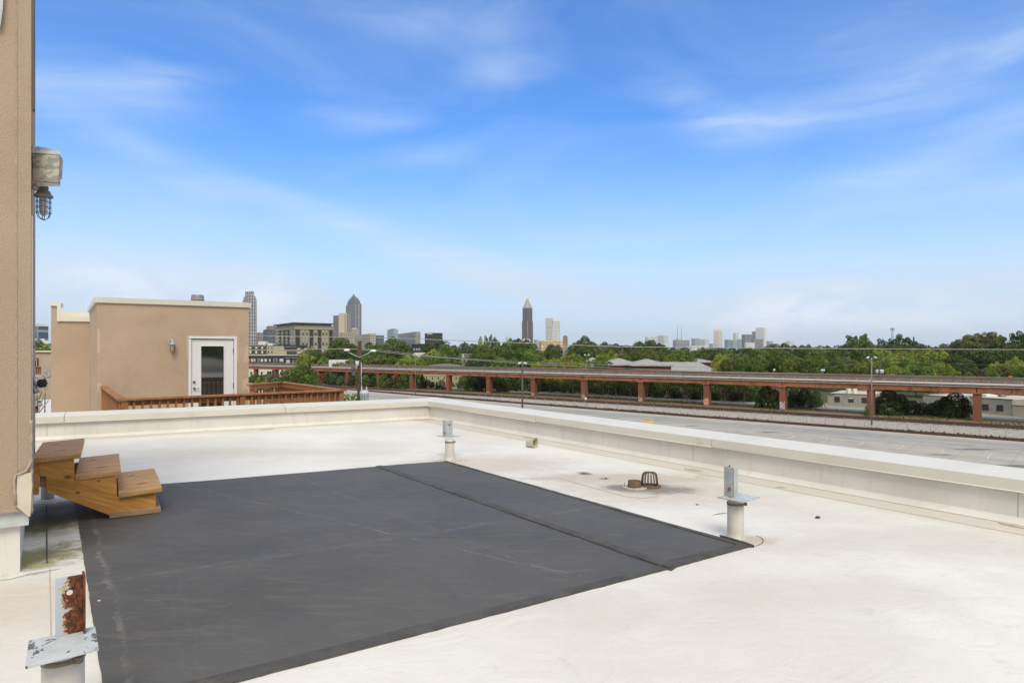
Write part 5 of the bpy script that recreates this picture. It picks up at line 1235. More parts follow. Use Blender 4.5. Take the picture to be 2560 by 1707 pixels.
e, C_, u, v, a, b, z = tower('office_block', 'black office block with a small white sign at its top', 1062, 1081, 1106.5, 832, 1300, F_BLACK, 30)
mb = MB(); p = C_ - u*.3; n_f = -u*.0; q0 = C_+v*b*.62 - u*.4; q1 = C_+v*b*.02 - u*.4
mb.hexa([(q0.x-.1,q0.y,z-3.2),(q1.x-.1,q1.y,z-3.2),(q1.x+.4,q1.y,z-3.2),(q0.x+.4,q0.y,z-3.2),(q0.x-.1,q0.y,z-.6),(q1.x-.1,q1.y,z-.6),(q1.x+.4,q1.y,z-.6),(q0.x+.4,q0.y,z-.6)]); mb.build('sign', M_WPL, e)
tower('apartment_tower', 'faint white gridded block low above the poplar trees', 1195, 1204, 1219, 847, 5200, F_WHITE, 20)
tower('apartment_tower', 'faint pale block behind the trees left of the pointed brown tower', 1264, 1269, 1277, 842.5, 5000, F_WHITE, 20)
# pointed brown tower
Y = 3600; e, C_, u, v, a, b, z = tower('pointed_tower', 'tall dark brown tower with a pointed lattice crown', 1305, 1318.5, 1332.3, 802, Y, F_BOA, 44)
ce = C_+u*a/2+v*b/2
def sq(k): return [((ce+(p-ce)*k).x, (ce+(p-ce)*k).y) for p in (C_, C_+u*a, C_+u*a+v*b, C_+v*b)]
mb = MB(); mb.prism(sq(.90), ztop(802,Y), ztop(769,Y)); mb.build('upper_shaft', F_BOA, e)
M_LAT = simple('crown_lattice', (.42,.37,.37), rough=.5, var=.25, scale=.06, stretch=(1,1,3))
mb = MB(); lv = [(.86,769),(.73,764),(.50,757.5),(.26,749.5),(.05,743)]
for (k0, p0), (k1, p1) in zip(lv[:-1], lv[1:]): mb.frustum(sq(k0), ztop(p0,Y), sq(k1), ztop(p1,Y))
mb.build('crown', M_LAT, e)
mb = MB()
for (k0, p0), (k1, p1) in zip(lv[:-1], lv[1:]):
    for A_, B_ in zip(sq(k0*1.01), sq(k1*1.01)): mb.tube([(A_[0],A_[1],ztop(p0,Y)), (B_[0],B_[1],ztop(p1,Y))], 1.3, 5)
for k, p in lv[:3]:
    s4 = sq(k*1.01); mb.tube([(x,y,ztop(p,Y)) for x,y in s4+s4[:1]], 1.3, 5)
mb.build('crown_ribs', M_WPL, e); mb = MB(); mb.tube([(ce.x,ce.y,ztop(745,Y)),(ce.x,ce.y,ztop(741.5,Y))], [1.6,.6], 6); mb.build('spire', M_LAT, e)
for k in (0, 1, 3):
    pc = [C_, C_+u*a, None, C_+v*b][k]; mb = MB(); mb.tube([(pc.x,pc.y,0),(pc.x,pc.y,z)], 1.4, 6); mb.build('corner_rib', simple('rib_pink', (.36,.29,.28), rough=.7), e)
c = W(1316, 850, 3200); mb = MB(); rr_ = 10/F*3200; mb.lathe([(rr_,-60),(rr_,0),(rr_*.9,6),(rr_*.5,11),(.1,12.5)], (c.x,c.y,ztop(852,3200)), 20); o = mb.build('stadium_dome', M_WPL, None, origin=c); tag(o, 'low white dome at the foot of the pointed brown tower', 'dome')
e, C_, u, v, a, b, z = tower('office_tower', 'white gridded tower right of the pointed brown tower', 1364, 1381, 1399.7, 801, 3000, F_WGRID, 42)
q0 = C_+v*b; mb = MB(); mb.prism([(p.x, p.y) for p in (C_-u*1, C_+u*4, q0+u*4, q0-u*1)], z-28, z+6/F*3000); mb.build('top_band', M_WPL, e)
tower('glass_office', 'slim pale glass block between the pointed brown tower and the tan building', 1335, 1340, 1346, 849, 2500, F_GLASS, 25)
tower('tan_building', 'wide tan speckled building below the white gridded tower', 1347, 1352, 1407, 852, 1400, fc('facade_tan', (.50,.37,.20), (.66,.56,.42), uw=7, fh=6, gw=.5, gh=.5, var=.4), 6, roof=simple('tan_roof', (.52,.38,.20)), top=(.2,3))
# brick water tower
Y = 420; c = Vector(((1413.3-1280)/F*Y, Y, 0)); e = empty('brick_tower', c, 'square brick water tower with a low pitched roof standing above the trees', 'tower')
M_BRK2 = simple('tan_brick', (.30,.23,.15), rough=.9, var=.15, scale=.8, dirt=(.22,.17,.11), dirtf=(.5,.7), dscale=.3)
w = 6.2/F*Y; sqp = lambda k: [(c.x+x*k, c.y+y*k) for x, y in ((-w,-w*.6),(w*.6,-w),(w,w*.6),(-w*.6,w))]
mb = MB(); mb.prism(sqp(1), 0, ztop(866,Y)); mb.build('lower_shaft', simple('pale_brick', (.36,.29,.22), rough=.9, var=.15, scale=.6), e)
mb = MB(); mb.prism(sqp(.97), ztop(866,Y), ztop(842,Y)); mb.build('upper_shaft', M_BRK2, e)
mb = MB(); mb.prism(sqp(1.03), ztop(844.5,Y), ztop(843.8,Y)); mb.prism(sqp(1.03), ztop(866.5,Y), ztop(865.5,Y)); mb.build('belt_course', M_WPL, e)
mb = MB(); mb.frustum(sqp(1.12), ztop(842,Y), sqp(.02), ztop(838,Y)); mb.build('roof', simple('dark_roof', (.13,.10,.08)), e)
# midtown cluster
mid = [('apartment_tower','lowest white block at the left end of the distant cluster',1588,1600,1613,853,6200,F_WHITE),
 ('apartment_tower','white block with dark vertical slots left of the tallest left hand block',1612,1618,1643,842,6000,F_WHITE2),
 ('apartment_tower','tallest pale striped block of the left hand cluster',1642,1660,1671,838.5,6100,F_WHITE2),
 ('apartment_tower','lower white block right below the pale striped block',1649,1662,1675,856,5600,F_WHITE),
 ('office_block','broad grey banded block beneath the two thin masts',1682,1690,1724,850,5800,F_GREYB),
 ('office_block','blue striped block between the broad grey block and the cream rounded one',1728,1737,1750,846,6300,F_GLASS),
 ('office_block','cream block with rounded top left of the white pointed tower',1745,1762,1772,848,5900,F_WHITE2),
 ('office_block','small dark block just left of the white pointed tower',1773,1777,1783,859,6100,F_TEAL),
 ('glass_office','teal glass block just right of the white pointed tower',1811,1819,1826,849,6000,F_TEAL),
 ('glass_office','paler glass block right of the teal block',1826,1833,1842,850,5800,F_GLASS),
 ('apartment_tower','white notched tower rising behind the paler glass block',1833,1839,1847,832,6400,F_WHITE2),
 ('glass_office','slim blue glass block left of the dark grey office',1843,1848,1855,848,5900,F_GLASS),
 ('glass_office','dark grey glass office with a pale glass top',1854,1862,1882,836,5900,fc('facade_slate', (.20,.225,.26), (.13,.155,.19), uw=8, fh=7, gw=.7, gh=.6)),
 ('office_tower','narrow dark slab on the right shoulder of the dark grey office',1880,1886,1889.5,828.5,6100,F_BROWN),
 ('apartment_tower','very pale tall slab tower, the whitest of the distant cluster',1889,1911,1916.5,819,6500,fc('facade_bright', (.80,.80,.80), (.70,.71,.73), uw=20, fh=9, gw=.4, gh=.5)),
 ('apartment_tower','white framed block in front of the dark grey office',1862,1868,1887,856,5400,F_WHITE),
 ('office_block','brown sloping block in front of the very pale slab tower',1878,1884,1908,847.5,5600,F_BROWN),
 ('glass_office','small blue block right of the very pale slab tower',1916,1922,1932,852.5,6000,F_GLASS),
 ('apartment_tower','low white block right of the small blue block',1932,1945,1962,859,6100,F_WHITE),
 ('apartment_tower','white block standing apart at the right end of the distant cluster',1963,1974,1984,852.5,6000,F_WHITE2),
 ('apartment_tower','last low white block of the distant cluster on the right',1986,1992,2002,863,6000,F_WHITE),
 ('office_block','long low pale block at the foot of the cream rounded block',1723,1730,1772,864,5200,F_WHITE),
 ('office_block','long low bluish block at the foot of the white pointed tower',1772,1790,1858,870,5000,F_GLASS),
 ('office_block','long low pale block at the foot of the left hand cluster',1660,1680,1726,868,5100,F_GLASS)]
for i, (nm, lb_, l, c_, r, py, Y, m_) in enumerate(mid): tower(nm, lb_, l, c_, r, py, Y, m_, 20+5*(i % 4))
tower('mast_base', 'grey plinth under the two thin masts', 1690, 1693, 1706, 846, 5900, M_WPL, 10)
for x, yt in ((1694,812),(1703.5,810.5)):
    Y = 5880; mb = MB(); p0 = W(x, 852, Y); p1 = W(x, yt, Y); mb.tube([p0, p0.lerp(p1,.6), p1], [2.0,2.0,1.2], 6); o = mb.build('radio_mast', simple('mast_grey', (.30,.32,.36)), None, origin=p0)
    tag(o, 'thin grey radio mast, the ' + ('shorter left' if x < 1700 else 'taller right') + ' one of the pair', 'mast')
Y = 6100; e, C_, u, v, a, b, z = tower('pointed_tower', 'white gridded tower with a white pyramid roof in the distant cluster', 1784, 1796, 1806, 826, Y, fc('facade_white_gridded', (.76,.74,.73), (.50,.48,.50), uw=13, fh=16, gw=.6, gh=.6), 42)
ce = C_+u*a/2+v*b/2; mb = MB(); lv = [(.95,826),(.70,820),(.30,814.5),(.04,809)]
for (k0, p0), (k1, p1) in zip(lv[:-1], lv[1:]): mb.frustum(sq(k0), ztop(p0,Y), sq(k1), ztop(p1,Y))
mb.build('pyramid_roof', M_WPL, e)

# --- near and middle buildings
def winbox(par, name, px0, py0, px1, py1, P0, d, depth, m, pane=None, off=0.0, sub=None):
    """window as a frame box proud of the wall, pane as its child"""
    a, b = vp(px0, py1, P0, d), vp(px1, py0, P0, d); n = Vector((-d.y, d.x, 0)); n = n if n.y < 0 else -n
    mb = MB(); A_, B_ = clean(a), clean(b); q = [A_+n*(off+depth), B_+n*(off+depth), B_+n*off, A_+n*off]
    mb.hexa([(p.x,p.y,a.z) for p in q] + [(p.x,p.y,b.z) for p in q]); w = mb.build(name, m, par)
    if pane:
        dx = (B_-A_); k = .12; A2 = A_+dx*k; B2 = B_-dx*k; za, zb_ = a.z+(b.z-a.z)*.1, b.z-(b.z-a.z)*.1; o2 = off+depth
        mb = MB(); q = [A2+n*(o2+.02), B2+n*(o2+.02), B2+n*(o2+.002), A2+n*(o2+.002)]; mb.hexa([(p.x,p.y,za) for p in q] + [(p.x,p.y,zb_) for p in q]); mb.build('pane', pane, w)
    return w
M_PANE = simple('pane_dark', (.05,.055,.065), rough=.12, var=.3, scale=.3); M_PANEL = simple('pane_bright', (.55,.56,.50), rough=.3, var=.15, scale=.2)
M_NAVY = simple('navy_siding', (.028,.030,.045), rough=.7, var=.15, scale=.3); M_FRW = simple('window_white', (.62,.60,.54), rough=.5)
X1 = Vector((1,0,0))
# big apartment building
Y = 560; e = empty('apartment_building', W(740,870,Y), 'large eight storey olive beige apartment building with stacked balconies', 'building')
C_, u, v, a, b = corner_pts(688, 737, 833, Y, R(36)); zt_ = ztop(813, Y)
M_OLV = simple('olive_render', (.33,.30,.22), rough=.8, var=.08, scale=.08); M_OLVW = simple('pale_glazing', (.42,.44,.38), rough=.3, var=.2, scale=.15); M_DKR = simple('dark_recess', (.06,.06,.055), rough=.6)
q = [C_, C_+u*a, C_+u*a+v*b, C_+v*b]; mb = MB(); mb.prism([(p.x,p.y) for p in q], 0, zt_); mb.build('wall', M_OLV, e)
mb = MB(); qq = [C_-u*1.5-v*1.5, C_+u*(a+1.5)-v*1.5, C_+u*(a+1.5)+v*(b+1.5), C_-u*1.5+v*(b+1.5)]; mb.prism([(p.x,p.y) for p in qq], ztop(808.5,Y), ztop(805.8,Y)); mb.build('roof', simple('brown_cornice', (.12,.10,.08)), e)
mb = MB(); q2 = [C_+u*1+v*1, C_+u*(a-1)+v*1, C_+u*(a-1)+v*(b-1), C_+u*1+v*(b-1)]; mb.prism([(p.x,p.y) for p in q2], zt_, ztop(808.5,Y)); mb.build('penthouse', fc('facade_penthouse', (.28,.27,.22), (.16,.18,.17), uw=4, fh=4, gw=.7, gh=.9, var=.5), e)
mb = MB(); qq = [C_-u*.7-v*.7, C_+u*(a+.7)-v*.7, C_+u*(a+.7)+v*(b+.7), C_-u*.7+v*(b+.7)]; mb.prism([(p.x,p.y) for p in qq], ztop(822.5,Y), ztop(821,Y)); mb.build('band', simple('cream_band', (.46,.42,.33)), e)
fl = (872-822.5)/6.0
def colpx(x0, x1, kind):
    for k in range(7):
        y1 = 822.5+fl*(k+1)-1.2 if kind != 'top' else 0; y0 = 822.5+fl*k+1.6
        P0, d = (C_, u) if x0 >= 737 else (C_, v)
        if kind == 'bal':
            a_, b_ = vp(x0, y1, P0, d), vp(x1, y0, P0, d); n = Vector((d.y,-d.x,0)) if d is u else Vector((-d.y,d.x,0)); 
            w = winbox(e, 'balcony', x0, y0, x1, y1, P0, d, .25, M_DKR)
            A_, B_ = clean(a_), clean(b_); nn_ = n if n.y < 0 else -n; q = [A_+nn_*.26, B_+nn_*.26, B_+nn_*1.4, A_+nn_*1.4]
            mb = MB(); mb.hexa([(p.x,p.y,a_.z-.15) for p in q] + [(p.x,p.y,a_.z+.05) for p in q]); q = [A_+nn_*1.3, B_+nn_*1.3, B_+nn_*1.4, A_+nn_*1.4]
            mb.hexa([(p.x,p.y,a_.z+.06) for p in q] + [(p.x,p.y,a_.z+1.1) for p in q]); mb.build('rail', M_DKR, w)
        else:
            winbox(e, 'window', x0, y0, x1, y1, P0, d, .12, M_OLVW, M_PANE if k % 3 == 1 else None)
for x0, x1, k in ((690,697,'w'),(700,702.5,'bal'),(704,708,'w'),(710.5,713.5,'bal'),(715,718,'w'),(720.5,723.5,'bal'),(725,730,'w'),(731.5,736.5,'w'),(738.5,748.5,'bal'),(754,761.5,'w'),(765,770,'w'),(774,782,'bal'),(785,793,'w'),(794.5,802,'bal'),(804.5,811,'w'),(814,819,'w'),(823,831,'bal')): colpx(x0, x1, k)
# beige block with roof plant, dark balcony block, long dark block
def simple_block(name, label, pxL, pxC, pxR, py, Y, phi, m, cop=None, roofm=None, cph=1.4):
    C_, u, v, a, b = corner_pts(pxL, pxC, pxR, Y, R(phi)); e = empty(name, C_, label, 'building'); z = ztop(py, Y)
    q = [C_, C_+u*a, C_+u*a+v*b, C_+v*b]; mb = MB(); mb.prism([(p.x,p.y) for p in q], 0, z); mb.build('wall', m, e)
    if cop:
        qq = [C_-u*.3-v*.3, C_+u*(a+.3)-v*.3, C_+u*(a+.3)+v*(b+.3), C_-u*.3+v*(b+.3)]; mb = MB(); mb.prism([(p.x,p.y) for p in qq], z+.01, z+cph/F*Y); mb.build('coping', cop, e)
    return e, C_, u, v, a, b, z
M_BGE = simple('beige_render', (.46,.41,.31), rough=.8, var=.06, scale=.1)
e, C_, u, v, a, b, z = simple_block('apartment_block', 'beige apartment block with dark balconies just right of the tan block', 600, 603, 692, 864, 470, 4, M_BGE, M_NAVY, cph=1.8)
for r0, r1 in ((866,872.5),(875.5,884)):
    for k in range(6):
        x = 623+k*7.4; w = winbox(e, 'balcony', x, r0, x+6.6, r1, C_, u, .4, M_DKR if k % 2 else M_NAVY, M_PANEL if k % 2 == 0 else None)
    for x in (668.5, 677.5): winbox(e, 'window', x, r0+1, x+5, r1-1, C_, u, .2, M_FRW, M_PANE)
for x0, y0, x1, y1, lbn in ((628,861.5,650,864,'roof_plant'),(652,853.5,671,864,'roof_plant'),(675,858,688,864,'roof_plant')):
    mb = fbox(x0, y0, x1, y1, 476, 5); mb.build(lbn, M_WPL, e)
e, C_, u, v, a, b, z = simple_block('apartment_block', 'beige rounded block with navy upper floor below the large apartment building', 686, 689, 772, 865, 445, 3, M_BGE)
winbox(e, 'navy_cladding', 710.5, 862.5, 769, 874, C_, u, .3, M_NAVY); winbox(e, 'canopy', 715, 867, 742, 868.5, C_, u, 2, simple('canopy_grey', (.28,.28,.28)))
for x in (716, 724, 732): winbox(e, 'window', x, 869.5, x+6, 874.5, C_, u, .5, M_DKR)
for x in (744, 762): winbox(e, 'window', x, 870, x+7, 875.5, C_, u, .5, M_FRW, M_PANEL)
winbox(e, 'grey_cladding', 717, 878, 742, 889, C_, u, .6, simple('slate_cladding', (.07,.07,.08)))
for x in (744, 748.5): winbox(e, 'window', x, 880, x+2.6, 883, C_, u, .5, M_PANEL)
e, C_, u, v, a, b, z = simple_block('apartment_block', 'long low navy apartment block with cream windows above the viaduct', 590, 593, 747.5, 889, 360, 3, M_NAVY, simple('white_coping', (.55,.52,.46)), cph=1.6)
for x0, x1 in ((620,623.5),(627.5,633.5),(635,638.5),(643.5,649),(652,658),(661.5,667.5),(673,676.5),(683.5,693),(699,708.5)): winbox(e, 'window', x0, 896.5, x1, 904, C_, u, .15, M_FRW, M_PANE if x0 in (683.5,643.5) else M_PANEL)
for x0, x1 in ((716,725),(732,741)): w = winbox(e, 'door', x0, 898, x1, 908, C_, u, .2, M_FRW, M_PANE if x0 > 730 else M_PANEL); winbox(e, 'awning', x0-1.5, 894, x1+3, 895.5, C_, u, 1.2, simple('awning_grey', (.30,.31,.32)))
winbox(e, 'pale_base', 600, 922, 745, 952, C_, u, .2, M_WPL)
for x in (626, 637, 652, 668, 674, 690, 700, 714, 727): winbox(e, 'window', x, 928, x+5.5, 938, C_, u, .4, M_DKR if x in (674, 668, 714) else M_FRW, M_PANE if x not in (674, 668) else None)
for x in (681, 704): winbox(e, 'stair_panel', x, 924, x+4, 952, C_, u, .6, M_NAVY)
# pale roof between the trees, dark modern house, yellow two storey building, grey roofs
e, C_, u, v, a, b, z = simple_block('warehouse', 'pale low roof building between the trees left of the utility pole', 819, 822, 878, 899.5, 290, 2, M_WPL)
e, C_, u, v, a, b, z = simple_block('modern_house', 'dark flat roofed house with three bright windows left of the black office block', 1029, 1054, 1083, 860, 480, 18, M_NAVY, simple('dark_coping', (.05,.05,.06)), cph=.8)
for x in (1034, 1040.5, 1047): winbox(e, 'window', x, 870.5, x+3.4, 876.5, C_, v, .3, M_FRW, M_PANEL)
for x in (1060, 1068): winbox(e, 'window', x, 867, x+5, 874, C_, u, .3, M_DKR)
e, *_r = simple_block('warehouse', 'long low white roof in front of the dark flat roofed house', 1028, 1030, 1064, 881.5, 430, 2, M_WPL)
def gable(name, label, pxL, pxR, py_eave, py_ridge, Y, depth, mw, mr, hip=.5, phi=0):
    C_, u, v, a, b = corner_pts(pxL-.1, pxL, pxR, Y, R(phi)); e = empty(name, C_, label, 'building'); z0, z1 = ztop(py_eave, Y), ztop(py_ridge, Y+depth/2)
    q = [C_, C_+u*a, C_+u*a+v*depth, C_+v*depth]; mb = MB(); mb.prism([(p.x,p.y) for p in q], 0, z0); mb.build('wall', mw, e)
    hi_ = min(depth*hip, a*.46); o = .8; ev = [C_-u*o-v*o, C_+u*(a+o)-v*o, C_+u*(a+o)+v*(depth+o), C_-u*o+v*(depth+o)]
    r0 = C_+v*depth/2+u*hi_; r1 = C_+v*depth/2+u*(a-hi_)
    vs = [Vector((p.x,p.y,z0)) for p in ev] + [Vector((r0.x,r0.y,z1)), Vector((r1.x,r1.y,z1))] + [Vector((p.x,p.y,z0-.35)) for p in ev]
    mb = MB(); mb.add(vs, [(0,1,5,4),(1,2,5),(2,3,4,5),(3,0,4),(6,7,1,0),(7,8,2,1),(8,9,3,2),(9,6,0,3),(9,8,7,6)]); mb.build('roof', mr, e); return e, C_, u, v, a
M_BRICK = simple('red_brick', (.17,.055,.04), rough=.9, var=.12, scale=.5); M_YEL = simple('yellow_render', (.40,.35,.22), rough=.85, var=.08, scale=.2)
e, C_, u, v, a = gable('yellow_building', 'two storey cream yellow building with a grey roof behind the viaduct piers', 1058, 1160, 915.5, 908.5, 262, 16, M_YEL, simple('slate_roof', (.14,.14,.15), rough=.9, var=.1))
for r in (940.5, 955.5):
    for x in (1064, 1079, 1094, 1108, 1138, 1147): winbox(e, 'window', x, r, x+4.6, r+8.5, C_, u, .12, M_FRW, M_PANE)
winbox(e, 'door', 1143, 957, 1147.5, 967, C_, u, .3, M_BRICK)
for r in (937.5, 951.5): winbox(e, 'string_course', 1058.5, r, 1159, r+.9, C_, u, .15, M_FRW)
Ys_ = 300
e, C_, u, v, a = gable('school_building', 'red brick school wing with a grey hipped roof, left of the other hipped roofs', 1462, 1518, 914, 893.5, 285, 26, M_BRICK, M_ROOFG)
e, C_, u, v, a = gable('school_building', 'red brick school wing with a broad grey hipped roof in the middle', 1510, 1606, 912, 895.5, 268, 24, M_BRICK, M_ROOFG)
e, C_, u, v, a = gable('school_building', 'red brick school wing under the hipped roof with a long dark eave', 1583, 1678, 913, 897, 255, 22, M_BRICK, M_ROOFG)
e, C_, u, v, a = gable('school_building', 'long school wing with a plain grey roof slope reaching down to the viaduct', 1668, 1795, 930, 904.5, 262, 46, M_BRICK, M_ROOFG, hip=.03)
e, C_, u, v, a = gable('school_building', 'small grey pyramid roof behind the long plain roof slope', 1733, 1787, 905, 896, 330, 24, M_BRICK, M_ROOFG)
e, C_, u, v, a = gable('school_building', 'grey roof end showing between two trees right of the school', 1866, 1888, 918, 904, 300, 16, M_BRICK, M_ROOFG, hip=.1)
e, C_, u, v, a = gable('grey_roofed_house', 'white and grey roof partly hidden by trees left of the school', 1352, 1400, 903, 893.5, 300, 20, M_WPL, M_ROOFG)
e, C_, u, v, a = gable('grey_roofed_house', 'low pale roof right beside the lamp pole left of the school', 1395, 1462, 912, 900, 290, 18, M_WPL, M_ROOFG)
e, C_, u, v, a = gable('white_house', 'small white gabled house between the trees right of the dark modern house', 1148, 1178, 893, 884, 380, 14, M_WPL, M_ROOFG, hip=0)
# dark brick hall behind the street trees
e, C_, u, v, a, b, z = simple_block('brick_hall', 'long dark red brick building in the shade behind the row of street trees', 1340, 1345, 1905, 0, 222, -16, M_BRICK) if False else (None,)*7
P0 = gp(1345, 979.5) + Vector((2, 9, 0)); P1 = gp(1900, 1000) + Vector((7, 9, 0)); d_ = (P1-P0).normalized(); nrm_ = Vector((-d_.y, d_.x, 0))
bh = empty('brick_hall', P0.lerp(P1,.5), 'long dark red brick building in the shade behind the row of street trees', 'building')
mb = MB(); mb.obox(P0, P1, 14, 0, 6.4); mb.build('wall', M_BRICK, bh)
mb = MB(); mb.obox(P0-d_*.3, P1+d_*.3, 14.6, 6.41, 6.75, off=-.3); mb.build('roof', M_ROOFG, bh)
for k in range(22):
    p = P0 + d_*((k+.7)*(P1-P0).length/22.6); mb = MB(); mb.obox(p, p+d_*2.4, .06, 1.2, 3.4, off=-.062); mb.build('window', M_PANE, bh)
# grey building with number, second grey building, walls, red roofs
M_GREYW = simple('grey_painted_block', (.36,.345,.30), rough=.8, var=.05, scale=.4, dirt=(.30,.285,.25), dirtf=(.5,.7), dscale=.5)
def lowblock(name, label, pxL, pxR, baseL, baseR, pytopL, m, depth=16, parapet=True):
    A_, B_ = gp(pxL, baseL), gp(pxR, baseR); d = (B_-A_).normalized(); h = ztop(pytopL, A_.y); e = empty(name, A_, label, 'building'); n = Vector((-d.y, d.x, 0))
    mb = MB(); mb.obox(A_, B_, depth, 0, h); mb.build('wall', m, e)
    mb = MB(); mb.obox(A_-d*.1, B_+d*.1, .35, h+.005, h+.14, off=-.08); mb.build('coping', simple('dark_edge', (.13,.12,.11)), e)
    mb = MB(); mb.obox(A_+d*.1, B_-d*.1, depth-.4, h+.003, h+.05, off=.3); mb.build('roof', simple('pale_flat_roof', (.50,.46,.38), rough=.9, var=.1, scale=.3), e)
    return e, A_, B_, d, h
M_STW = simple('steel_window', (.07,.06,.06), rough=.5)
e, A_, B_, d, h = lowblock('grey_building', 'low grey building with the number 829 at its left corner', 2069, 2181, 1014.6, 1020, 983.5, M_GREYW)
for x, y in ((2086.2, 991.5), (2120.5, 992.5), (2154, 994.3)):
    w = winbox(e, 'window', x, y, x+13.5, y+13.2, A_, d, .06, M_STW)
    for i in range(3):
        for j in range(3): winbox(w, 'pane', x+.7+i*4.2, y+.7+j*4.1, x+4.4+i*4.2, y+4.3+j*4.1, A_, d, .02, M_PANE if not (x > 2120 and x < 2130 and j == 0) else M_PANEL, off=.061)
for x in (2121.5, 2136.5): fb = vp(x, 983, A_+Vector((0,4,0)), d); mb = MB(); mb.box(fb + Vector((0,0,.6)), (.9,.9,1.5)); mb.build('roof_unit', M_WPL, e)
# number
def text_part(s, px, py, h, P0, d, par, m, name='lettering', off=.03):
    cu = bpy.data.curves.new(name, 'FONT'); cu.body = s; cu.size = h; cu.extrude = .01
    o = bpy.data.objects.new(name, cu); C.objects.link(o); dg = bpy.context.evaluated_depsgraph_get(); me = bpy.data.meshes.new_from_object(o.evaluated_get(dg)); bpy.data.objects.remove(o)
    q = bpy.data.objects.new(name, me); C.objects.link(q); me.materials.clear(); me.materials.append(m)
    p = vp(px, py, P0, d); n = Vector((-d.y, d.x, 0)); n = n if n.y < 0 else -n; p = p + n*off
    q.parent = par; q.location = p - wl(par); q.rotation_euler = (R(90), 0, math.atan2(d.y, d.x)); WL[q.name] = p; return q
text_part('829', 2070.3, 988.8, .95, A_, d, e, M_STW)
e, A_, B_, d, h = lowblock('grey_building', 'low grey building with two dark windows right of the nearest pier', 2425, 2530, 1033, 1041.8, 993, M_GREYW)
for x, y in ((2455, 1010.6), (2491.5, 1012.3)):
    w = winbox(e, 'window', x, y, x+16.5, y+14.5, A_, d, .06, M_STW)
    for i in range(3):
        for j in range(2): winbox(w, 'pane', x+.8+i*5.1, y+.9+j*6.6, x+5.1+i*5.1, y+6.6+j*6.6, A_, d, .02, M_PANE, off=.061)
fb = vp(2505, 993, A_+Vector((0,3,0)), d); mb = MB(); mb.box(fb+Vector((0,0,.35)), (1.2,1,.5)); mb.build('roof_unit', M_GRAYP, e)
e, A_, B_, d, h = lowblock('block_wall', 'plain cream boundary wall at the right edge of the view', 2531, 2640, 1042, 1050, 1013.5, simple('cream_wall', (.45,.41,.33), rough=.9, var=.06, scale=.4), depth=.3)
e, A_, B_, d, h = lowblock('grey_building', 'grey block with flat roof peeping out between the dark bushes', 2307, 2372, 1022, 1027, 988, M_GREYW)
e, A_, B_, d, h = lowblock('block_wall', 'low cream wall left of the grey block between the bushes', 2268, 2306, 1019, 1022, 1000, simple('cream_wall2', (.45,.41,.33), rough=.9, var=.06, scale=.4), depth=.3)
M_REDR = simple('red_metal_roof', (.36,.09,.055), rough=.6, var=.08, scale=.5)
gable('red_roofed_building', 'bright red roof just visible below the girder right of the dark bushes', 2395, 2472, 992.5, 981, 165, 12, M_WPL, M_REDR)
gable('red_roofed_building', 'bright red roof strip above the dark bush right of the second pier', 2150, 2215, 980.5, 974, 190, 10, M_WPL, M_REDR)
gable('white_shed', 'pale shed roof right of the bright red roof', 2472, 2530, 994, 984, 172, 9, M_WPL, M_WPL)
mb = MB(); p0, p1 = gp(2076,1016.2), gp(2160,1019.5)

# ================================================================= poles, lamps, signs, car
M_POLEG = simple('pole_grey', (.075,.06,.055), rough=.7); M_POLEP = simple('pole_pale', (.21,.185,.165), rough=.7); M_LMP = simple('floodlight_white', (.70,.70,.72), rough=.3)
def flood_pole(label, px, base_px_y, top_py, Y, heads, m=M_POLEG, r=.10):
    X = (px-1280)/F*Y; e = empty('lamp_pole', (X, Y, 0), label, 'lamp pole'); z = ztop(top_py, Y)
    mb = MB(); mb.tube([(X,Y,0),(X,Y,z)], [r*1.2,r*.8], 10); mb.build('pole', m, e)
    mb = MB(); mb.tube([W(px+heads[0],top_py+2,Y), W(px,top_py+5,Y), W(px+heads[1],top_py+2,Y)], .05, 6); mb.build('crossarm', m, e)
    for hx in heads:
        s = 1 if hx > 0 else -1; c_ = W(px+hx, top_py, Y); mb = MB(); mb.box(c_, (.50,.4,.26), ry=s*.45); mb.build('lamp_head', M_LMP, e, bevel=.06)
    return e
flood_pole('dark lamp pole with two white lamps rising right behind the parapet', 1306, 1105, 907.5, 92, (-7,7), r=.14)
flood_pole('lamp pole with two lamps at the rail fence, left of the school roofs', 1467, 1015, 887, 167, (-5,5), M_POLEP, r=.065)
flood_pole('tall pale lamp pole with two white lamps in front of the second pier', 2179, 1063, 893.5, 123, (-9.5,9.5), M_POLEP, r=.13)
flood_pole('thin lamp pole at the rails beside the fifth visible pier left of the school', 1039, 986, 888, 213, (-4,5), M_POLEP, r=.08)
mb = MB(); mb.box(W(1464,996,166), (.5,.4,.55)); o = mb.build('junction_box', M_WPL, None, origin=W(1464,996,166)); tag(o, 'small white box fixed low on the lamp pole left of the school', 'box')
# small floodlights behind the viaduct wall
for (px, py, lb_) in ((2057,925,'pair of small white floodlights on a short stick above the viaduct wall'), (1934,924,'small tilted floodlight above the viaduct wall left of the floodlight pair')):
    Y = 165; e = empty('floodlight', W(px,940,Y), lb_, 'floodlight'); mb = MB(); mb.tube([W(px,960,Y), W(px,py+2,Y)], .07, 6); mb.build('stick', M_POLEP, e)
    for s in ((-2.6,2.6) if px == 2057 else (1.5,)): mb = MB(); mb.box(W(px+s,py,Y), (.42,.35,.45), ry=.3*s/abs(s)); mb.build('lamp_head', M_LMP, e, bevel=.03)
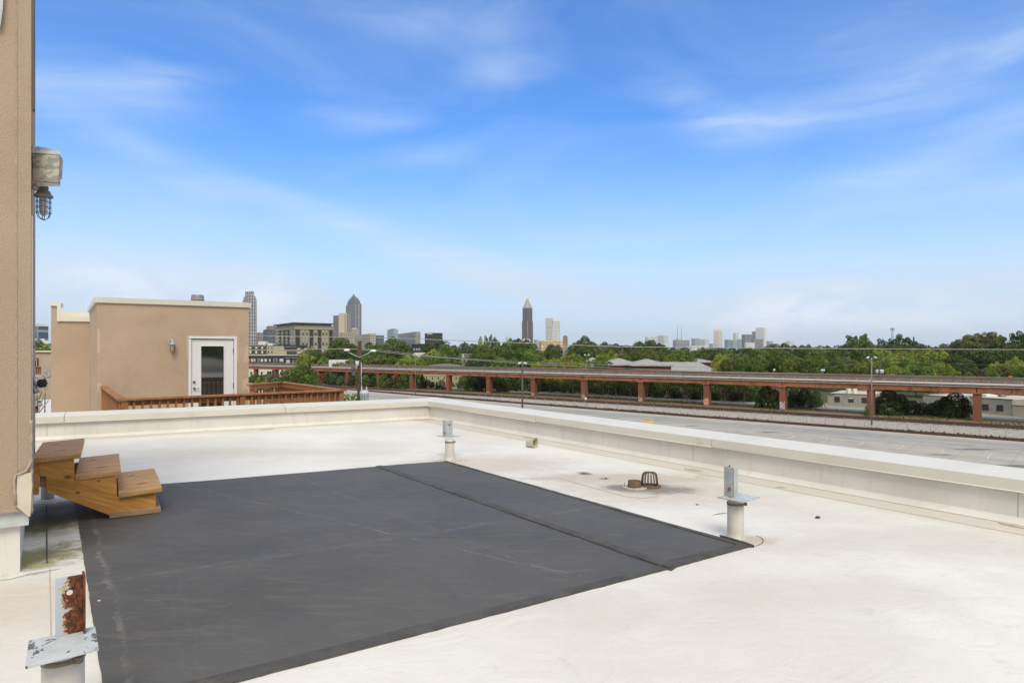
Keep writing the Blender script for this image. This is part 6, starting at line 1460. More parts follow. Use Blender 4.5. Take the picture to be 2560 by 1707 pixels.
# service pole with transformer bank
Y = 185; e = empty('service_pole', (W(2200,0,Y).x, Y, 0), 'short service pole carrying three pale grey transformer cans above the viaduct', 'utility pole')
mb = MB(); mb.tube([(W(2200,0,Y).x,Y,0), W(2200,901,Y)], .16, 8); mb.build('pole', M_POLEG, e); mb = MB(); mb.tube([W(2196,903.5,Y), W(2209,903.5,Y)], .06, 6); mb.build('crossarm', M_POLEG, e)
for x in (2192.5, 2202.5, 2206): mb = MB(); mb.tube([W(x,934.5,Y-.3), W(x,924.5,Y-.3), W(x,923.5,Y-.3)], [.36,.36,.2], 12); mb.build('transformer_can', M_TRAN, e)
# cell tower
Y = 520; e = empty('cell_tower', (W(2231,0,Y).x, Y, 0), 'thin lattice cell tower with antennas rising above the dark trees', 'cell tower'); M_LATT = simple('tower_steel', (.16,.18,.21), rough=.6)
ct = W(2231, 821, Y); cb_ = Vector((ct.x, ct.y, 0)); mb = MB()
for k in range(3):
    a = k*2.094; o_ = Vector((math.cos(a), math.sin(a), 0)); mb.tube([cb_+o_*1.3, ct+o_*.55], .11, 5)
for i in range(30):
    z0 = i/30*ct.z; r0 = 1.3-.75*i/30; a = (i % 3)*2.094
    mb.tube([cb_+Vector((math.cos(a)*r0, math.sin(a)*r0, z0)), cb_+Vector((math.cos(a+2.094)*r0, math.sin(a+2.094)*r0, z0+ct.z/30))], .07, 4)
mb.build('lattice', M_LATT, e)
for k in range(6): a = k*1.047; p = ct + Vector((math.cos(a)*1.25, math.sin(a)*1.25, -.6)); mb = MB(); mb.box(p, (.35,.35,2.2)); mb.tube([ct-Vector((0,0,.6)), p], .07, 4); mb.build('antenna', M_LATT, e)
# red sign, orange drum, pallet stack
Y = 150; e = empty('traffic_sign', W(2525,955,Y), 'small red sign on a stick above the viaduct wall at the right', 'sign')
mb = MB(); mb.tube([W(2525,962,Y), W(2525,944,Y)], .06, 6); mb.build('post', M_WPL, e); mb = MB(); mb.box(W(2525,941,Y), (.75,.06,.42)); mb.build('plate', simple('sign_red', (.55,.06,.03)), e)
c = gp(2065, 1017.5); e = empty('traffic_drum', c, 'orange and white traffic drum at the left corner of the numbered grey building', 'drum')
M_ORG = simple('orange_plastic', (.62,.13,.03), rough=.5)
for z0, z1, m_ in ((0,.3,M_ORG),(.3,.45,M_WPL),(.45,.7,M_ORG),(.7,.85,M_WPL),(.85,1.05,M_ORG)): mb = MB(); mb.lathe([(.001,z0),(.36-z0*.08,z0),(.36-z1*.08,z1),(.001,z1)], c, 14); mb.build('band', m_, e)
# parked car
c = gp(1103, 972.5); ce_ = empty('parked_car', c, 'dark blue parked car left of the pier in front of the yellow building', 'car')
M_CARB = simple('dark_car_paint', (.015,.02,.035), rough=.25, var=.1, scale=.5)
dcar = unit(.85,-.5); ncar = Vector((-dcar.y, dcar.x, 0))
def carprof(prof, w, name, m, par=ce_, dz=0):
    vs = []
    for s in (-1, 1): vs += [c + dcar*x + ncar*(s*w/2) + Vector((0,0,z)) for x, z in prof]
    n = len(prof); mb = MB(); mb.add(vs, [tuple(range(n)), tuple(range(n, 2*n))[::-1]] + [(i, i+n, (i+1)%n+n, (i+1)%n) for i in range(n)]); return mb.build(name, m, par, bevel=.06)
carprof([(-2.2,.3),(2.2,.3),(2.25,.6),(2.1,.85),(1.1,.98),(-1.7,1.0),(-2.2,.9)], 1.75, 'body', M_CARB); carprof([(1.05,.97),(.4,1.42),(-1.2,1.45),(-1.75,1.0)], 1.5, 'cabin', M_PANE)
for x in (-1.4, 1.4):
    for s in (-1, 1): p = c + dcar*x + ncar*(s*.82) + Vector((0,0,.33)); mb = MB(); mb.tube([p - ncar*.1, p + ncar*.1], .33, 14); mb.build('wheel', M_BLK, ce_)

# ================================================================= overhead wires
M_WIRE = simple('pale_wire', (.34,.33,.31), rough=.6)
def wire(pts, label, r=.028, m=None):
    P_ = [W(x, y, Yy) for x, y, Yy in pts]; n = 24; out = []
    for (a, b) in zip(P_[:-1], P_[1:]):
        for i in range(n):
            t_ = i/n; out.append(a.lerp(b, t_))
    out.append(P_[-1]); mb = MB(); mb.tube(out, r, 6); o = mb.build('overhead_wire', m or M_WIRE, None, origin=P_[0]); tag(o, label, 'wire')
wire([(560,838,60),(979,845,60),(1050,847.5,60),(1550,866.8,60),(2050,871.4,60),(2700,874.5,60)], 'highest overhead wire, running across the whole view above the trees', r=.032)
wire([(560,876,47),(770,873.5,47),(862,871.5,47),(900,873.5,47),(1050,890,58),(1306,909,75),(1550,920,88),(1800,930.5,100),(2050,934.5,112)], 'upper wire of the close pair sagging right from the utility pole', r=.026)
wire([(900,870.5,47.2),(960,876.5,52),(1100,892.5,62),(1306,905,80),(1550,913,95),(1800,919,120)], 'lower wire of the close pair, passing just above the dark lamp pole lamps', r=.024)
wire([(2040,921,178),(2196,903,185),(2560,915,200)], 'thin slack wire passing over the short service pole', r=.02)
# ================================================================= trees
def leaf_mat(name, warm=0.0):
    m, t, b = newmat(name); oi = t.nodes.new('ShaderNodeObjectInfo'); g = t.nodes.new('ShaderNodeNewGeometry'); P = g.outputs['Position']
    n = noise(t, P, .45, 4, .6); n2 = noise(t, P, 2.3, 3, .7)
    k = math_n(t, 'ADD', maprange(t, n.outputs['Fac'], .3, .7, .50, 1.38), maprange(t, n2.outputs['Fac'], .3, .7, -.34, .36))
    c = mixc(t, 1.0, oi.outputs['Color'], k, 'MULTIPLY')
    c = mixc(t, maprange(t, n2.outputs['Fac'], .56, .70, 0, .5), c, mixc(t, 1.0, oi.outputs['Color'], (1.7,1.35,.75), 'MULTIPLY'))
    df = t.nodes.new('ShaderNodeBsdfDiffuse'); tr = t.nodes.new('ShaderNodeBsdfTranslucent'); LK(t, c, df.inputs[0]); LK(t, mixc(t, 1.0, c, (1.1,1.25,.5), 'MULTIPLY'), tr.inputs[0])
    mx = t.nodes.new('ShaderNodeMixShader'); mx.inputs[0].default_value = .22; LK(t, df.outputs[0], mx.inputs[1]); LK(t, tr.outputs[0], mx.inputs[2])
    gl = t.nodes.new('ShaderNodeBsdfGlossy'); gl.inputs['Roughness'].default_value = .5; gl.inputs[0].default_value = (.9,.95,1,1)
    m2 = t.nodes.new('ShaderNodeMixShader'); m2.inputs[0].default_value = .025; LK(t, mx.outputs[0], m2.inputs[1]); LK(t, gl.outputs[0], m2.inputs[2])
    out = [x for x in t.nodes if x.type == 'OUTPUT_MATERIAL'][0]; LK(t, m2.outputs[0], out.inputs[0]); return m
M_LEAF = leaf_mat('foliage'); M_BARK = simple('bark', (.10,.08,.062), rough=.95, var=.25, scale=3, stretch=(1,1,.3)); M_BARKP = simple('pale_bark', (.23,.19,.155), rough=.95, var=.2, scale=3)
def crown_mesh(seed, kind, nleaf, leaf):
    """unit crown: x,y in [-.5,.5], z in [0,1]; leaf quads on the outside of many small lumps"""
    rg = np.random.default_rng(seed); L = []
    if kind == 'round':  n, rr = 46, (.09,.17); shp = lambda u, a: (.40*math.sin(math.pi*min(1,u*1.02+.02))**.55, .08+.82*u)
    elif kind == 'broad': n, rr = 54, (.08,.15); shp = lambda u, a: (.42*(1-(abs(u-.38)/.75)**2.2), .10+.78*u)
    elif kind == 'column': n, rr = 34, (.12,.20); shp = lambda u, a: (.30*(math.sin(math.pi*(u*.93+.05)))**.5, .06+.86*u)
    elif kind == 'cone': n, rr = 40, (.08,.14); shp = lambda u, a: (.40*(1-u)**.8+.02, .05+.90*u)
    elif kind == 'bush': n, rr = 44, (.10,.17); shp = lambda u, a: (.40*(1-u**2.2*.85), .02+.80*u)
    elif kind == 'oak': n, rr = 40, (.065,.125); shp = lambda u, a: (.43*(1-(abs(u-.45)/.8)**2)*(.75+.25*math.sin(3*a)), .12+.78*u)
    elif kind == 'open': n, rr = 26, (.06,.12); shp = lambda u, a: (.42*(1-(abs(u-.4)/.85)**2), .10+.80*u)
    for i in range(n):
        u = (i+.5)/n; u = min(1, max(0, u + rg.normal(0,.06))); a = i*2.39996 + rg.normal(0,.3); r, z = shp(u, a)
        k = rg.uniform(.55, 1.12) if kind != 'oak' else rg.uniform(.35, 1.2); L.append((r*k*math.cos(a), r*k*math.sin(a), z + rg.normal(0,.025), rg.uniform(*rr)))
    for i in range(n//3):   # inner fill
        u = rg.random(); a = rg.uniform(0, 6.28); r, z = shp(u, a); L.append((r*.45*math.cos(a), r*.45*math.sin(a), z, rg.uniform(*rr)*1.1))
    L = np.array(L); w = L[:,3]**2; idx = rg.choice(len(L), nleaf, p=w/w.sum())
    d = rg.normal(size=(nleaf,3)); d[:,2] += .25; d /= np.linalg.norm(d,axis=1)[:,None]
    rad = L[idx,3]*(1 - .30*rg.random(nleaf)**2.0); P = L[idx,:3] + d*rad[:,None]*np.array([1,1,.85])
    # drop leaves buried deep in other lumps
    keep = np.ones(nleaf, bool)
    for c in L:
        q = np.linalg.norm(P-c[:3],axis=1); keep &= ~(q < c[3]*.62)
    P, d = P[keep], d[keep]; m = len(P)
    nrm = d + rg.normal(0,.55,(m,3)); nrm /= np.linalg.norm(nrm,axis=1)[:,None]
    t = np.cross(nrm, rg.normal(size=(m,3))); t /= np.linalg.norm(t,axis=1)[:,None]; b = np.cross(nrm, t)
    s = leaf*rg.uniform(.55,1.35,(m,1)); s2 = s*rg.uniform(.5,.95,(m,1))
    V = np.stack([P-t*s-b*s2*.3, P+b*s2-t*s*.2, P+t*s+b*s2*.2, P-b*s2+t*s*.15], axis=1).reshape(-1,3)
    me = bpy.data.meshes.new('crown_'+kind); me.vertices.add(len(V)); me.vertices.foreach_set('co', V.ravel().astype(np.float32))
    me.loops.add(m*4); me.loops.foreach_set('vertex_index', np.arange(m*4, dtype=np.int32)); me.polygons.add(m)
    me.polygons.foreach_set('loop_start', np.arange(0, m*4, 4, dtype=np.int32)); me.update(calc_edges=True); me.materials.append(M_LEAF); return me
PROTO = {}
for kind, n, leaf, nvar in (('round',9000,.020,3),('broad',10500,.018,3),('column',6500,.024,2),('cone',7000,.020,1),('bush',9000,.021,3),('oak',9500,.017,3),('open',5200,.017,2)):
    PROTO[kind] = [crown_mesh(100+7*i+len(kind), kind, n, leaf) for i in range(nvar)]
def trunk_mesh(seed, m):
    r = random.Random(seed); mb = MB(); mb.tube([(0,0,0),(r.uniform(-.01,.01),0,.3),(r.uniform(-.02,.02),r.uniform(-.02,.02),.62)], [.030,.022,.014], 9)
    for k in range(5):
        a = k*1.3+r.random(); z = .26+.07*k; mb.tube([(0,0,z),(.13*math.cos(a),.13*math.sin(a),z+.13),(.26*math.cos(a),.26*math.sin(a),z+.30)], [.013,.009,.004], 6)
    me = bpy.data.meshes.new('trunk'); me.from_pydata(mb.v, [], mb.f); me.validate(); me.materials.append(m); me.polygons.foreach_set('use_smooth', [True]*len(me.polygons)); return me
TRK = [trunk_mesh(i, M_BARK) for i in range(2)] + [trunk_mesh(9, M_BARKP)]
COL = {'d':(.070,.105,.026),'m':(.115,.165,.034),'g':(.140,.215,.038),'y':(.230,.275,.045),'o':(.150,.155,.045),'b':(.080,.120,.055),'s':(.145,.150,.085),'yo':(.32,.28,.05),'r':(.34,.09,.08)}
CNAME = {'d':'dark green','m':'mid green','g':'fresh green','y':'yellow green','o':'olive green','b':'bluish green','s':'greyish green','yo':'yellowing','r':'pink flowering'}
SHN = {'round':'rounded','broad':'broad','column':'slender upright','cone':'pointed','bush':'bushy','oak':'clumpy oak-like','open':'loose open'}
LM = [(100,'the narrow gap at the far left'),(625,'the corner of the tan block'),(640,'the tall pink grey tower'),(672,'the dark blue glass block'),(715,'the left half of the large apartment building'),(760,'the middle of the large apartment building'),(810,'the right end of the large apartment building'),(848,'the hotel slab'),(866,'the cream slab tower'),(884,'the tall grey stepped tower'),(915,'the long pale banded block'),(951,'the small blue glass block'),(981,'the pale blue glass tower'),(1022,'the wide grey office block'),(1050,'the dark modern house'),(1085,'the black office block'),(1140,'the low skyline gap beyond the black office'),(1175,'the white gabled house'),(1207,'the faint white gridded block'),(1240,'the stretch left of the pointed brown tower'),(1270,'the faint pale block'),(1300,'the left edge of the pointed brown tower'),(1319,'the pointed brown tower'),(1341,'the slim pale glass block'),(1382,'the white gridded tower'),(1413,'the brick water tower'),(1440,'the gap right of the brick water tower'),(1467,'the lamp pole near the school'),(1500,'the first school roof'),(1530,'the sky gap above the school'),(1560,'the broad school roof'),(1600,'the low white end of the distant cluster'),(1628,'the slotted white block'),(1656,'the pale striped block'),(1685,'the left thin mast'),(1712,'the grey banded block'),(1738,'the blue striped block'),(1758,'the cream rounded block'),(1795,'the white pointed tower'),(1820,'the teal glass block'),(1845,'the notched white tower'),(1867,'the dark grey glass office'),(1902,'the very pale slab tower'),(1934,'the tilted small floodlight'),(1973,'the last tall white block'),(2010,'the stretch right of the distant cluster'),(2057,'the pair of small floodlights'),(2100,'the numbered grey building'),(2140,'the middle of the numbered grey building'),(2179,'the tall pale lamp pole'),(2200,'the service pole'),(2231,'the cell tower'),(2262,'the right side of the cell tower'),(2300,'the span between the two nearest piers'),(2345,'the left bright red roof'),(2400,'the left side of the nearest pier'),(2442,'the nearest pier'),(2485,'the grey building at the right'),(2525,'the small red sign'),(2560,'the right edge of the view'),(2700,'the space beyond the right edge')]
used_labels = set()
def tree_label(px, kind, col, Y, what='tree', grp='', py=900):
    lm = min(LM, key=lambda l: abs(l[0]-px)); dx = px-lm[0]
    row = {'near':'right behind the viaduct','mid':'in the middle rows behind the viaduct','far':'on the distant treeline','under':'seen under the viaduct'}[grp]
    rel = 'in line with' if abs(dx) < 8 else ('just left of' if dx < 0 else 'just right of')
    cands = [f"{CNAME[col]} {SHN[kind]} {what} {row}, {rel} {lm[1]}"]
    for w_ in ('taller', 'lower', 'smaller', 'larger', 'paler', 'fuller', 'thinner', 'nearer', 'further'): cands.append(f"{w_} {cands[0]}")
    for c in cands:
        c = ' '.join(c.split()[:16]); 
        if c not in used_labels: used_labels.add(c); return c
    return cands[0]
rt = random.Random(5); ntree = 0
def tree(px, py, pw, Y, kind, col, grp, label=None, base=0.0, z0=None, trunk=0, what=None, group=None, depth=1.0, cz=None):
    """crown top at photo row py, crown width pw photo pixels, standing at distance Y"""
    global ntree; ntree += 1
    w = pw/F*Y; H = ztop(py, Y)-base; X = (px-1280)/F*Y
    cb = cz if cz is not None else (H*.10 if kind in ('bush','column','cone') else H*.18)
    if cz is None and kind not in ('column', 'cone'):
        w *= 1.12; cb = max(cb, H - (1.25 if Y > 80 else 1.0)*w)
    ch = (H-cb)*1.04
    what = what or ('bush' if kind == 'bush' else 'tree')
    gname = {'near':'trees right behind the viaduct','mid':'trees between the viaduct and the skyline','far':'trees of the distant treeline','under':'trees and bushes seen under the viaduct'}[grp]
    e = empty(('tall_bush' if what == 'bush' else 'tree'), (X, Y, base), label or tree_label(px, kind, col, Y, what, grp, py), what, group or gname)
    me = rt.choice(PROTO[kind]); c = bpy.data.objects.new('crown', me); C.objects.link(c); c.parent = e; c.location = (0, 0, cb); c.scale = (w*1.10, w*1.10*depth, ch*1.03)
    c.rotation_euler = (0, 0, rt.uniform(0, 6.28)); k = rt.uniform(.78, 1.22); cc = COL[col]; c.color = (cc[0]*k, cc[1]*k*rt.uniform(.96,1.04), cc[2]*k, 1)
    if kind != 'bush' or trunk:
        t_ = bpy.data.objects.new('trunk', TRK[2] if trunk == 2 else TRK[ntree % 2]); C.objects.link(t_); t_.parent = e; s = max(w, .7*H)*.8; t_.scale = (s*.8, s*.8, H*1.1)
    return e
T = tree
# left: in the gap and around the deck
T(96,857,60,260,'round','m','mid'); T(120,862,40,250,'broad','y','mid')
T(753,915,70,58,'open','g','near','leafy young tree top just beyond the far corner of the deck railing',what='tree',group='garden trees by the deck')
T(728,921,56,57,'broad','m','near','dark leafy crown behind the deck corner, left part of the clump',what='tree',group='garden trees by the deck')
T(757,913,60,55,'round','m','near','dense green crown rising above the deck corner',what='tree',group='garden trees by the deck')
T(774,900,20,56,'cone','m','near','narrow pointed leader sticking up from the trees behind the deck',what='tree',group='garden trees by the deck')
T(781,932,44,54,'open','g','near','thin leafy tree at the right side of the clump behind the deck',what='tree',group='garden trees by the deck')
T(800,934,22,60,'open','r','near','small tree with reddish seed clusters right of the clump behind the deck',what='tree',group='garden trees by the deck')
T(690,938,70,62,'open','s','near','low sprawling grey green tree left of the clump behind the deck',what='tree',group='garden trees by the deck')
T(655,944,50,64,'open','g','near','low leafy tree just right of the tan block corner behind the railing',what='tree',group='garden trees by the deck')
T(868,986,26,34,'open','y','near','sparse leafy branch tips between the deck and the transformer',what='tree',group='garden trees by the deck')
T(889,984,26,35,'open','g','near','leafy branch tips right beside the wooden utility pole',what='tree',group='garden trees by the deck')
T(640,935,40,300,'bush','m','under'); T(668,935,46,290,'bush','d','under'); T(655,948,14,295,'bush','r','under')
# left behind the viaduct
for a in [(855,847,66,330,'broad','m'),(835,858,50,345,'round','m'),(880,862,44,330,'round','d'),(840,876,60,312,'round','d'),(872,878,60,308,'broad','d'),(900,880,46,305,'round','d'),
 (773,873,48,318,'round','o'),(792,877,46,312,'round','m'),(757,884,36,306,'round','y'),(775,888,46,302,'broad','y'),(809,892,30,298,'round','g'),(800,882,40,304,'round','d'),(924,856,22,430,'round','d'),
 (945,862,60,330,'broad','g'),(923,868,50,320,'round','m'),(925,890,60,292,'round','m'),(955,892,60,290,'broad','o'),(985,893,50,286,'broad','m'),(982,846,58,330,'round','m'),(1008,856,40,325,'round','m'),(990,872,60,312,'broad','d'),(905,896,40,292,'round','g'),(880,897,36,290,'open','y'),
 (865,903,30,288,'open','s'),(845,906,30,288,'open','g'),(1020,866,36,330,'round','d'),(1018,892,54,272,'round','y'),(1042,894,46,266,'broad','y'),(1010,903,40,270,'round','y'),(1060,890,40,275,'round','g'),
 (1083,878,58,280,'round','y'),(1100,886,48,276,'round','g'),(1066,886,40,284,'round','y'),(1070,862,50,450,'round','d'),(1098,848,50,900,'round','b'),(1085,853,50,880,'broad','b'),(1118,868,54,300,'broad','m'),(1140,874,40,295,'oak','m'),(1125,884,54,288,'round','d'),(1145,890,44,284,'open','m'),
 (1162,857,30,720,'round','d'),(1180,862,34,700,'round','b'),(1135,866,44,620,'round','b'),(1165,872,60,500,'broad','b'),(1108,866,40,640,'round','m'),(1190,862,26,620,'round','b')]:
    T(*a, 'near' if a[3] < 300 else 'mid' if a[3] < 500 else 'far')
# middle group
for a in [(1186,868,26,300,'column','m'),(1200,858,24,292,'column','g'),(1215,849,18,288,'column','m'),(1227,846,17,285,'column','m'),(1236,852,18,284,'column','d'),(1243,858,30,282,'column','m'),(1210,868,56,275,'round','m'),(1240,868,56,272,'broad','m'),
 (1262,860,44,276,'round','m'),(1276,849,30,300,'round','m'),(1296,848,34,300,'round','d'),(1288,856,48,285,'broad','m'),(1316,851,42,290,'round','m'),(1328,858,36,284,'round','m'),(1268,880,64,262,'broad','d'),(1300,872,64,262,'round','m'),(1328,878,56,258,'round','g'),(1192,884,46,264,'round','m'),(1228,886,56,258,'broad','m'),
 (1180,893,44,256,'round','d'),(1208,898,44,250,'round','d'),(1252,896,56,247,'broad','g'),(1286,898,56,243,'round','m'),(1318,900,50,240,'round','d'),(1172,886,34,262,'open','o'),(1346,880,36,262,'round','o'),(1352,890,36,250,'round','m'),
 (1376,869,44,300,'round','m'),(1392,880,34,290,'round','d'),(1378,862,30,700,'round','b'),(1395,864,30,720,'round','b'),(1345,908,44,232,'round','yo'),(1362,902,44,236,'broad','y'),(1383,897,44,238,'round','y'),(1403,893,30,242,'open','y'),(1423,902,34,236,'round','yo'),(1378,912,36,228,'open','yo'),(1400,908,40,230,'round','y'),
 (1428,886,44,262,'broad','y'),(1447,888,28,240,'round','g'),(1462,846,60,340,'round','m'),(1445,858,46,335,'broad','m'),(1478,860,52,332,'broad','m'),(1460,872,70,318,'round','d'),(1490,868,40,330,'round','m'),(1440,870,34,325,'round','d'),
 (1467,898,26,236,'open','y'),(1490,901,40,230,'open','m'),(1448,902,34,232,'round','y'),(1508,884,50,300,'broad','y'),(1530,880,44,320,'round','y'),(1508,900,28,228,'open','y'),(1522,905,22,226,'open','o'),(1500,893,30,234,'open','m'),
 (1512,858,44,640,'round','b'),(1540,862,48,660,'round','b'),(1528,868,60,520,'round','m'),(1560,866,50,480,'broad','d'),(1435,861,34,700,'round','b'),(1425,868,30,560,'round','b')]:
    T(*a, 'near' if a[3] < 260 else 'mid' if a[3] < 500 else 'far')
# right of centre
for a in [(1600,857,44,600,'round','d'),(1625,853,50,600,'broad','d'),(1648,860,40,600,'round','d'),(1575,868,50,420,'broad','d'),(1600,872,56,380,'round','m'),(1630,872,50,400,'round','d'),(1660,872,46,420,'round','d'),(1555,880,50,320,'round','o'),(1590,880,50,315,'broad','m'),(1625,878,54,330,'round','o'),(1650,880,40,340,'round','m'),
 (1683,872,40,430,'round','d'),(1700,878,64,300,'broad','g'),(1722,884,40,296,'round','g'),(1680,886,40,298,'round','y'),(1708,871,46,440,'broad','d'),(1735,878,40,400,'round','m'),(1757,870,44,380,'round','d'),(1778,874,40,380,'round','m'),(1750,882,50,350,'broad','m'),(1790,878,40,370,'round','d'),
 (1800,872,50,560,'broad','b'),(1830,872,50,600,'round','b'),(1860,871,40,560,'broad','b'),(1820,876,46,480,'round','m'),(1800,886,40,290,'round','y'),(1822,882,44,300,'broad','o'),(1848,876,40,420,'round','d'),(1875,872,40,440,'round','d'),
 (1800,903,38,250,'round','yo'),(1822,899,44,246,'broad','o'),(1812,893,36,256,'round','y'),(1852,884,44,262,'round','g'),(1866,893,34,258,'round','g'),(1842,897,34,250,'round','m'),(1890,874,40,300,'round','g'),(1905,872,50,296,'broad','g'),(1898,890,52,262,'round','g'),(1918,886,40,268,'round','m'),(1882,900,30,250,'round','g'),
 (1937,873,44,290,'round','m'),(1960,878,50,278,'broad','m'),(1948,892,50,262,'round','m'),(1972,896,40,252,'round','y'),(1935,862,40,600,'broad','d'),(1960,861,44,600,'round','d'),(1915,868,30,560,'round','d'),(1995,874,54,300,'round','d'),(2020,870,60,300,'broad','m'),(1992,895,50,252,'broad','m'),(2022,892,50,250,'round','m'),(2005,866,40,600,'round','d'),(2022,864,30,580,'round','d'),(1985,866,40,620,'round','b')]:
    T(*a, 'near' if a[3] < 270 else 'mid' if a[3] < 500 else 'far')
# right
for a in [(2045,872,56,262,'round','g'),(2076,884,52,240,'broad','m'),(2050,895,50,235,'round','g'),(2092,898,40,228,'round','m'),(2068,865,24,500,'round','d'),(2082,874,50,420,'round','d'),(2100,878,46,380,'broad','m'),(2112,890,62,262,'bush','s'),(2135,905,40,240,'round','o'),
 (2128,842,34,320,'oak','m'),(2160,838,46,318,'oak','m'),(2145,852,80,312,'broad','m'),(2140,868,76,300,'round','d'),(2175,858,40,306,'round','m'),(2118,876,44,300,'round','m'),(2104,866,28,420,'round','d'),
 (2207,851,34,420,'oak','d'),(2232,850,34,430,'oak','d'),(2257,842,54,425,'oak','d'),(2240,862,60,415,'broad','d'),(2288,856,46,420,'oak','d'),(2270,866,60,410,'round','d'),(2305,862,34,425,'round','d'),(2284,849,10,430,'cone','d'),(2195,864,40,410,'round','d'),
 (2205,878,60,262,'broad','y'),(2185,888,50,255,'round','g'),(2168,900,50,235,'round','y'),(2225,890,50,245,'round','y'),(2212,912,50,215,'broad','g'),(2180,918,40,215,'round','o'),(2250,880,66,250,'broad','y'),(2285,877,60,252,'round','y'),(2270,897,70,230,'broad','g'),(2240,916,50,206,'round','y'),(2290,915,60,203,'broad','g'),
 (2325,875,66,250,'broad','y'),(2355,880,50,246,'round','y'),(2315,897,60,226,'round','g'),(2345,912,60,205,'broad','y'),(2372,916,44,200,'round','y'),(2320,922,50,198,'round','g'),(2390,890,56,240,'round','d'),(2415,896,44,232,'broad','m'),(2400,912,50,215,'round','d'),
 (2360,862,40,430,'broad','o'),(2385,858,46,400,'oak','o'),(2340,868,30,450,'round','d'),(2420,843,60,345,'oak','o'),(2398,852,40,350,'oak','m'),(2450,838,58,340,'oak','o'),(2480,836,60,335,'oak','o'),(2505,842,50,335,'oak','d'),(2435,858,80,325,'broad','o'),(2480,855,80,322,'broad','d'),(2520,856,60,322,'broad','o'),(2460,875,90,300,'round','d'),(2510,876,80,298,'round','d'),(2415,874,50,310,'round','d'),
 (2540,838,44,320,'oak','d'),(2562,834,50,318,'oak','d'),(2555,855,60,310,'broad','d'),(2590,840,50,315,'oak','d'),(2620,850,60,315,'broad','d'),(2660,845,60,315,'oak','o'),(2545,882,50,262,'round','d'),(2600,880,70,262,'broad','m'),(2680,870,90,280,'round','d'),
 (2440,917,44,204,'bush','o'),(2462,920,34,200,'bush','s'),(2492,908,44,206,'round','y'),(2512,912,40,202,'round','o'),(2480,922,40,198,'bush','g'),(2538,896,40,230,'round','y'),(2555,905,44,222,'broad','y'),(2533,920,40,200,'bush','g'),(2562,925,34,196,'round','m'),(2620,905,60,215,'broad','g'),(2420,930,30,198,'bush','y'),(2680,900,60,220,'round','m')]:
    T(*a, 'near' if a[3] < 270 else 'mid' if a[3] < 500 else 'far')
# under the viaduct: bushes (cx, top, width, base row)
def ub(px, py, pw, by, kind='bush', col='d', depth=1.0, cz=0.0, label=None, trunk=0):
    Y = CZ*F/(by-HY); return tree(px, py, pw, Y, kind, col, 'under', label=label, cz=cz, depth=depth, trunk=trunk)
for a in [(1914,963,52,1020),(1936,972,40,1022),(1900,980,26,1018),(1985,966,44,1017),(2012,968,54,1019),(2040,975,30,1017),
 (2222,974,70,1037),(2255,985,40,1034),(2196,990,30,1036),(2282,1000,46,1036),(2308,1004,40,1035),(2328,1006,38,1037),(2345,998,34,1039),(2386,979,72,1043),(2362,990,44,1041),(2412,992,36,1043),(2372,1010,30,1044)]: ub(*a)
ub(2168,1012,14,1040,col='g'); ub(1946,1005,12,1024,col='m')
for a in [(1158,938,32,972),(1182,942,44,976),(1205,938,36,977),(1240,940,36,978),(1258,945,36,979),(1279,938,34,977),(1300,942,30,978),(815,930,34,962),(838,934,36,963),(852,938,24,964),(880,932,26,966),(900,934,26,966),(915,936,34,967),(934,938,30,968),(960,934,36,970),(985,938,40,971),(1008,936,40,972),(1035,938,26,972)]:
    ub(*a, col='d' if a[0] % 3 else 'm')
ub(990,936,30,971,kind='open',col='r',label='tree with pink blossom among dark bushes under the left part of the viaduct'); ub(1070,948,26,970,col='m'); ub(1082,953,16,970,col='m'); ub(1092,955,10,972,kind='cone',col='m'); ub(1104,948,22,968,col='o'); ub(1130,955,16,968,col='m'); ub(1057,940,18,970,col='m')
# row of street trees with pale trunks
for i, (px, by) in enumerate(((1350,981),(1376,982.5),(1403,984.5),(1432,986),(1470,988),(1507,989.5),(1539,991.5),(1576,993),(1618,995),(1666,998),(1716,1000.5),(1754,1002.5),(1812,1005),(1860,1008))):
    Y = CZ*F/(by-HY)
    e = tree(px, 925+i*.8, 46+i*1.6, Y, 'round', ('g','y','y','g')[i % 4], 'under', cz=(by-957-i*1.0)/F*Y, trunk=2, label=f"street tree with pale trunk beyond the road, {('first','second','third','fourth','fifth','sixth','seventh','eighth','ninth','tenth','eleventh','twelfth','thirteenth','last')[i]} of the row from the left", group='row of street trees beyond the road')
    Yb_ = Y+7; 
    tree(px+16, 940, 42+i*1.4, Yb_, 'bush', 'd', 'under', cz=0)
for i, px in enumerate((1330,1345,1600,1645,1690,1740,1785,1835)): ub(px, 962 if px < 1400 else 975, 30, 979+ (px-1330)*.047, col='d')
for (px, y0, y1, w_) in ((1586,958,992,3),(1858,983,1002,4),(1539,965,990,3)):
    p = gp(px, y1); mb = MB(); mb.box(p + Vector((0,0,(y1-y0)/F*p.y/2)), (w_/F*p.y, w_/F*p.y, (y1-y0)/F*p.y)); o = mb.build('brick_pillar', M_BRICK, None, origin=p); tag(o, {1586:'slim red pillar beyond the road, left of the bright graffiti pier',1858:'red pillar beyond the road left of the big dark bushes',1539:'red pillar between the street trees in the middle'}[px], 'pillar')

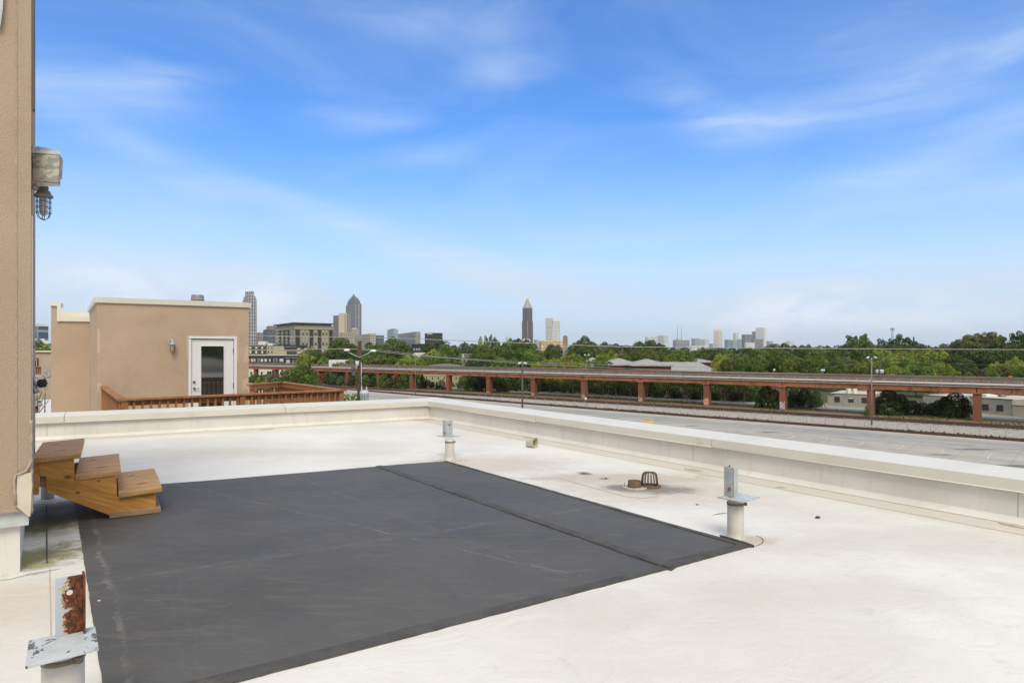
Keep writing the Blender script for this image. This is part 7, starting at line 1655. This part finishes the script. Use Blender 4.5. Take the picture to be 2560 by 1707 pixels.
# trees behind the viewer, mirrored in the door glass
for i, (x, y, h) in enumerate(((14,-24,22),(22,-22,20),(6,-27,23),(31,-18,21),(-3,-30,21))):
    e = empty('tree', (x, y, 0), f"{('tall','tallest','slim tall','broad low','far')[i]} dark tree behind the viewer, mirrored in the door glass", 'tree', 'trees mirrored in the door glass'); c = bpy.data.objects.new('crown', PROTO['broad'][i % 3]); C.objects.link(c); c.parent = e; c.scale = (13,13,h*.85); c.location = (0,0,h*.15); c.color = (.14,.20,.06,1)
    t_ = bpy.data.objects.new('trunk', TRK[0]); C.objects.link(t_); t_.parent = e; t_.scale = (12,12,h)
# distant wood as one mass
def woods():
    rg = np.random.default_rng(11); Vs = []; n_c = 1500
    for i in range(n_c):
        Y = 340*math.exp(rg.uniform(0, 2.9)); px = rg.uniform(-200, 2800)
        if px < 1340 and Y < 500 : continue
        if 600 < px < 850 and Y < 620: continue
        X = (px-1280)/F*Y; w = rg.uniform(10, 20)*(1+Y/6000); H = min(rg.uniform(11, 17) + (Y > 900)*rg.uniform(0,5), 13.2 + Y*.0042)
        if px > 2050 and Y > 400: H += 4
        me = PROTO[('round','broad','oak')[i % 3]][i % 3]; nv = len(me.vertices); co = np.empty(nv*3, np.float32); me.vertices.foreach_get('co', co); co = co.reshape(-1,4,3)
        k = 700 if Y < 900 else 380 if Y < 2000 else 200; sel = rg.choice(len(co), min(k, len(co)), replace=False); q = co[sel]; ctr = q.mean(1, keepdims=True); q = ctr + (q-ctr)*(2.2 if Y < 900 else 3.2 if Y < 2000 else 4.2)
        a = rg.uniform(0, 6.28); R2 = np.array([[math.cos(a),-math.sin(a),0],[math.sin(a),math.cos(a),0],[0,0,1]]); q = q @ R2.T
        q = q*np.array([w*1.2, w*1.2, H*.95]) + np.array([X, Y, H*.05]); Vs.append(q.reshape(-1,3))
    V = np.concatenate(Vs); m = len(V)//4
    me = bpy.data.meshes.new('distant_woods'); me.vertices.add(len(V)); me.vertices.foreach_set('co', V.ravel().astype(np.float32)); me.loops.add(m*4)
    me.loops.foreach_set('vertex_index', np.arange(m*4, dtype=np.int32)); me.polygons.add(m); me.polygons.foreach_set('loop_start', np.arange(0, m*4, 4, dtype=np.int32)); me.update(calc_edges=True)
    me.materials.append(M_LEAF); o = bpy.data.objects.new('distant_woods', me); C.objects.link(o); o.color = (.085,.130,.042,1); tag(o, 'continuous far-off wood filling the land up to the horizon', 'woods', kind='stuff')
woods()

# ================================================================= haze
mb = MB(); mb.hexa([(-15000,-3400,-1),(15000,-3400,-1),(15000,16400,-1),(-15000,16400,-1),(-15000,-3400,420),(15000,-3400,420),(15000,16400,420),(-15000,16400,420)])
mh = bpy.data.materials.new('haze_air'); mh.use_nodes = True; t = mh.node_tree; t.nodes.clear(); pv = t.nodes.new('ShaderNodeVolumePrincipled'); out = t.nodes.new('ShaderNodeOutputMaterial')
pv.inputs['Color'].default_value = (1.0,.99,.97,1); pv.inputs['Density'].default_value = .00004; pv.inputs['Anisotropy'].default_value = .2; LK(t, pv.outputs[0], out.inputs['Volume'])
hz = mb.build('haze', mh, None, origin=(0,0,0)); tag(hz, 'thin pale summer haze over the whole city', 'haze', kind='stuff')
